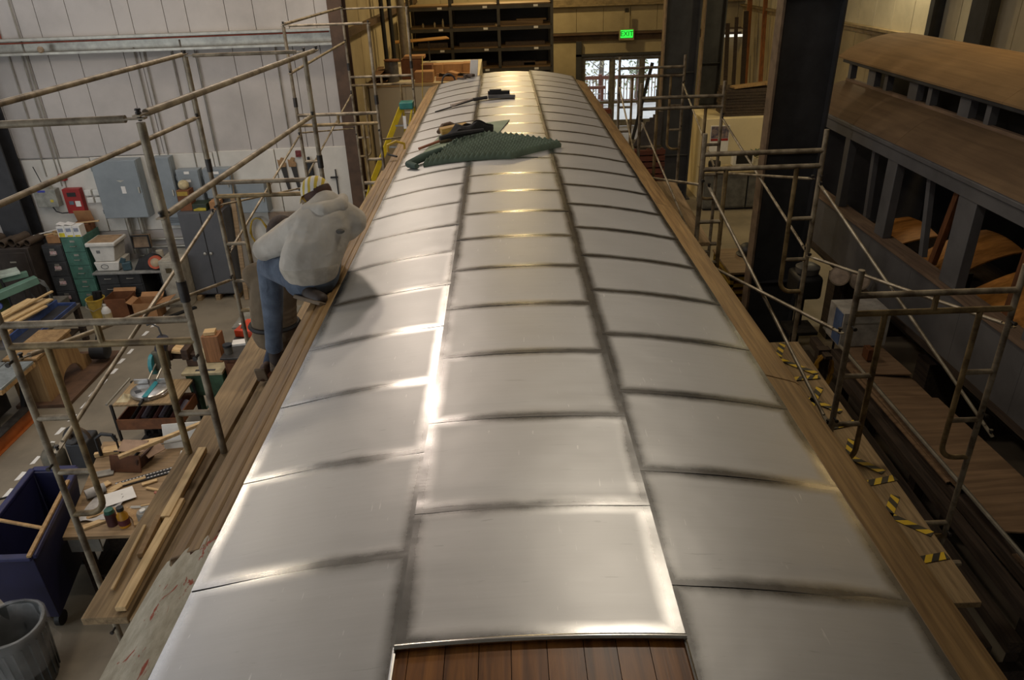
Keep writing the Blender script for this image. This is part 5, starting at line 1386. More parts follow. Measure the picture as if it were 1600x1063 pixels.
MB().lathe((-7.9, 9.7, 0.84), [(0, 0), (0.10, 0), (0.10, 0.03), (0.04, 0.05), (0.04, 0.16), (0, 0.16)], 14).build('blade_guard', M('navy_guard', (44, 50, 84), 0.5), c)
c = thing('sander_stand', 'tan wooden machine stand with arched cutouts on a brown skid', 'machine', (-7.4, 10.6, 0))
m = MB(); pts = [(10.05, 0.06)]
pts += [(10.75 - 0.0 + 0.30 * -math.cos(t) + 0.0, 0.06 + 0.26 * math.sin(t)) for t in [math.pi * i / 10 for i in range(11)]]
pts += [(11.35, 0.06), (11.35, 0.22), (11.12, 0.34), (11.02, 0.80), (10.05, 0.80)]
m.prism(pts, -7.30, -7.26, 'yz'); m.build('side_panel', WD_tan, c)
m = MB(); m.prism(pts, -7.74, -7.70, 'yz'); m.build('side_panel', WD_tan, c)
MB().prism([(-7.70, 0.06), (-7.30, 0.06), (-7.30, 0.80), (-7.70, 0.80)], 10.05, 10.09, 'xz').build('front_panel', WD_tan, c)
MB().box(-7.76, -7.24, 10.03, 11.05, 0.80, 0.84).build('top', WD_tan, c, bevel=0.004)
MB().box(-7.77, -6.95, 9.95, 11.75, 0.0, 0.06).build('skid', M('skid_brown', (96, 70, 50), 0.8), c, bevel=0.005)
MB().lathe((-7.22, 11.35, 0.26), [(0.05, 0), (0.14, 0.02), (0.15, 0.26), (0.10, 0.30)], 14, 0, (1, 0.1, 0)).build('motor', MT_black, c)
MB().path([(-7.1, 11.35, 0.4), (-7.05, 11.4, 0.6), (-7.1, 11.5, 0.72), (-7.25, 11.4, 0.7)], 0.012, 6).build('motor_cable', MT_black, c)
c = thing('steel_beam', 'orange painted beam on the floor at the left picture edge', 'beam', (-7.25, 8.9, 0))
OB = M('orange_paint', (170, 92, 36), 0.6, 0, 0.15, 5)
MB().box(-7.36, -7.33, 7.9, 9.62, 0.005, 0.22).build('web', OB, c)
MB().box(-7.42, -7.27, 7.9, 9.62, 0.22, 0.235).build('flange', MT_iron, c)
MB().box(-7.42, -7.27, 7.9, 9.62, 0.0, 0.012).build('flange', OB, c)
m = MB(); m.path([(-7.0, 7.2, 0.012), (-6.7, 7.7, 0.012), (-6.3, 7.9, 0.012), (-5.9, 8.2, 0.012), (-5.6, 8.15, 0.012)], 0.012, 6)
single('floor_cable', 'black cable crossing the concrete floor by the orange beam', 'cable', m, MT_black, (-6.3, 7.9, 0.012))
c = thing('compressor', 'small dusty air compressor with a belt wheel on the floor', 'compressor', (-5.95, 8.15, 0))
MB().lathe((-6.12, 8.15, 0.02), [(0.05, 0), (0.13, 0.03), (0.15, 0.1), (0.15, 0.36), (0.11, 0.43), (0.06, 0.46), (0.06, 0.5), (0, 0.5)], 16).build('tank', M('dusty_tank', (104, 98, 84), 0.6, 0.2), c)
MB().lathe((-5.80, 8.2, 0.62), [(0.03, 0), (0.12, 0), (0.13, 0.015), (0.13, 0.04), (0.12, 0.05), (0.04, 0.055), (0.03, 0.09), (0, 0.09)], 18, 0, (-0.1, -0.75, 0.65)).build('belt_wheel', MT_iron, c)
MB().box(-5.94, -5.66, 8.15, 8.5, 0.04, 0.52).build('motor_block', MT_dark, c, bevel=0.03)
MB().path([(-6.0, 8.05, 0.5), (-6.02, 7.9, 0.3), (-6.15, 7.9, 0.1), (-6.25, 8.0, 0.02)], 0.014, 6).build('air_hose', MT_black, c)
MB().path([(-5.66 - 0.13 * math.cos(t), 8.1, 0.64 + 0.16 * math.sin(t)) for t in [math.pi * i / 8 for i in range(9)]] , 0.02, 6).build('belt_guard', M('guard_brown', (92, 74, 58), 0.5, 0.3), c)
# mitre saw on its cart
c = thing('saw_cart', 'low wooden topped cart carrying the mitre saw', 'cart', (-5.0, 8.88, 0))
MB().box(-5.40, -4.55, 8.56, 9.22, 0.82, 0.85).build('top', WD_plank, c, bevel=0.004)
for (x, y) in ((-5.42, 8.56), (-4.56, 8.56), (-5.42, 9.20), (-4.56, 9.20)): MB().bar((x, y, 0.0), (x, y, 0.85), 0.03, 0.03).build('leg', MT_iron, c)
MB().tube((-5.46, 8.54, 0.87), (-5.46, 9.24, 0.87), 0.015, 8).build('handle_bar', MT_galv, c)
MB().box(-5.38, -4.58, 8.54, 8.56, 0.46, 0.62).box(-5.38, -4.58, 9.20, 9.22, 0.46, 0.62).box(-5.40, -5.38, 8.54, 9.22, 0.46, 0.62).box(-4.58, -4.56, 8.54, 9.22, 0.46, 0.62).box(-5.38, -4.58, 8.56, 9.2, 0.45, 0.47).build('tray', M('tray_brown', (132, 84, 52), 0.6), c)
for k in range(9):
    x = -5.28 + 0.08 * k
    m = MB(); m.tube((x, 8.64 + 0.04 * (k % 3), 0.52), (x + 0.03, 9.0 + 0.05 * (k % 2), 0.60), 0.025 + 0.012 * (k % 3), 8)
    single('hand_tool', ['first', 'second', 'third', 'fourth', 'fifth', 'sixth', 'seventh', 'eighth', 'ninth'][k] + ' from the left of the tools in the cart tray', 'tool', m, [MT_iron, M('tool_dull_red', (104, 60, 54), 0.6), M('tool_lilac', (120, 112, 120), 0.6)][k % 3], (x, 8.7, 0.5), 0, 'tools in the saw cart tray')
m = MB()
for k in range(26):
    m.ob((-5.0 + rnd.uniform(-.28, .28), 8.9 + rnd.uniform(-.24, .24), 0.10 + rnd.uniform(0, .10)), (rnd.uniform(.05, .18), rnd.uniform(.05, .14), rnd.uniform(.04, .12)), rnd.uniform(0, 3), rnd.uniform(-.3, .3))
m.box(-5.32, -4.64, 8.6, 9.16, 0.03, 0.1)
o = single('scrap_heap', 'dark heap of scrap under the saw cart', 'scrap', m, M('dark_scrap', (48, 44, 40), 0.8, 0, 0.3, 9), (-5.0, 8.9, 0.03)); o['kind'] = 'stuff'
SV = M('cast_aluminium', (182, 180, 176), 0.3, 0.8, 0.12, 9)
TL = M('teal_plastic', (50, 136, 144), 0.45)
c = thing('mitre_saw', 'mitre saw with round silver table and teal guard on the cart', 'saw', (-5.0, 8.88, 0.85))
MB().lathe((-5.0, 8.86, 0.855), [(0.22, 0), (0.25, 0.02), (0.25, 0.06), (0.23, 0.075), (0, 0.075)], 28).build('turntable', SV, c)
MB().prism([(-5.28, 8.86), (-5.20, 8.72), (-5.02, 8.62), (-4.92, 8.62), (-4.76, 8.74), (-4.72, 8.9), (-4.78, 9.0), (-5.22, 9.0)], 0.853, 0.895).build('base', SV, c, bevel=0.01)
MB().box(-5.0, -4.93, 8.60, 9.02, 0.931, 0.937).build('kerf_insert', TL, c)
MB().box(-5.26, -5.06, 8.97, 9.0, 0.93, 1.0).box(-4.94, -4.74, 8.97, 9.0, 0.93, 1.0).build('fence', SV, c, bevel=0.004)
for x in (-5.04, -4.93): MB().tube((x, 8.96, 1.0), (x, 9.30, 1.10), 0.015, 8).build('slide_rail', MT_galv, c)
MB().ob((-4.98, 9.32, 1.12), (0.20, 0.14, 0.28), 0.1, 0, -0.15).build('pivot_arm', M('saw_olive', (92, 88, 70), 0.5), c, bevel=0.02)
MB().lathe((-5.10, 9.26, 1.08), [(0.02, 0), (0.15, 0.0), (0.15, 0.05), (0.02, 0.05)], 18, 0, (1, 0.1, 0)).build('blade_guard', TL, c)
MB().lathe((-4.97, 9.34, 1.24), [(0.06, 0), (0.085, 0.02), (0.085, 0.20), (0.06, 0.24)], 14, 0, (0.35, 0.1, 0.9)).build('motor', M('navy_motor', (42, 44, 60), 0.5), c)
MB().path([(-4.9, 9.36, 1.46), (-4.95, 9.42, 1.58), (-5.05, 9.45, 1.62), (-5.12, 9.45, 1.6)], 0.012, 6).build('power_cord', MT_black, c)
MB().tube((-5.0, 8.62, 0.885), (-5.0, 8.50, 0.875), 0.02, 8).build('lock_knob', MT_black, c)
MB().prism([(-5.18, 8.78), (-5.12, 8.70), (-5.06, 8.75), (-5.10, 8.80)], 0.931, 0.934).build('scale_slot', MT_dark, c)
single('rag', 'crumpled cream rag at the left end of the saw cart', 'rag', MB().grid(lambda a, b: (-5.38 + 0.16 * a, 8.62 + 0.22 * b, 0.853 + 0.06 * math.sin(a * 3.1) * math.sin(b * 3.1) * (0.7 + 0.5 * math.sin(a * 9 + b * 7))), 10, 10, 0.006), M('cream_cloth', (190, 176, 140), 0.9), (-5.3, 8.7, 0.853))
# green bench, timber post, vise, cabinet
GR_ = M('bench_green', (70, 100, 76), 0.5)
c = thing('green_bench', 'small green steel bench with a cream top right of the saw cart', 'workbench', (-4.4, 9.5, 0))
MB().box(-4.70, -4.12, 9.20, 9.98, 0.90, 0.94).build('benchtop', M('cream_top', (176, 164, 130), 0.6, 0, 0.2, 6), c, bevel=0.005)
MB().prism([(-4.64, 0.55), (-4.14, 0.55), (-4.14, 0.90), (-4.67, 0.90)], 9.24, 9.94, 'xz').build('drawer_box', GR_, c, bevel=0.006)
for (x, y) in ((-4.62, 9.26), (-4.24, 9.26), (-4.62, 9.82), (-4.24, 9.82)): MB().box(x, x + 0.09, y, y + 0.09, 0, 0.55).build('leg', GR_, c)
MB().box(-4.60, -4.16, 9.3, 9.9, 0.18, 0.2).build('shelf', GR_, c)
MB().box(-4.52, -4.24, 9.26, 9.30, 0.941, 0.947).build('slot', MT_dark, c)
single('timber_block', 'upright brown timber block standing on the green bench', 'block', MB().box(-4.44, -4.20, 9.50, 9.72, 0.945, 1.36), W('block_brown', (146, 100, 62), (104, 68, 40), 'z', 6), (-4.3, 9.6, 0.945), 0.006)
single('wood_block', 'pale wooden block on top of the upright timber', 'block', MB().ob((-4.33, 9.6, 1.39), (0.16, 0.14, 0.05), 0.15), WD_pinex, (-4.33, 9.6, 1.36), 0.004)
c = thing('vise', 'rusty vise clamped at the left end of the green bench', 'vise', (-4.7, 9.5, 0.94))
RU = M('rusty_iron', (78, 58, 44), 0.7, 0.3, 0.25, 9)
MB().box(-4.68, -4.52, 9.40, 9.62, 0.945, 1.05).build('base', RU, c, bevel=0.012)
MB().box(-4.90, -4.50, 9.44, 9.58, 1.05, 1.12).build('slide', RU, c, bevel=0.01)
MB().box(-4.94, -4.86, 9.38, 9.64, 1.06, 1.22).build('jaw', RU, c, bevel=0.01)
MB().box(-4.72, -4.62, 9.38, 9.64, 1.06, 1.22).build('jaw', RU, c, bevel=0.01)
MB().tube((-4.98, 9.51, 1.08), (-4.94, 9.51, 1.08), 0.03, 8).tube((-4.985, 9.51, 0.86), (-4.985, 9.51, 1.14), 0.01, 6).build('screw_handle', RU, c)
MB().ob((-4.80, 9.5, 1.18), (0.14, 0.22, 0.03), 0.2, 0.25).build('wood_pad', WD_pinex, c)
c = thing('wooden_cabinet', 'brown panelled wooden cabinet beside the green bench', 'cabinet', (-4.0, 9.5, 0))
MB().box(-4.10, -3.30, 9.30, 10.35, 0.0, 1.10).build('case', WD_cab, c, bevel=0.006)
MB().box(-4.13, -3.27, 9.26, 10.38, 1.10, 1.13).build('top', M('cabinet_black_top', (58, 56, 54), 0.4), c, bevel=0.004)
for (a, b) in ((-4.06, -3.72), (-3.68, -3.34)):
    d = MB().box(a, b, 9.275, 9.30, 0.08, 1.04).build('door', WD_cab, c)
    MB().box(a + 0.07, b - 0.07, 9.268, 9.276, 0.18, 0.94).build('panel', M('panel_red_brown', (72, 44, 30), 0.5), d, bevel=0.004)
c = thing('tool_case', 'orange red plastic tool case lying on the wooden cabinet', 'case', (-4.0, 10.1, 1.13))
OC = M('case_orange', (196, 66, 32), 0.4)
MB().prism([(-4.12, 9.92), (-3.70, 9.84), (-3.62, 10.22), (-4.04, 10.32)], 1.135, 1.25).build('body', OC, c, bevel=0.012)
MB().ob((-4.02, 10.05, 1.253), (0.05, 0.16, 0.006), 0.2).build('handle_slot', MT_dark, c)
MB().ob((-3.82, 10.06, 1.253), (0.2, 0.16, 0.004), -0.2).build('pale_print', M('pale_orange_print', (206, 110, 76), 0.5), c)
single('notepad', 'white pad lying on the cabinet in front of the orange case', 'paper', MB().ob((-3.98, 9.72, 1.145), (0.22, 0.16, 0.03), 0.2), MT_paper, (-3.98, 9.72, 1.13))
c = thing('jar', 'dark lidded jar at the near left corner of the wooden cabinet', 'jar', (-4.05, 9.45, 1.13))
MB().lathe((-4.05, 9.42, 1.132), [(0, 0), (0.06, 0), (0.06, 0.10), (0.05, 0.11), (0, 0.11)], 14).build('glass', M('jar_glass', (92, 88, 80), 0.2), c)
MB().lathe((-4.05, 9.42, 1.242), [(0, 0), (0.066, 0), (0.066, 0.03), (0, 0.03)], 14).build('lid', M('jar_lid', (34, 38, 44), 0.4), c)
for k, (x, y, a) in enumerate(((-3.52, 9.62, 0.2), (-3.44, 9.70, 1.2), (-3.50, 9.82, 2.2), (-3.62, 9.78, 0.7))):
    single('wood_offcut', ['near', 'right', 'far', 'left'][k] + ' pale wood offcut on the cabinet beside the kneeling worker', 'wood', MB().ob((x, y, 1.15 + 0.015 * k), (0.16, 0.05, 0.03), a), WD_pinex, (x, y, 1.13), 0.003, 'offcuts on the wooden cabinet')
c = thing('paper_table', 'table with yellow papers behind the wooden cabinet', 'table', (-4.1, 11.2, 0))
MB().box(-4.55, -3.6, 10.9, 11.7, 0.80, 0.83).build('top', M('table_grey', (132, 130, 120), 0.4), c, bevel=0.004)
for (x, y) in ((-4.5, 10.95), (-3.7, 10.95), (-4.5, 11.6), (-3.7, 11.6)): MB().box(x, x + 0.05, y, y + 0.05, 0, 0.8).build('leg', MT_iron, c)
for k, (x, y, a, mt) in enumerate(((-4.26, 11.15, 0.2, 0), (-4.06, 11.30, 0.05, 0), (-4.15, 11.0, -0.3, 1), (-4.36, 11.02, 0.6, 1), (-3.98, 11.05, 0.3, 0))):
    single('sheet_of_paper', ['left yellow', 'back yellow', 'front white', 'leftmost white', 'right yellow'][k] + ' sheet of paper on the grey table', 'paper', MB().ob((x, y, 0.833 + 0.002 * k), (0.18, 0.14, 0.003), a), M('yellow_paper', (206, 196, 110), 0.8) if mt == 0 else MT_paper, (x, y, 0.831), 0, 'papers on the grey table')
single('red_crate', 'red and white crate beside the papers on the grey table', 'crate', MB().box(-3.92, -3.70, 11.2, 11.55, 0.832, 1.08), M('crate_red', (150, 34, 40), 0.5, 0, 0.2, 3), (-3.8, 11.3, 0.832), 0.006)
single('sander', 'teal power sander on the grey table by the kneeling worker', 'tool', MB().lathe((-3.92, 10.98, 0.835), [(0, 0), (0.09, 0), (0.1, 0.06), (0.08, 0.16), (0, 0.18)], 14).tube((-3.9, 10.98, 0.95), (-3.72, 10.95, 0.95), 0.04), M('teal_dark', (32, 88, 84), 0.45), (-3.9, 10.98, 0.835))
# front workbench full of offcuts
BT = [(-4.66, 5.90), (-3.55, 5.90), (-3.45, 7.62), (-5.06, 7.62)]
c = thing('plywood_bench', 'plywood topped workbench strewn with offcuts, left of the near plank', 'workbench', (-4.2, 6.8, 0))
MB().prism(BT, 0.86, 0.90).build('benchtop', WD_ply, c, bevel=0.004)
for (x, y) in ((-4.6, 5.98), (-3.7, 5.98), (-4.9, 7.45), (-3.6, 7.45)): MB().box(x, x + 0.09, y, y + 0.09, 0, 0.86).build('leg', WD_dark, c)
MB().prism([(-4.58, 6.0), (-3.6, 6.0), (-3.55, 7.5), (-4.9, 7.5)], 0.25, 0.28).build('lower_shelf', WD_dark, c)
MB().box(-4.62, -4.3, 5.90, 5.92, 0.70, 0.86).build('front_clip', MT_galv, c)
def on_bench(name, label, cat, mb, mat, base, bev=0.003, grp=None): return single(name, label, cat, mb, mat, base, bev, grp)
Z = 0.902
on_bench('paper_sheet', 'largest white sheet of paper on the plywood bench', 'paper', MB().ob((-4.34, 6.50, Z + 0.03), (0.30, 0.24, 0.003), 0.6, 0.05), MT_paper, (-4.34, 6.50, Z), 0)
c = thing('paper_roll', 'roll of pale paper unrolled over the left edge of the bench', 'paper roll', (-4.55, 6.25, Z))
MB().grid(lambda a, b: (-4.62 + 0.36 * a, 6.12 + 0.42 * b, Z + 0.012 + 0.02 * math.sin(a * 6 + b * 3) ** 2), 10, 8, 0.003).build('sheet', M('pale_grey_paper', (178, 174, 168), 0.8), c)
MB().lathe((-4.70, 6.50, Z + 0.06), [(0.02, 0), (0.055, 0), (0.055, 0.20), (0.02, 0.20)], 14, 0, (0.7, 0.6, 0)).build('roll', M('pale_grey_paper', (178, 174, 168), 0.8), c)
m = MB(); arc = [(-4.28 + 0.42 * math.cos(t), 5.90 + 0.42 * math.sin(t)) for t in [0.35 + 2.0 * i / 10 for i in range(11)]] + [(-4.28 + 0.33 * math.cos(t), 5.90 + 0.33 * math.sin(t)) for t in [2.35 - 2.0 * i / 10 for i in range(11)]]
m.prism(arc, Z, Z + 0.03); on_bench('curved_offcut', 'curved plywood rib at the front of the bench', 'wood', m, WD_tan, (-4.2, 6.3, Z))
m = MB(); m.prism([(-4.46, 7.42), (-4.14, 7.32), (-3.98, 7.52), (-4.12, 7.62), (-4.5, 7.60)], Z, Z + 0.012)
on_bench('pale_board', 'white painted board standing at the back of the bench', 'board', MB().ob((-3.98, 7.46, Z + 0.16), (0.46, 0.02, 0.30), 0.1, 0, -0.35), MT_white, (-3.98, 7.46, Z))
on_bench('slatted_rack', 'white slatted rack leaning at the right back of the bench', 'rack', MB().ob((-3.66, 7.18, Z + 0.12), (0.34, 0.03, 0.24), 0.15, 0, -0.5).ob((-3.85, 7.1, Z + 0.09), (0.10, 0.03, 0.16), 0.9, 0.5, 0), MT_white, (-3.66, 7.18, Z))
c = thing('cardboard_box', 'dark brown cardboard box lying open on the bench', 'carton', (-4.56, 7.02, Z))
MB().ob((-4.48, 7.0, Z + 0.10), (0.36, 0.02, 0.2), -0.1, 0, -0.25).build('front', M('chocolate_card', (104, 66, 42), 0.8), c)
MB().ob((-4.31, 7.12, Z + 0.08), (0.02, 0.30, 0.16), -0.2, 0.2).build('side', M('chocolate_card_dark', (70, 44, 30), 0.8), c)
MB().ob((-4.50, 7.28, Z + 0.15), (0.32, 0.16, 0.012), -0.1, 0, 0.4).build('flap', M('pink_card', (160, 132, 108), 0.8), c)
MB().ob((-4.24, 7.22, Z + 0.12), (0.12, 0.22, 0.012), -0.6, 0.5).build('flap', M('pink_card', (160, 132, 108), 0.8), c)
stick('long_stick', 'long round edged pale stick lying over the brown box', (-4.48, 6.92, Z + 0.25), (-3.55, 7.66, Z + 0.30), 0.05, 0.04, WD_pinex)
k = 0
for (a, b, w_, h_, lab) in (((-4.95, 7.40), (-4.20, 7.62), 0.12, 0.03, 'long pale board along the back edge of the bench'), ((-5.0, 7.30), (-4.4, 7.46), 0.05, 0.05, 'pale strip in front of the long back board'), ((-4.42, 6.72), (-4.2, 6.84), 0.05, 0.025, 'short stick left of the brown box'),
                           ((-4.52, 6.58), (-4.42, 6.75), 0.09, 0.02, 'small square offcut beside the paper'), ((-4.05, 6.35), (-3.78, 6.42), 0.02, 0.012, 'thin pencil like strip right of the paper'), ((-4.5, 6.02), (-4.2, 6.22), 0.07, 0.025, 'pale strip at the front left of the bench')):
    stick('offcut', lab, (a[0], a[1], Z + h_ / 2), (b[0], b[1], Z + h_ / 2), w_, h_, WD_pinex, 'offcuts on the plywood bench', 'wood')
c = thing('perforated_strip', 'perforated dark metal strips lying across the bench', 'metal strip', (-4.0, 6.75, Z))
for j in range(2):
    MB().bar((-4.50, 6.74 - 0.07 * j, Z + 0.012), (-3.78, 7.10 - 0.07 * j, Z + 0.012), 0.045, 0.006).build('strip', MT_dark, c)
    m = MB()
    for i in range(22):
        t = i / 22
        m.ob((-4.49 + 0.70 * t, 6.748 - 0.07 * j + 0.35 * t, Z + 0.0162), (0.02, 0.014, 0.002), 0.46)
    o = m.build('hole_row', MT_white, c); o['kind'] = 'stuff'
c = thing('bottle', 'squat amber bottle with black cap at the bench front', 'bottle', (-4.08, 6.05, Z))
MB().lathe((-4.08, 6.05, Z), [(0, 0), (0.055, 0), (0.055, 0.14), (0.03, 0.18), (0.03, 0.2), (0, 0.2)], 14).build('body', M('amber_plastic', (196, 140, 36), 0.4), c)
MB().lathe((-4.08, 6.05, Z + 0.2), [(0, 0), (0.036, 0), (0.036, 0.04), (0, 0.04)], 12).build('cap', MT_black, c)
MB().lathe((-4.08, 6.05, Z + 0.03), [(0.057, 0), (0.057, 0.07)], 14, 0, (0, 0, 1), False).build('label', M('maroon_label', (96, 40, 46), 0.6), c)
c = thing('tin', 'dark maroon tin with green lid beside the amber bottle', 'tin', (-4.22, 6.08, Z))
MB().lathe((-4.22, 6.08, Z), [(0, 0), (0.055, 0), (0.055, 0.15), (0, 0.15)], 14).build('body', M('maroon_tin', (74, 40, 42), 0.5), c)
MB().lathe((-4.22, 6.08, Z + 0.151), [(0, 0), (0.05, 0), (0.045, 0.04), (0, 0.045)], 12).build('lid', M('green_lid', (36, 92, 74), 0.5), c)
c = thing('glass_jar', 'clear plastic jar with pale lid right of the amber bottle', 'jar', (-3.9, 6.1, Z))
MB().lathe((-3.90, 6.12, Z), [(0, 0), (0.07, 0), (0.07, 0.10), (0.06, 0.12), (0, 0.12)], 16).build('body', M('cloudy_plastic', (150, 144, 130), 0.3), c)
MB().lathe((-3.90, 6.12, Z + 0.121), [(0, 0), (0.03, 0), (0.03, 0.02), (0, 0.02)], 12).build('lid', MT_white, c)
c = thing('screwdriver', 'screwdriver with a pinkish handle on the bench', 'screwdriver', (-3.86, 6.5, Z))
MB().tube((-3.98, 6.56, Z + 0.018), (-3.86, 6.50, Z + 0.018), 0.016, 8).build('handle', M('pink_handle', (176, 110, 86), 0.5), c)
MB().tube((-3.86, 6.50, Z + 0.018), (-3.72, 6.43, Z + 0.015), 0.005, 6).build('shaft', MT_galv, c)
on_bench('steel_square', 'flat steel square near the middle of the bench', 'square', MB().box(-4.16, -3.74, 6.32, 6.36, Z, Z + 0.004).box(-4.0, -3.86, 6.24, 6.32, Z, Z + 0.004), MT_galv, (-4, 6.3, Z), 0)
c = thing('c_clamp', 'black C clamp standing at the left back of the bench', 'clamp', (-4.8, 7.3, Z))
MB().path([(-4.92, 7.3, Z + 0.02), (-4.92, 7.3, Z + 0.26), (-4.84, 7.3, Z + 0.32), (-4.72, 7.3, Z + 0.30), (-4.69, 7.3, Z + 0.22)], 0.022, 8).build('frame', MT_black, c)
MB().tube((-4.69, 7.3, Z + 0.30), (-4.69, 7.3, Z + 0.05), 0.012, 8).build('screw', MT_black, c)
MB().tube((-4.76, 7.3, Z + 0.07), (-4.62, 7.3, Z + 0.07), 0.008, 6).build('tee_handle', MT_black, c)
c = thing('hacksaw', 'black handled hacksaw lying behind the brown box', 'saw', (-4.2, 7.36, Z + 0.1))
MB().path([(-4.46, 7.28, Z + 0.07), (-4.38, 7.33, Z + 0.10), (-3.98, 7.40, Z + 0.12), (-3.96, 7.38, Z + 0.04)], 0.009, 6).build('frame', MT_galv, c)
MB().tube((-4.5, 7.25, Z + 0.02), (-4.42, 7.3, Z + 0.10), 0.02, 8).build('handle', MT_black, c)
for k, (x, y, w_, d_, a_, lab, mt) in enumerate(((-4.72, 6.95, 0.20, 0.12, 0.3, 'grey cloth lying at the left edge of the bench', M('grey_rag', (150, 146, 136), 0.9)), (-4.12, 6.75, 0.16, 0.05, 0.5, 'thin tan offcut right of the paper sheet', WD_pinex), (-4.02, 6.62, 0.20, 0.03, -0.3, 'narrow strip near the steel square', WD_pinex), (-3.84, 6.78, 0.14, 0.10, 0.2, 'square tan offcut under the plank edge', WD_tan), (-4.62, 6.72, 0.14, 0.09, 0.9, 'pale block beside the grey cloth', WD_pinex), (-4.28, 6.28, 0.24, 0.04, 0.15, 'long tan lath in front of the paper sheet', WD_pinex))):
    single('bench_scrap', lab, 'scrap', MB().ob((x, y, Z + 0.012 + 0.001 * k), (w_, d_, 0.02), a_), mt, (x, y, Z), 0.004, 'scraps on the plywood bench')
c = thing('tool_crate', 'dark crate of tools under the back of the plywood bench', 'crate', (-4.2, 6.6, 0.28))
MB().box(-4.5, -3.75, 6.3, 7.0, 0.283, 0.62).build('crate', WD_dark, c, bevel=0.006)
MB().ob((-4.2, 6.6, 0.66), (0.4, 0.2, 0.08), 0.4).ob((-3.95, 6.75, 0.66), (0.3, 0.1, 0.08), -0.3).build('contents', MT_iron, c)
# blue tilting bin
BB = M('bin_blue', (24, 25, 62), 0.55, 0, 0.14, 2)
c = thing('tilt_bin', 'large deep blue plastic bin on wheels left of the bench', 'bin', (-5.03, 6.1, 0))
B0 = [(-5.16, 5.55), (-4.72, 5.55), (-4.95, 6.62), (-5.26, 6.62)]; B1 = [(-5.26, 5.38), (-4.60, 5.38), (-4.90, 6.78), (-5.38, 6.78)]
def ring(p, z): return [(x, y, z) for x, y in p]
inn = lambda p, k: [(x + (-5.03 - x) * k, y + (6.08 - y) * k) for x, y in p]
m = MB(); vs = ring(B0, 0.16) + ring(B1, 1.12) + ring(inn(B1, 0.07), 1.12) + ring(inn(B0, 0.06), 0.22)
fs = [(3, 2, 1, 0)]
for s in range(3):
    for i in range(4): fs.append((s * 4 + i, s * 4 + (i + 1) % 4, s * 4 + 4 + (i + 1) % 4, s * 4 + 4 + i))
fs.append((12, 13, 14, 15)); m.add(vs, fs); m.build('tub', BB, c, bevel=0.015)
for (a, b) in zip(B1, B1[1:] + B1[:1]): MB().bar((a[0], a[1], 1.12), (b[0], b[1], 1.12), 0.07, 0.05).build('rim', M('bin_blue_rim', (40, 42, 86), 0.55), c, bevel=0.012)
for (x, y) in ((-5.1, 5.62), (-4.78, 5.62), (-5.2, 6.5), (-4.98, 6.5)): MB().lathe((x - 0.025, y, 0.08), [(0.03, 0), (0.08, 0), (0.08, 0.05), (0.03, 0.05)], 14, 0, (1, 0, 0)).build('wheel', MT_black, c)
MB().bar((-5.24, 5.9, 1.16), (-4.70, 5.75, 1.16), 0.03, 0.02).build('wood_strip', WD_tan, c)
stick('wood_strip', 'worn wooden batten lying over the blue bin', (-4.60, 5.34, 1.165), (-4.83, 6.50, 1.165), 0.04, 0.025, WD_tan)
# trash can with clear liner
c = thing('trash_can', 'round grey trash can with clear plastic liner, bottom left corner', 'trash can', (-4.72, 4.95, 0))
m = MB(); pr = [(0.0, 0.0), (0.225, 0.0), (0.24, 0.04), (0.275, 0.62), (0.30, 0.66), (0.30, 0.72), (0.275, 0.72), (0.225, 0.05), (0, 0.05)]
m.lathe((-4.72, 4.95, 0), pr, 32); m.build('can', M('can_grey', (80, 82, 80), 0.5), c)
for k in range(24):
    a = 2 * math.pi * k / 24
    MB().bar((-4.72 + 0.243 * math.cos(a), 4.95 + 0.243 * math.sin(a), 0.06), (-4.72 + 0.277 * math.cos(a), 4.95 + 0.277 * math.sin(a), 0.60), 0.02, 0.012).build('rib', M('can_grey', (96, 98, 96)), c)
q = NT('clear_liner'); q.b.inputs['Roughness'].default_value = 0.25; q.b.inputs['Alpha'].default_value = 0.38
nz = q.n('ShaderNodeTexNoise', i_Scale=5.0, i_Detail=3.0, i_Distortion=0.6); tc = q.n('ShaderNodeTexCoord'); q.l(tc, 'Object', nz, 'Vector')
q.t.links.new(q.ramp(nz.outputs['Fac'], [(0.3, (0.5, 0.5, 0.49, 1)), (0.7, (0.66, 0.66, 0.65, 1))]), q.b.inputs['Base Color'])
q.t.links.new(q.ramp(nz.outputs['Fac'], [(0.3, (0.10, 0.10, 0.10, 1)), (0.75, (0.32, 0.32, 0.32, 1))]), q.b.inputs['Alpha'])
bp = q.n('ShaderNodeBump', i_Strength=0.6, i_Distance=0.02); q.l(nz, 'Fac', bp, 'Height'); q.l(bp, 'Normal', q.b, 'Normal')
m = MB(); vs = []; fs = []; N = 48
prof = [(0.21, 0.14), (0.245, 0.45), (0.268, 0.70), (0.292, 0.745), (0.312, 0.72), (0.312, 0.55), (0.318, 0.36), (0.33, 0.30)]
for j, (r_, z_) in enumerate(prof):
    for i in range(N):
        a = 2 * math.pi * i / N
        wv = 0.006 * math.sin(a * 11 + j) + 0.008 * math.sin(a * 5 - j * 2)
        zz = z_ + (0.05 * math.sin(a + 0.6) if j >= 6 else 0.012 * math.sin(a * 3))
        rr = r_ + (wv if j not in (3, 4) else abs(wv) * 0.5)
        vs.append((-4.72 + rr * math.cos(a), 4.95 + rr * math.sin(a), zz))
for j in range(len(prof) - 1):
    for i in range(N): fs.append((j * N + i, j * N + (i + 1) % N, (j + 1) * N + (i + 1) % N, (j + 1) * N + i))
m.add(vs, fs); m.build('liner', q.m, c, smooth=180)
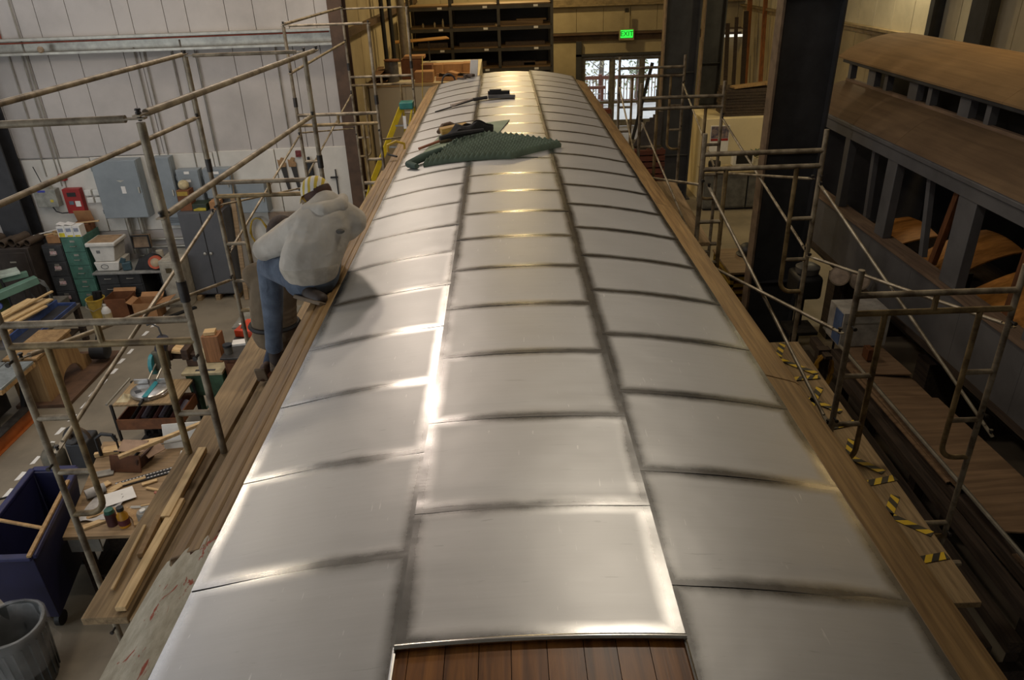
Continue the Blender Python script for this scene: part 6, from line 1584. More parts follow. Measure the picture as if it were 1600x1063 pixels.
# ------------------------------------------------------------------ far end: partition, rack, boxes
m = MB(); m.box(-3.2, -0.6, 18.5, 23.0, 0, 3.46)
pw = struct('wall_partition', m, M('partition_white', (208, 198, 174), 0.7, 0, 0.06, 0.8))
for x in (-3.18, -2.33, -1.48): struct('wall_board', MB().box(x, x + 0.84, 18.47, 18.5, 0.0, 3.40), M('partition_white', (208, 198, 174)), pw)
struct('trim_7', MB().box(-3.2, -0.6, 18.44, 18.5, 3.41, 3.47), WD_pinex)
RK = M('rack_steel', (70, 66, 58), 0.6, 0.2, 0.15, 3)
c = thing('storage_rack', 'tall dark pallet rack with labelled shelves at the far wall', 'rack', (-0.6, 24.4, 0))
for x in (-2.75, -1.5, -0.08, 1.5):
    for y in (24.0, 25.1): MB().box(x - 0.045, x + 0.045, y - 0.04, y + 0.04, 0, 5.6).build('upright', RK, c)
SB = W('shelf_edge_wood', (116, 92, 56), (84, 62, 36), 'x', 4, 0.6)
for z in (3.02, 3.60, 4.19, 4.78):
    for y in (24.0, 25.1): MB().box(-2.75, 1.5, y - 0.03, y + 0.03, z - 0.05, z + 0.05).build('beam', RK, c)
    for (a, b) in ((-2.75, -1.5), (-1.5, -0.08), (-0.08, 1.5)):
        MB().box(a + 0.01, b - 0.01, 23.96, 25.14, z + 0.05, z + 0.085).build('shelf_board', SB, c)
        MB().box((a + b) / 2 + 0.25, (a + b) / 2 + 0.38, 23.962, 23.968, z - 0.02, z + 0.04).build('shelf_label', MT_paper, c)
MB().box(-2.7, 1.5, 25.15, 25.2, 2.6, 4.75).build('back_panel', MT_black, c)
n_ = 0
for (x, z, l_, w_, h_, mt) in ((-0.8, 4.29, 1.2, 0.3, 0.05, 0), (0.6, 4.29, 1.3, 0.25, 0.10, 1), (0.9, 4.40, 0.9, 0.3, 0.04, 1), (-0.7, 3.70, 1.2, 0.5, 0.12, 0), (0.7, 3.70, 1.2, 0.5, 0.10, 0), (-2.1, 3.70, 0.9, 0.4, 0.14, 0), (0.5, 3.12, 1.0, 0.4, 0.12, 0), (-0.9, 3.12, 0.8, 0.4, 0.16, 0), (1.0, 3.125, 0.7, 0.3, 0.08, 1)):
    lab = ['thin dark board on the third shelf, middle bay', 'tan board stack on the third shelf, right bay', 'upper tan board on the third shelf, right bay', 'dark stack on the second shelf, middle bay', 'dark stack on the second shelf, right bay', 'dark stack on the second shelf, left bay', 'dark parts box on the lowest shelf, right bay', 'dark parts box on the lowest shelf, middle bay', 'small tan board on the lowest shelf, right end'][n_] + ' of the rack'
    if n_ == 2: z = 4.395
    single('stored_board', lab, 'board', MB().box(x - l_ / 2, x + l_ / 2, 24.2, 24.2 + w_, z - 0.02, z - 0.02 + h_), WD_dark if mt == 0 else SB, (x, 24.3, z - 0.02), 0.004, 'boards on the rack'); n_ += 1
for k, (x, h_) in enumerate(((-2.35, 0.12), (-2.0, 0.14), (-1.75, 0.22))):
    single('small_bottle', ['left', 'middle', 'right'][k] + ' small pale bottle on the third shelf, left bay of the rack', 'bottle', MB().lathe((x, 24.15, 4.277), [(0, 0), (0.03, 0), (0.03, h_ * 0.7), (0.012, h_ * 0.85), (0.012, h_), (0, h_)], 8), M('pale_bottle', (160, 144, 110), 0.5), (x, 24.15, 4.277), 0, 'bottles on the rack')
stick('cantilever_board', 'wide ochre board sticking out of the rack at the left', (-3.05, 22.6, 4.03), (-1.55, 22.9, 4.08), 0.62, 0.03, W('ochre_board', (176, 128, 58), (130, 90, 38), 'x', 4), None)
stick('cantilever_post', 'thin post propping the ochre board', (-2.1, 22.8, 3.47), (-2.1, 22.8, 4.03), 0.04, 0.04, MT_dark, None, 'post')
single('grey_pipe', 'tall grey pipe standing on the partition in front of the rack', 'pipe', MB().tube((-2.45, 19.9, 3.465), (-2.45, 19.9, 9.3), 0.10, 14), M('pipe_grey', (128, 118, 100), 0.5, 0.2), (-2.45, 19.9, 3.465))
for k, x in enumerate((-2.98, -2.78)):
    single('dark_pole', ['left', 'right'][k] + ' of the two dark poles beside the grey pipe', 'pole', MB().tube((x, 20.4, 3.465), (x - 0.05, 20.4, 9.3), 0.055, 10), MT_black, (x, 20.4, 3.465), 0, 'dark poles on the partition')
c = thing('grey_barrel', 'grey barrel on the partition left of the cartons', 'barrel', (-2.68, 18.95, 3.47))
MB().lathe((-2.68, 18.95, 3.47), [(0, 0), (0.16, 0), (0.165, 0.02), (0.165, 0.44), (0.155, 0.46), (0, 0.46)], 20).build('drum', M('barrel_grey', (92, 88, 86), 0.5), c)
MB().lathe((-2.66, 18.95, 3.935), [(0, 0), (0.19, 0), (0.19, 0.03), (0, 0.05)], 16).build('lid', MT_cardd, c)
n_ = 0
for (x0, x1, y0, y1, z0, z1, mt, lab) in ((-2.10, -1.66, 18.55, 18.95, 3.47, 3.71, MT_card, 'plain tan carton at the front of the partition top'),
        (-2.48, -2.0, 19.2, 19.7, 3.47, 3.92, MT_cardd, 'reddish brown carton behind the plain tan carton'), (-2.0, -1.72, 19.1, 19.5, 3.47, 3.80, MT_cardd, 'small reddish carton right of the grey pipe'),
        (-2.4, -1.9, 19.2, 19.6, 3.93, 4.00, MT_card, 'flat carton on top of the reddish brown carton'), (-1.95, -1.5, 19.6, 20.0, 3.47, 3.74, MT_card, 'wide low carton behind the plain tan carton'),
        (-1.60, -1.0, 19.8, 20.2, 3.47, 3.72, MT_card, 'long tan crate at the back of the partition top'), (-1.0, -0.65, 19.7, 20.1, 3.47, 3.74, MT_card, 'tan crate at the right end of the partition top')):
    single('carton', lab, 'carton', MB().box(x0, x1, y0, y1, z0 + 0.003, z1), mt, ((x0 + x1) / 2, y0, z0), 0.006, 'cartons on the partition')
c = thing('router_table', 'tan wooden machine with black clamps on the partition', 'machine', (-1.2, 18.8, 3.47))
MB().box(-1.62, -0.75, 18.7, 18.76, 3.473, 3.56).box(-1.62, -0.75, 19.0, 19.06, 3.473, 3.60).build('rail', MT_card, c)
for x in (-1.45, -1.28, -1.1, -0.98): MB().ob((x, 18.86, 3.56), (0.12, 0.2, 0.10), 0.5, 0.3).build('black_clamp', MT_black, c)
MB().ob((-1.18, 18.82, 3.62), (0.24, 0.2, 0.06), -0.5, 0.2).build('tan_block', MT_card, c)
m = MB()
for k in range(22):
    m.ob((-2.98 + rnd.uniform(-.1, .2), 18.9 + rnd.uniform(-.3, 1.2), 3.48 + 0.012 * k), (rnd.uniform(.1, .2), rnd.uniform(.6, 1.4), 0.014), rnd.uniform(-.15, .15))
o = single('wood_strips', 'pile of thin brown strips along the left wall on the partition', 'wood', m, M('strip_brown', (120, 88, 60), 0.8, 0, 0.2, 4), (-3.0, 19, 3.47)); o['kind'] = 'stuff'
# exit sign
EG = glow('exit_green', (40, 200, 60), 1.6)
c = thing('exit_sign', 'lit green EXIT sign above the glass door', 'sign', (4.63, 29.7, 3.2))
MB().box(4.35, 4.91, 29.62, 29.72, 3.20, 3.60).build('housing', M('sign_tan', (150, 136, 104), 0.5), c, bevel=0.01)
MB().box(4.40, 4.86, 29.60, 29.622, 3.29, 3.56).build('face', EG, c)
text_mesh('letters', 'EXIT', 0.235, glow('exit_dark', (12, 70, 24), 0.2), (4.63, 29.598, 3.425), c)
MB().box(4.55, 4.72, 29.66, 29.7, 3.6, 4.15).build('drop_rod', MT_beige, c)
single('junction_box', 'small grey box on the wall above the exit sign', 'electric box', MB().box(4.58, 4.70, 29.86, 29.96, 4.12, 4.28), MT_iron, (4.64, 29.96, 4.12), 0.008)
# deck, railing and trees outside the door
struct('trim_8', MB().box(2.0, 9.0, 30.2, 36.5, -0.16, -0.02), M('snowy_deck', (214, 212, 210), 0.7, 0, 0.05, 1.5))
RW = W('railing_red_brown', (124, 78, 60), (90, 52, 40), 'x', 5, 0.6)
c = thing('deck_railing', 'reddish wooden deck railing with pale balusters outside the door', 'railing', (4.9, 35, 0))
MB().box(2.2, 8.0, 34.93, 35.07, 1.10, 1.24).build('top_rail', RW, c)
MB().box(2.2, 8.0, 34.96, 35.04, 0.12, 0.20).build('bottom_rail', RW, c)
for x in (2.6, 4.35, 6.1, 7.8): MB().box(x - 0.07, x + 0.07, 34.9, 35.1, -0.02, 1.32).build('post', RW, c)
bal = MB().box(-0.02, 0.02, -0.02, 0.02, 0.20, 1.10).mesh('baluster', M('baluster_brown', (150, 120, 100), 0.6))
for k in range(40): share('baluster', bal, c, (2.35 + k * 0.14, 35.0, 0))
c = thing('stair_rail', 'low brown stair rail in front of the deck railing', 'railing', (4.1, 33, 0))
MB().box(3.2, 4.35, 33.0, 33.1, 0.98, 1.10).build('top_rail', RW, c)
for x in (3.3, 4.2): MB().box(x - 0.06, x + 0.06, 32.98, 33.12, -0.02, 0.98).build('post', RW, c)
for z in (0.25, 0.5, 0.75): MB().box(3.3, 4.9, 33.05, 33.09, z, z + 0.04).build('slat', M('snow_white', (226, 228, 230), 0.6), c)
def tree(x, y, h, lab, col, s):
    c = thing('tree', lab, 'tree', (x, y, -1.5))
    t = MB(); t.path([(x, y, -1.5), (x + 0.1, y, h * 0.4), (x - 0.05, y, h)], 0.16, 8, 0, 0.04)
    for k in range(14):
        a = k * 2.4; z = 0.3 + (h - 0.8) * k / 14
        t.tube((x, y, z), (x + math.cos(a) * 0.9, y + math.sin(a) * 0.9, z + 0.5), 0.035, 5, 0.012)
    t.build('trunk', M('bark_grey', (110, 100, 88), 0.9), c)
    f = MB(); r_ = random.Random(s)
    for k in range(700):
        a = r_.uniform(0, 6.28); z = r_.uniform(0, h); rr = r_.uniform(0.1, 1.1) * (1.15 - 0.7 * z / h)
        p = Vector((x + rr * math.cos(a), y + rr * math.sin(a), z)); d = Vector((r_.uniform(-1, 1), r_.uniform(-1, 1), r_.uniform(-1, 1))).normalized() * 0.12
        e = d.orthogonal().normalized() * 0.05
        f.add([p - d, p + e, p + d, p - e], [(0, 1, 2, 3)])
    o = f.build('foliage', M('leaf_%d' % s, col, 0.8, 0, 0.2, 2), c); o['kind'] = 'stuff'
tree(3.7, 39.0, 6.0, 'loose pale tree outside the left pane of the glass door', (150, 150, 110), 1)
tree(5.1, 41.0, 7.0, 'tall sparse tree outside the middle pane of the glass door', (170, 160, 130), 2)
tree(6.6, 38.5, 6.0, 'greenish tree outside the right pane of the glass door', (140, 150, 110), 3)
struct('floor_outside', MB().box(-20, 30, 36.5, 70, -1.7, -1.5), M('snow_ground', (224, 226, 228), 0.8, 0, 0.05, 0.6))
c = thing('folding_chair', 'reddish brown chair back just inside the glass door', 'chair', (3.68, 28.0, 0))
CB = M('chair_red_brown', (104, 54, 44), 0.5)
MB().path([(3.44, 28.0, 0.0), (3.44, 28.05, 0.5), (3.44, 28.12, 0.95), (3.52, 28.13, 1.04), (3.86, 28.13, 1.04), (3.93, 28.12, 0.95), (3.93, 28.05, 0.5), (3.93, 28.0, 0.0)], 0.018, 8).build('frame', CB, c)
MB().box(3.46, 3.91, 28.10, 28.14, 0.84, 1.02).build('backrest', CB, c, bevel=0.01)
MB().box(3.44, 3.93, 27.62, 28.05, 0.44, 0.48).build('seat', CB, c, bevel=0.01)
for x in (3.46, 3.91): MB().tube((x, 28.05, 0.46), (x, 27.62, 0.0), 0.016, 8).build('leg', CB, c)
stick('leaning_bar', 'black steel bar leaning in front of the glass door', (3.42, 21.9, 0.0), (4.20, 22.05, 3.31), 0.09, 0.05, MT_black, None, 'bar')
# things between the door and the dark columns
c = thing('slat_crate', 'tall stack of reddish slatted crates right of the coach roof', 'crate', (2.9, 15.2, 0))
RC = W('crate_red_brown', (110, 60, 40), (70, 36, 24), 'x', 6, 0.7)
for k in range(20):
    for (x0, x1, y0, y1) in ((2.5, 3.2, 14.95, 14.99), (2.5, 2.54, 14.99, 15.7)): MB().box(x0, x1, y0, y1, 0.03 + k * 0.126, 0.125 + k * 0.126).build('slat', RC, c)
for x in (2.56, 2.83, 3.11): MB().box(x, x + 0.06, 14.99, 15.03, 0, 2.54).build('batten', RC, c)
MB().box(2.54, 3.2, 15.03, 15.7, 0, 2.5).build('core', WD_dark, c)
c = thing('stepped_offcut', 'grey stepped metal offcut standing on the red crate stack', 'panel', (2.9, 15.3, 2.55))
MB().prism([(2.58, 2.56), (3.14, 2.56), (3.16, 3.22), (3.05, 3.22), (3.05, 3.16), (2.97, 3.16), (2.97, 3.10), (2.90, 3.10), (2.90, 3.03), (2.83, 3.03), (2.80, 2.95)], 15.2, 15.26, 'xz').build('sheet', M('stepped_grey', (86, 80, 74), 0.6, 0.2), c)
MB().box(2.6, 3.14, 15.26, 15.5, 2.555, 2.62).build('foot', MT_iron, c)
c = thing('counter', 'grey kitchen style counter with cream backboard behind the right scaffold', 'counter', (5.8, 19.2, 0))
MB().box(5.05, 6.75, 18.7, 19.5, 0.98, 1.03).build('worktop', M('counter_cream', (180, 164, 130), 0.5), c, bevel=0.006)
MB().box(5.1, 6.7, 18.82, 19.44, 0.0, 0.06).build('plinth', MT_dark, c)
for x in (5.08, 5.64, 6.2): 
    MB().box(x, x + 0.53, 18.76, 19.45, 0.06, 0.98).build('cabinet', M('counter_grey', (108, 108, 104), 0.5), c)
    MB().box(x + 0.01, x + 0.52, 18.74, 18.76, 0.1, 0.95).build('door', M('counter_grey', (108, 108, 104), 0.5), c, bevel=0.005)
c = thing('cream_booth', 'cream coloured booth wall with a poster behind the counter', 'booth', (6.0, 20.2, 0))
MB().box(5.2, 7.4, 19.9, 21.4, 0.0, 2.12).build('wall', M('booth_cream', (214, 198, 158), 0.7, 0, 0.06, 0.8), c, bevel=0.005)
c = thing('poster', 'red white and blue poster on the cream booth wall', 'poster', (5.65, 19.89, 1.2))
MB().box(5.42, 5.92, 19.885, 19.899, 1.25, 1.95).build('sheet', MT_paper, c)
MB().box(5.44, 5.90, 19.88, 19.886, 1.62, 1.93).build('picture', M('poster_navy', (60, 62, 82), 0.6, 0, 0.4, 9, 0, (150, 130, 120)), c)
MB().box(5.44, 5.90, 19.88, 19.886, 1.55, 1.61).build('red_band', M('poster_red', (150, 40, 36), 0.6), c)
c = thing('monitor', 'small white monitor with dark screen on the counter', 'monitor', (6.1, 19.1, 1.03))
MB().box(5.82, 6.34, 18.98, 19.2, 1.10, 1.42).build('case', MT_white, c, bevel=0.012)
MB().box(5.90, 6.30, 18.972, 18.98, 1.15, 1.38).build('screen', MT_black, c)
MB().box(5.98, 6.18, 19.0, 19.2, 1.031, 1.10).build('foot', MT_white, c)
single('black_pot', 'round black pot at the left end of the counter', 'pot', MB().lathe((5.35, 19.0, 1.032), [(0, 0), (0.14, 0), (0.16, 0.12), (0.15, 0.2), (0, 0.22)], 16), MT_black, (5.35, 19.0, 1.032))
c = thing('potted_plant', 'small leafy plant on the counter behind the monitor', 'plant', (6.45, 19.3, 1.03))
MB().lathe((6.5, 19.3, 1.032), [(0, 0), (0.07, 0), (0.09, 0.14), (0, 0.14)], 12).build('pot', MT_white, c)
m = MB()
for k in range(40):
    a = k * 2.4; r_ = 0.05 + 0.12 * ((k * 7) % 10) / 10
    p = Vector((6.5 + r_ * math.cos(a), 19.3 + r_ * math.sin(a), 1.22 + 0.012 * (k % 17)))
    d = Vector((math.cos(a), math.sin(a), 0.4)) * 0.06; e = Vector((-math.sin(a), math.cos(a), 0)) * 0.03
    m.add([p - d, p + e, p + d, p - e], [(0, 1, 2, 3)])
o = m.build('foliage', M('plant_green', (70, 90, 60), 0.6), c); o['kind'] = 'stuff'
single('white_jar', 'white bottle on the counter right of the monitor', 'bottle', MB().lathe((6.62, 19.0, 1.032), [(0, 0), (0.05, 0), (0.05, 0.18), (0.02, 0.22), (0.02, 0.26), (0, 0.26)], 12), MT_white, (6.62, 19.0, 1.032))
k = 0
for z in [2.125 + 0.075 * i for i in range(9)]:
    o = MB().ob((6.45, 20.6, z + 0.034), (1.25 - 0.02 * (k % 3), 0.9, 0.066), 0.03 * math.sin(k * 2.3)).build('plank', WD_dark, None, (6.45, 20.6, z))
    tag(o, ['lowest', 'second', 'third', 'fourth', 'fifth', 'sixth', 'seventh', 'eighth', 'topmost'][k] + ' of the dark boards stacked on the cream booth', 'board', 'dark boards on the booth'); k += 1
stick('tan_block', 'tan board lying askew on the dark boards of the booth', (6.0, 20.3, 2.84), (7.05, 20.5, 2.90), 0.3, 0.05, WD_tan)
k = 0
for (x, y, h_, w_, mt) in ((8.72, 26.0, 4.6, 0.14, 'o'), (8.3, 26.6, 4.2, 0.16, 'd'), (8.05, 26.8, 4.0, 0.12, 'd'), (8.55, 27.2, 5.0, 0.16, 'o'), (7.82, 27.0, 3.8, 0.14, 'd'), (7.6, 27.2, 3.4, 0.10, 'd')):
    stick('standing_board', ['nearest orange brown', 'wide dark', 'second dark', 'tall orange brown', 'third dark', 'shortest dark'][k] + ' board standing upright against the back wall between the columns', (x, y, 0.0), (x + 0.05, y + 0.9, h_), w_, 0.05, W('orange_board', (150, 92, 40), (104, 60, 24), 'z', 4) if mt == 'o' else WD_dark, 'upright boards at the back wall'); k += 1
c = thing('strip_light', 'white fluorescent strip light between the dark columns', 'lamp', (8.4, 29.6, 3.3))
MB().box(7.95, 9.0, 29.5, 29.62, 3.20, 3.28).build('tube', glow('strip_white', (230, 230, 220), 1.2), c)
MB().box(7.95, 8.9, 29.5, 29.62, 3.38, 3.46).build('housing', MT_white, c)
# ------------------------------------------------------------------ right side: second coach under restoration
CP = M('coach_primer', (92, 92, 94), 0.6, 0, 0.14, 1.6)
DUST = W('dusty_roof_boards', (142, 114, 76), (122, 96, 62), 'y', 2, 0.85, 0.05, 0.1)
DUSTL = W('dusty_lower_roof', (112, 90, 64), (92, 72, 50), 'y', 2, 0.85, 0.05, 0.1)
SILL = W('dusty_sill', (126, 104, 84), (92, 74, 60), 'y', 5, 0.85)
XS = 5.2; YA, YB_ = 4.2, 13.0
c = thing('clerestory_coach', 'dark grey railway coach with a dusty clerestory roof on the right', 'railway coach', (6.4, 8.3, 0))
y = YA
while y < YB_:
    MB().box(XS, XS + 0.05, y, min(y + 1.18, YB_) - 0.004, 1.55, 2.33).build('side_panel', CP, c)
    y += 1.18
MB().box(XS - 0.05, XS + 0.18, YA, YB_, 2.33, 2.38).build('window_sill', SILL, c)
MB().box(XS - 0.02, XS + 0.10, YA, YB_, 3.44, 3.60).build('letter_board', CP, c)
MB().box(XS - 0.06, XS + 0.02, YA, YB_, 3.60, 3.66).build('eave_moulding', CP, c, bevel=0.01)
for (y, w_) in ((12.93, 0.14), (11.36, 0.16), (9.92, 0.27), (8.12, 0.36), (6.55, 0.3), (5.1, 0.3)): MB().box(XS, XS + 0.12, y - w_ / 2, y + w_ / 2, 2.38, 3.44).build('window_post', CP, c, bevel=0.006)
for (y, dy) in ((10.78, 0.10), (9.10, 0.22), (8.86, -0.22), (7.28, -0.06), (5.9, 0.0)): MB().bar((XS + 0.22, y, 2.36), (XS + 0.22, y + dy, 3.44), 0.07, 0.09).build('inner_stud', CP if y > 9 else WD_cab, c)
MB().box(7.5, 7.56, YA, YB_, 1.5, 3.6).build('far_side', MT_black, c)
MB().box(XS, 7.56, YA, YB_, 1.45, 1.55).build('coach_floor', WD_dark, c)
MB().box(XS, 7.56, YB_ - 0.04, YB_, 1.55, 3.9).build('end_wall', CP, c)
for x in (5.5, 7.2): MB().box(x, x + 0.16, YA, YB_, 1.15, 1.45).build('sole_bar', MT_black, c)
for y in (5.5, 8.5, 11.5): MB().box(5.4, 7.4, y - 0.15, y + 0.15, 0, 1.15).build('support_crib', WD_dark, c)
y = YA; cutsy = [4.2, 7.15, 9.9, 13.0]
for a, b in zip(cutsy, cutsy[1:]):
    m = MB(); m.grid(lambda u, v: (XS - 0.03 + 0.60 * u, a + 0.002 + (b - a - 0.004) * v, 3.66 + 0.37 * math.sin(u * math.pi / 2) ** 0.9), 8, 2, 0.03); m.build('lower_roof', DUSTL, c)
MB().box(5.74, 5.80, YA, YB_, 4.00, 4.07).build('clerestory_sill', SILL, c)
for k, y in enumerate((12.9, 12.1, 11.62, 10.8, 10.35, 9.5, 9.0, 8.1, 7.6, 6.7, 6.2, 5.2)):
    if y > YB_: continue
    MB().box(5.74, 5.84, y - (0.12 if k % 2 else 0.05), y + (0.12 if k % 2 else 0.05), 4.07, 4.32).build('clerestory_post', CP, c)
MB().box(6.30, 6.34, YA, YB_, 3.3, 4.5).build('clerestory_shade_sheet', MT_black, c)  # black sheet added so the clerestory openings read as shaded interior
MB().box(5.64, 5.80, YA, YB_, 4.32, 4.40).build('deck_moulding', MT_dark, c, bevel=0.01)
for a, b in ((4.2, 8.6), (8.6, 13.15)):
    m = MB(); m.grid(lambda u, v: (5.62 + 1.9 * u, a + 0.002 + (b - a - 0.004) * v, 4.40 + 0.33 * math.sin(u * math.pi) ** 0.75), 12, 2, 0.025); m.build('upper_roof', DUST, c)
k = 0
for (x0, x1, y0, y1, z0, z1, t) in ((5.45, 6.5, 8.75, 9.6, 2.06, 2.52, 0.1), (5.5, 6.6, 7.3, 8.35, 2.1, 2.5, -0.1), (5.5, 6.4, 5.9, 7.0, 2.20, 2.42, 0.2), (5.5, 6.3, 10.3, 11.2, 2.0, 2.2, 0.1)):
    m = MB(); m.grid(lambda u, v: (x0 + (x1 - x0) * u, y0 + (y1 - y0) * v, z0 + (z1 - z0) * math.sin(u * 1.5) + 0.05 * math.sin(v * 3)), 8, 6, 0.02)
    single('bent_plywood', ['large bent orange plywood left of the wide post', 'large bent orange plywood right of the wide post', 'flatter orange plywood near the right edge', 'dim orange plywood farthest back'][k] + ' inside the dark coach', 'plywood', m, W('orange_ply', (190, 130, 60), (150, 98, 42), 'x', 4), ((x0 + x1) / 2, (y0 + y1) / 2, z0), 0, 'plywood pieces inside the dark coach'); k += 1
    stick('panel_trestle', ['first', 'second', 'third', 'fourth'][k - 1] + ' dark trestle board holding a plywood panel inside the dark coach', ((x0 + x1) / 2, (y0 + y1) / 2, 1.55), ((x0 + x1) / 2, (y0 + y1) / 2, z0 + 0.02), 0.4, 0.1, WD_dark, 'trestles inside the dark coach', 'trestle')
# sheets of warped plywood on a timber stack
PLY = W('old_plywood', (134, 108, 80), (100, 78, 56), 'x', 3, 0.75, 0.12)
k = 0
for (P, z) in (([(4.34, 8.5), (5.02, 8.72), (5.06, 6.2), (4.36, 6.0)], 1.135), ([(4.36, 8.25), (4.98, 8.35), (5.08, 6.0), (4.40, 5.9)], 1.165), ([(4.40, 7.6), (5.05, 7.5), (5.10, 5.1), (4.42, 5.2)], 1.20), ([(4.42, 5.0), (5.02, 5.05), (5.1, 3.6), (4.5, 3.5)], 1.11), ([(4.5, 9.05), (4.95, 9.0), (4.98, 8.0), (4.42, 8.1)], 1.225)):
    m = MB()
    def fn(u, v):
        p = (Vector(P[0]) * (1 - u) + Vector(P[1]) * u) * (1 - v) + (Vector(P[3]) * (1 - u) + Vector(P[2]) * u) * v
        return (p.x, p.y, z + 0.012 * math.sin(u * 3 + k) * math.sin(v * 4 + k) + (0.03 * v * v if k == 3 else 0))
    m.grid(fn, 8, 12, 0.016)
    single('plywood_sheet', ['lowest', 'second', 'largest top', 'nearest low', 'short far'][k] + ' weathered plywood sheet of the stack beside the dark coach', 'plywood', m, PLY, (4.7, P[0][1], z), 0, 'plywood sheets beside the dark coach'); k += 1
k = 0
for (xa, xb, ya, yb, z, w_) in ((4.30, 4.22, 9.4, 4.3, 1.02, 0.10), (4.16, 4.02, 9.3, 4.2, 0.86, 0.12), (4.05, 3.86, 9.2, 4.3, 0.70, 0.12), (3.95, 3.72, 9.0, 4.2, 0.52, 0.14), (4.45, 4.45, 9.0, 3.6, 1.03, 0.12), (4.75, 4.75, 9.0, 3.6, 1.03, 0.12), (4.95, 4.95, 9.0, 3.6, 1.03, 0.10)):
    stick('timber', ['uppermost dark timber left of the plywood sheets', 'second dark timber left of the plywood sheets', 'third dark timber left of the plywood sheets', 'lowest dark timber left of the plywood sheets', 'left bearer timber under the plywood', 'middle bearer timber under the plywood', 'right bearer timber under the plywood'][k], (xa, ya, z), (xb, yb, z), w_, 0.12, WD_dark, 'timbers beside the dark coach', 'timber'); k += 1
for y in (4.6, 6.6, 8.6):
    single('trestle', ['near', 'middle', 'far'][int((y - 4.6) / 2)] + ' trestle under the timber stack beside the dark coach', 'trestle', MB().box(4.36, 5.05, y - 0.08, y + 0.08, 0.86, 0.965).box(4.40, 4.52, y - 0.07, y + 0.07, 0, 0.86).box(4.88, 5.0, y - 0.07, y + 0.07, 0, 0.86), WD_dark, (4.7, y, 0), 0.005, 'trestles under the timber stack')
    single('timber_bearer', ['near', 'middle', 'far'][int((y - 4.6) / 2)] + ' crossed prop under the dark timbers', 'prop', MB().box(3.7, 4.30, y - 0.3, y - 0.2, 0.2, 0.45).box(3.75, 3.85, y - .3, y - .2, 0, .2).box(4.15, 4.25, y - .3, y - .2, 0, .2), WD_dark, (4.0, y, 0), 0.005, 'props under the dark timbers')
single('steel_pipe', 'long grey pipe along the left edge of the plywood sheets', 'pipe', MB().tube((4.38, 9.3, 1.27), (4.36, 4.4, 1.255), 0.022, 8), MT_galv, (4.36, 6, 1.26))
c = thing('white_box', 'white box with blue side on the plywood beside the dark coach', 'box', (4.66, 8.95, 1.24))
MB().box(4.36, 4.98, 8.75, 9.2, 1.245, 1.74).build('box', M('box_white', (178, 174, 166), 0.6), c, bevel=0.006)
MB().box(4.352, 4.36, 8.77, 9.0, 1.27, 1.72).build('blue_side', M('box_blue', (84, 106, 146), 0.6), c)
MB().box(4.4, 4.94, 8.742, 8.75, 1.58, 1.60).build('fold_line', M('box_fold', (150, 146, 136), 0.6), c)
single('wood_block', 'small brown block in front of the white box on the plywood', 'block', MB().box(4.56, 4.64, 8.35, 8.5, 1.245, 1.40), WD_cab, (4.6, 8.4, 1.245), 0.004)
c = thing('rope_coil', 'coil of yellow rope hanging beside the taped plank', 'rope', (3.55, 7.4, 1.6))
MB().path([(3.62 + (0.09 + 0.008 * (k % 4)) * math.cos(k * 0.6), 7.5 + 0.012 * (k % 6), 1.58 + 0.24 * math.sin(k * 0.6)) for k in range(60)], 0.013, 6).build('coil', M('rope_yellow', (178, 132, 34), 0.7), c)
c2 = thing('rope_stand', 'dark wooden stand carrying the yellow rope', 'stand', (3.6, 7.5, 0))
MB().box(3.55, 3.69, 7.56, 7.66, 0, 1.86).box(3.58, 3.66, 7.44, 7.6, 1.80, 1.84).build('post', WD_dark, c2)
MB().box(3.35, 3.9, 7.4, 7.8, 0, 0.04).build('foot', WD_dark, c2)
# floodlights, machine and crates at the foot of the wide column
c = thing('floodlight_stand', 'pair of round work lamps on a stand below the dark coach windows', 'lamp', (4.8, 9.8, 0))
MB().tube((4.8, 9.8, 0), (4.8, 9.8, 1.7), 0.018, 8).build('pole', MT_iron, c)
for a in (0.3, 2.4, 4.5): MB().tube((4.8, 9.8, 0.4), (4.8 + 0.3 * math.cos(a), 9.8 + 0.3 * math.sin(a), 0.0), 0.014, 6).build('leg', MT_iron, c)
MB().bar((4.58, 9.78, 1.78), (5.02, 9.78, 1.68), 0.03, 0.03).build('crossbar', MT_iron, c)
for (x, z) in ((4.66, 1.86), (4.96, 1.78)):
    h_ = MB().lathe((x, 9.72, z), [(0, -0.10), (0.07, -0.09), (0.13, 0), (0.14, 0.01), (0.14, 0.03), (0.12, 0.03)], 18, 0, (-0.25, -0.8, 0.5)).build('lamp_head', M('lamp_tan', (140, 124, 104), 0.5, 0.3), c)
    MB().lathe((x - 0.005, 9.70, z + 0.012), [(0, 0.0), (0.12, 0), (0.12, 0.008), (0, 0.012)], 18, 0, (-0.25, -0.8, 0.5)).build('lens', M('lamp_lens', (176, 158, 140), 0.25), h_)
c = thing('drill_press', 'black dusty machine head at the foot of the wide column', 'machine', (4.3, 9.9, 0))
MB().box(4.05, 4.5, 9.75, 10.2, 0, 0.12).build('base', MT_black, c, bevel=0.02)
MB().tube((4.28, 10.0, 0.12), (4.28, 10.0, 1.6), 0.06, 12).build('column', MT_iron, c)
MB().box(4.1, 4.46, 9.7, 10.2, 1.5, 1.85).build('head', MT_black, c, bevel=0.06)
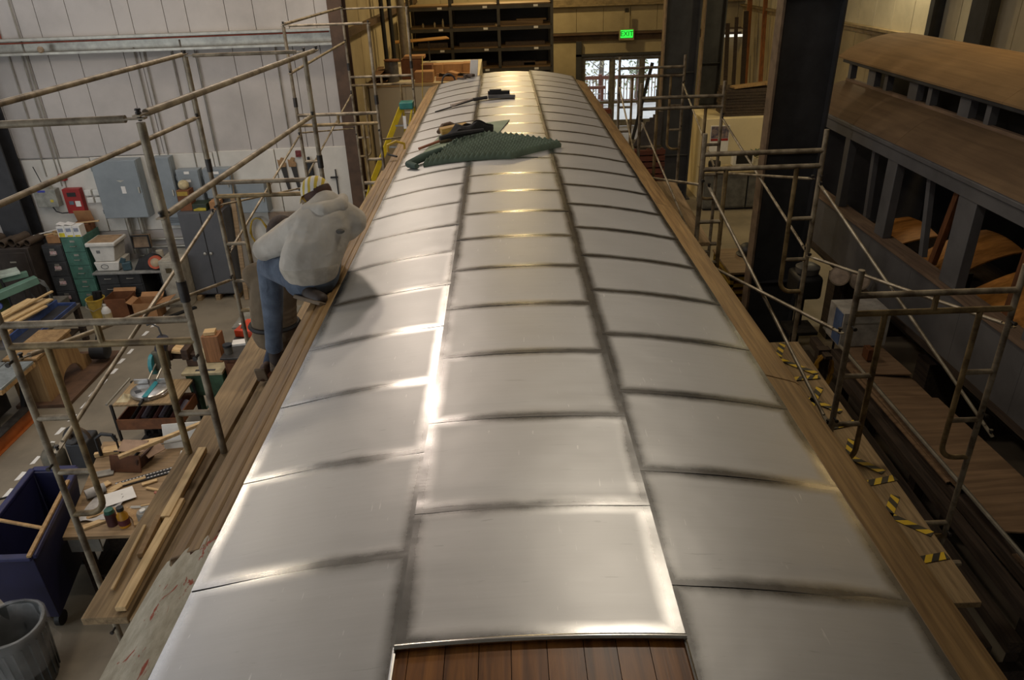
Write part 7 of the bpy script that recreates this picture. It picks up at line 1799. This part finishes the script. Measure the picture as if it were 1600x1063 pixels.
MB().lathe((4.28, 9.92, 1.9), [(0, -.04), (0.16, -.04), (0.17, 0.05), (0.10, 0.09), (0, 0.09)], 16).build('pulley_cover', M('cover_grey', (96, 94, 90), 0.5, 0.2), c)
MB().box(4.08, 4.48, 9.68, 10.1, 0.95, 1.0).build('work_table', MT_iron, c)
c = thing('yellow_crate', 'yellow wire crate with a brown lid left of the wide column', 'crate', (4.1, 12.2, 0))
CY = M('crate_yellow', (150, 120, 30), 0.6)
for k in range(9): MB().box(3.72, 4.5, 11.6, 11.63, 0.05 + k * 0.125, 0.10 + k * 0.125).build('slat', CY, c)
for k in range(9): MB().box(3.72, 3.75, 11.63, 12.7, 0.05 + k * 0.125, 0.10 + k * 0.125).build('slat', CY, c)
for (x, y) in ((3.72, 11.6), (4.44, 11.6), (3.72, 12.66)): MB().box(x, x + 0.06, y, y + 0.06, 0, 1.16).build('corner_post', CY, c)
MB().box(3.78, 4.48, 11.66, 12.66, 0.03, 1.1).build('load', MT_cardd, c)
MB().box(3.70, 4.52, 11.58, 12.74, 1.16, 1.2).build('lid', WD_ply, c, bevel=0.004)
single('helmet', 'round black helmet on the yellow crate lid', 'helmet', MB().ball((4.22, 12.4, 1.28), (0.15, 0.18, 0.14), 16).lathe((4.22, 12.4, 1.202), [(0.18, 0), (0.19, 0.02), (0.15, 0.05)], 18), MT_black, (4.22, 12.4, 1.2))
c = thing('grinder', 'dusty brown machine with a yellow motor beside the right plank', 'machine', (3.2, 11.9, 0))
MB().box(2.95, 3.55, 11.6, 12.2, 0, 1.05).build('cabinet', MT_dark, c, bevel=0.02)
MB().lathe((3.05, 11.85, 1.22), [(0.03, 0), (0.14, 0.02), (0.15, 0.3), (0.06, 0.36)], 14, 0, (1, 0.1, 0)).build('body', M('dusty_motor', (98, 80, 58), 0.7), c)
MB().lathe((3.0, 11.7, 1.3), [(0.0, 0), (0.06, 0.01), (0.06, 0.12), (0, 0.14)], 12, 0, (0.2, -1, 0.3)).build('yellow_motor', M('motor_yellow', (190, 150, 40), 0.5), c)
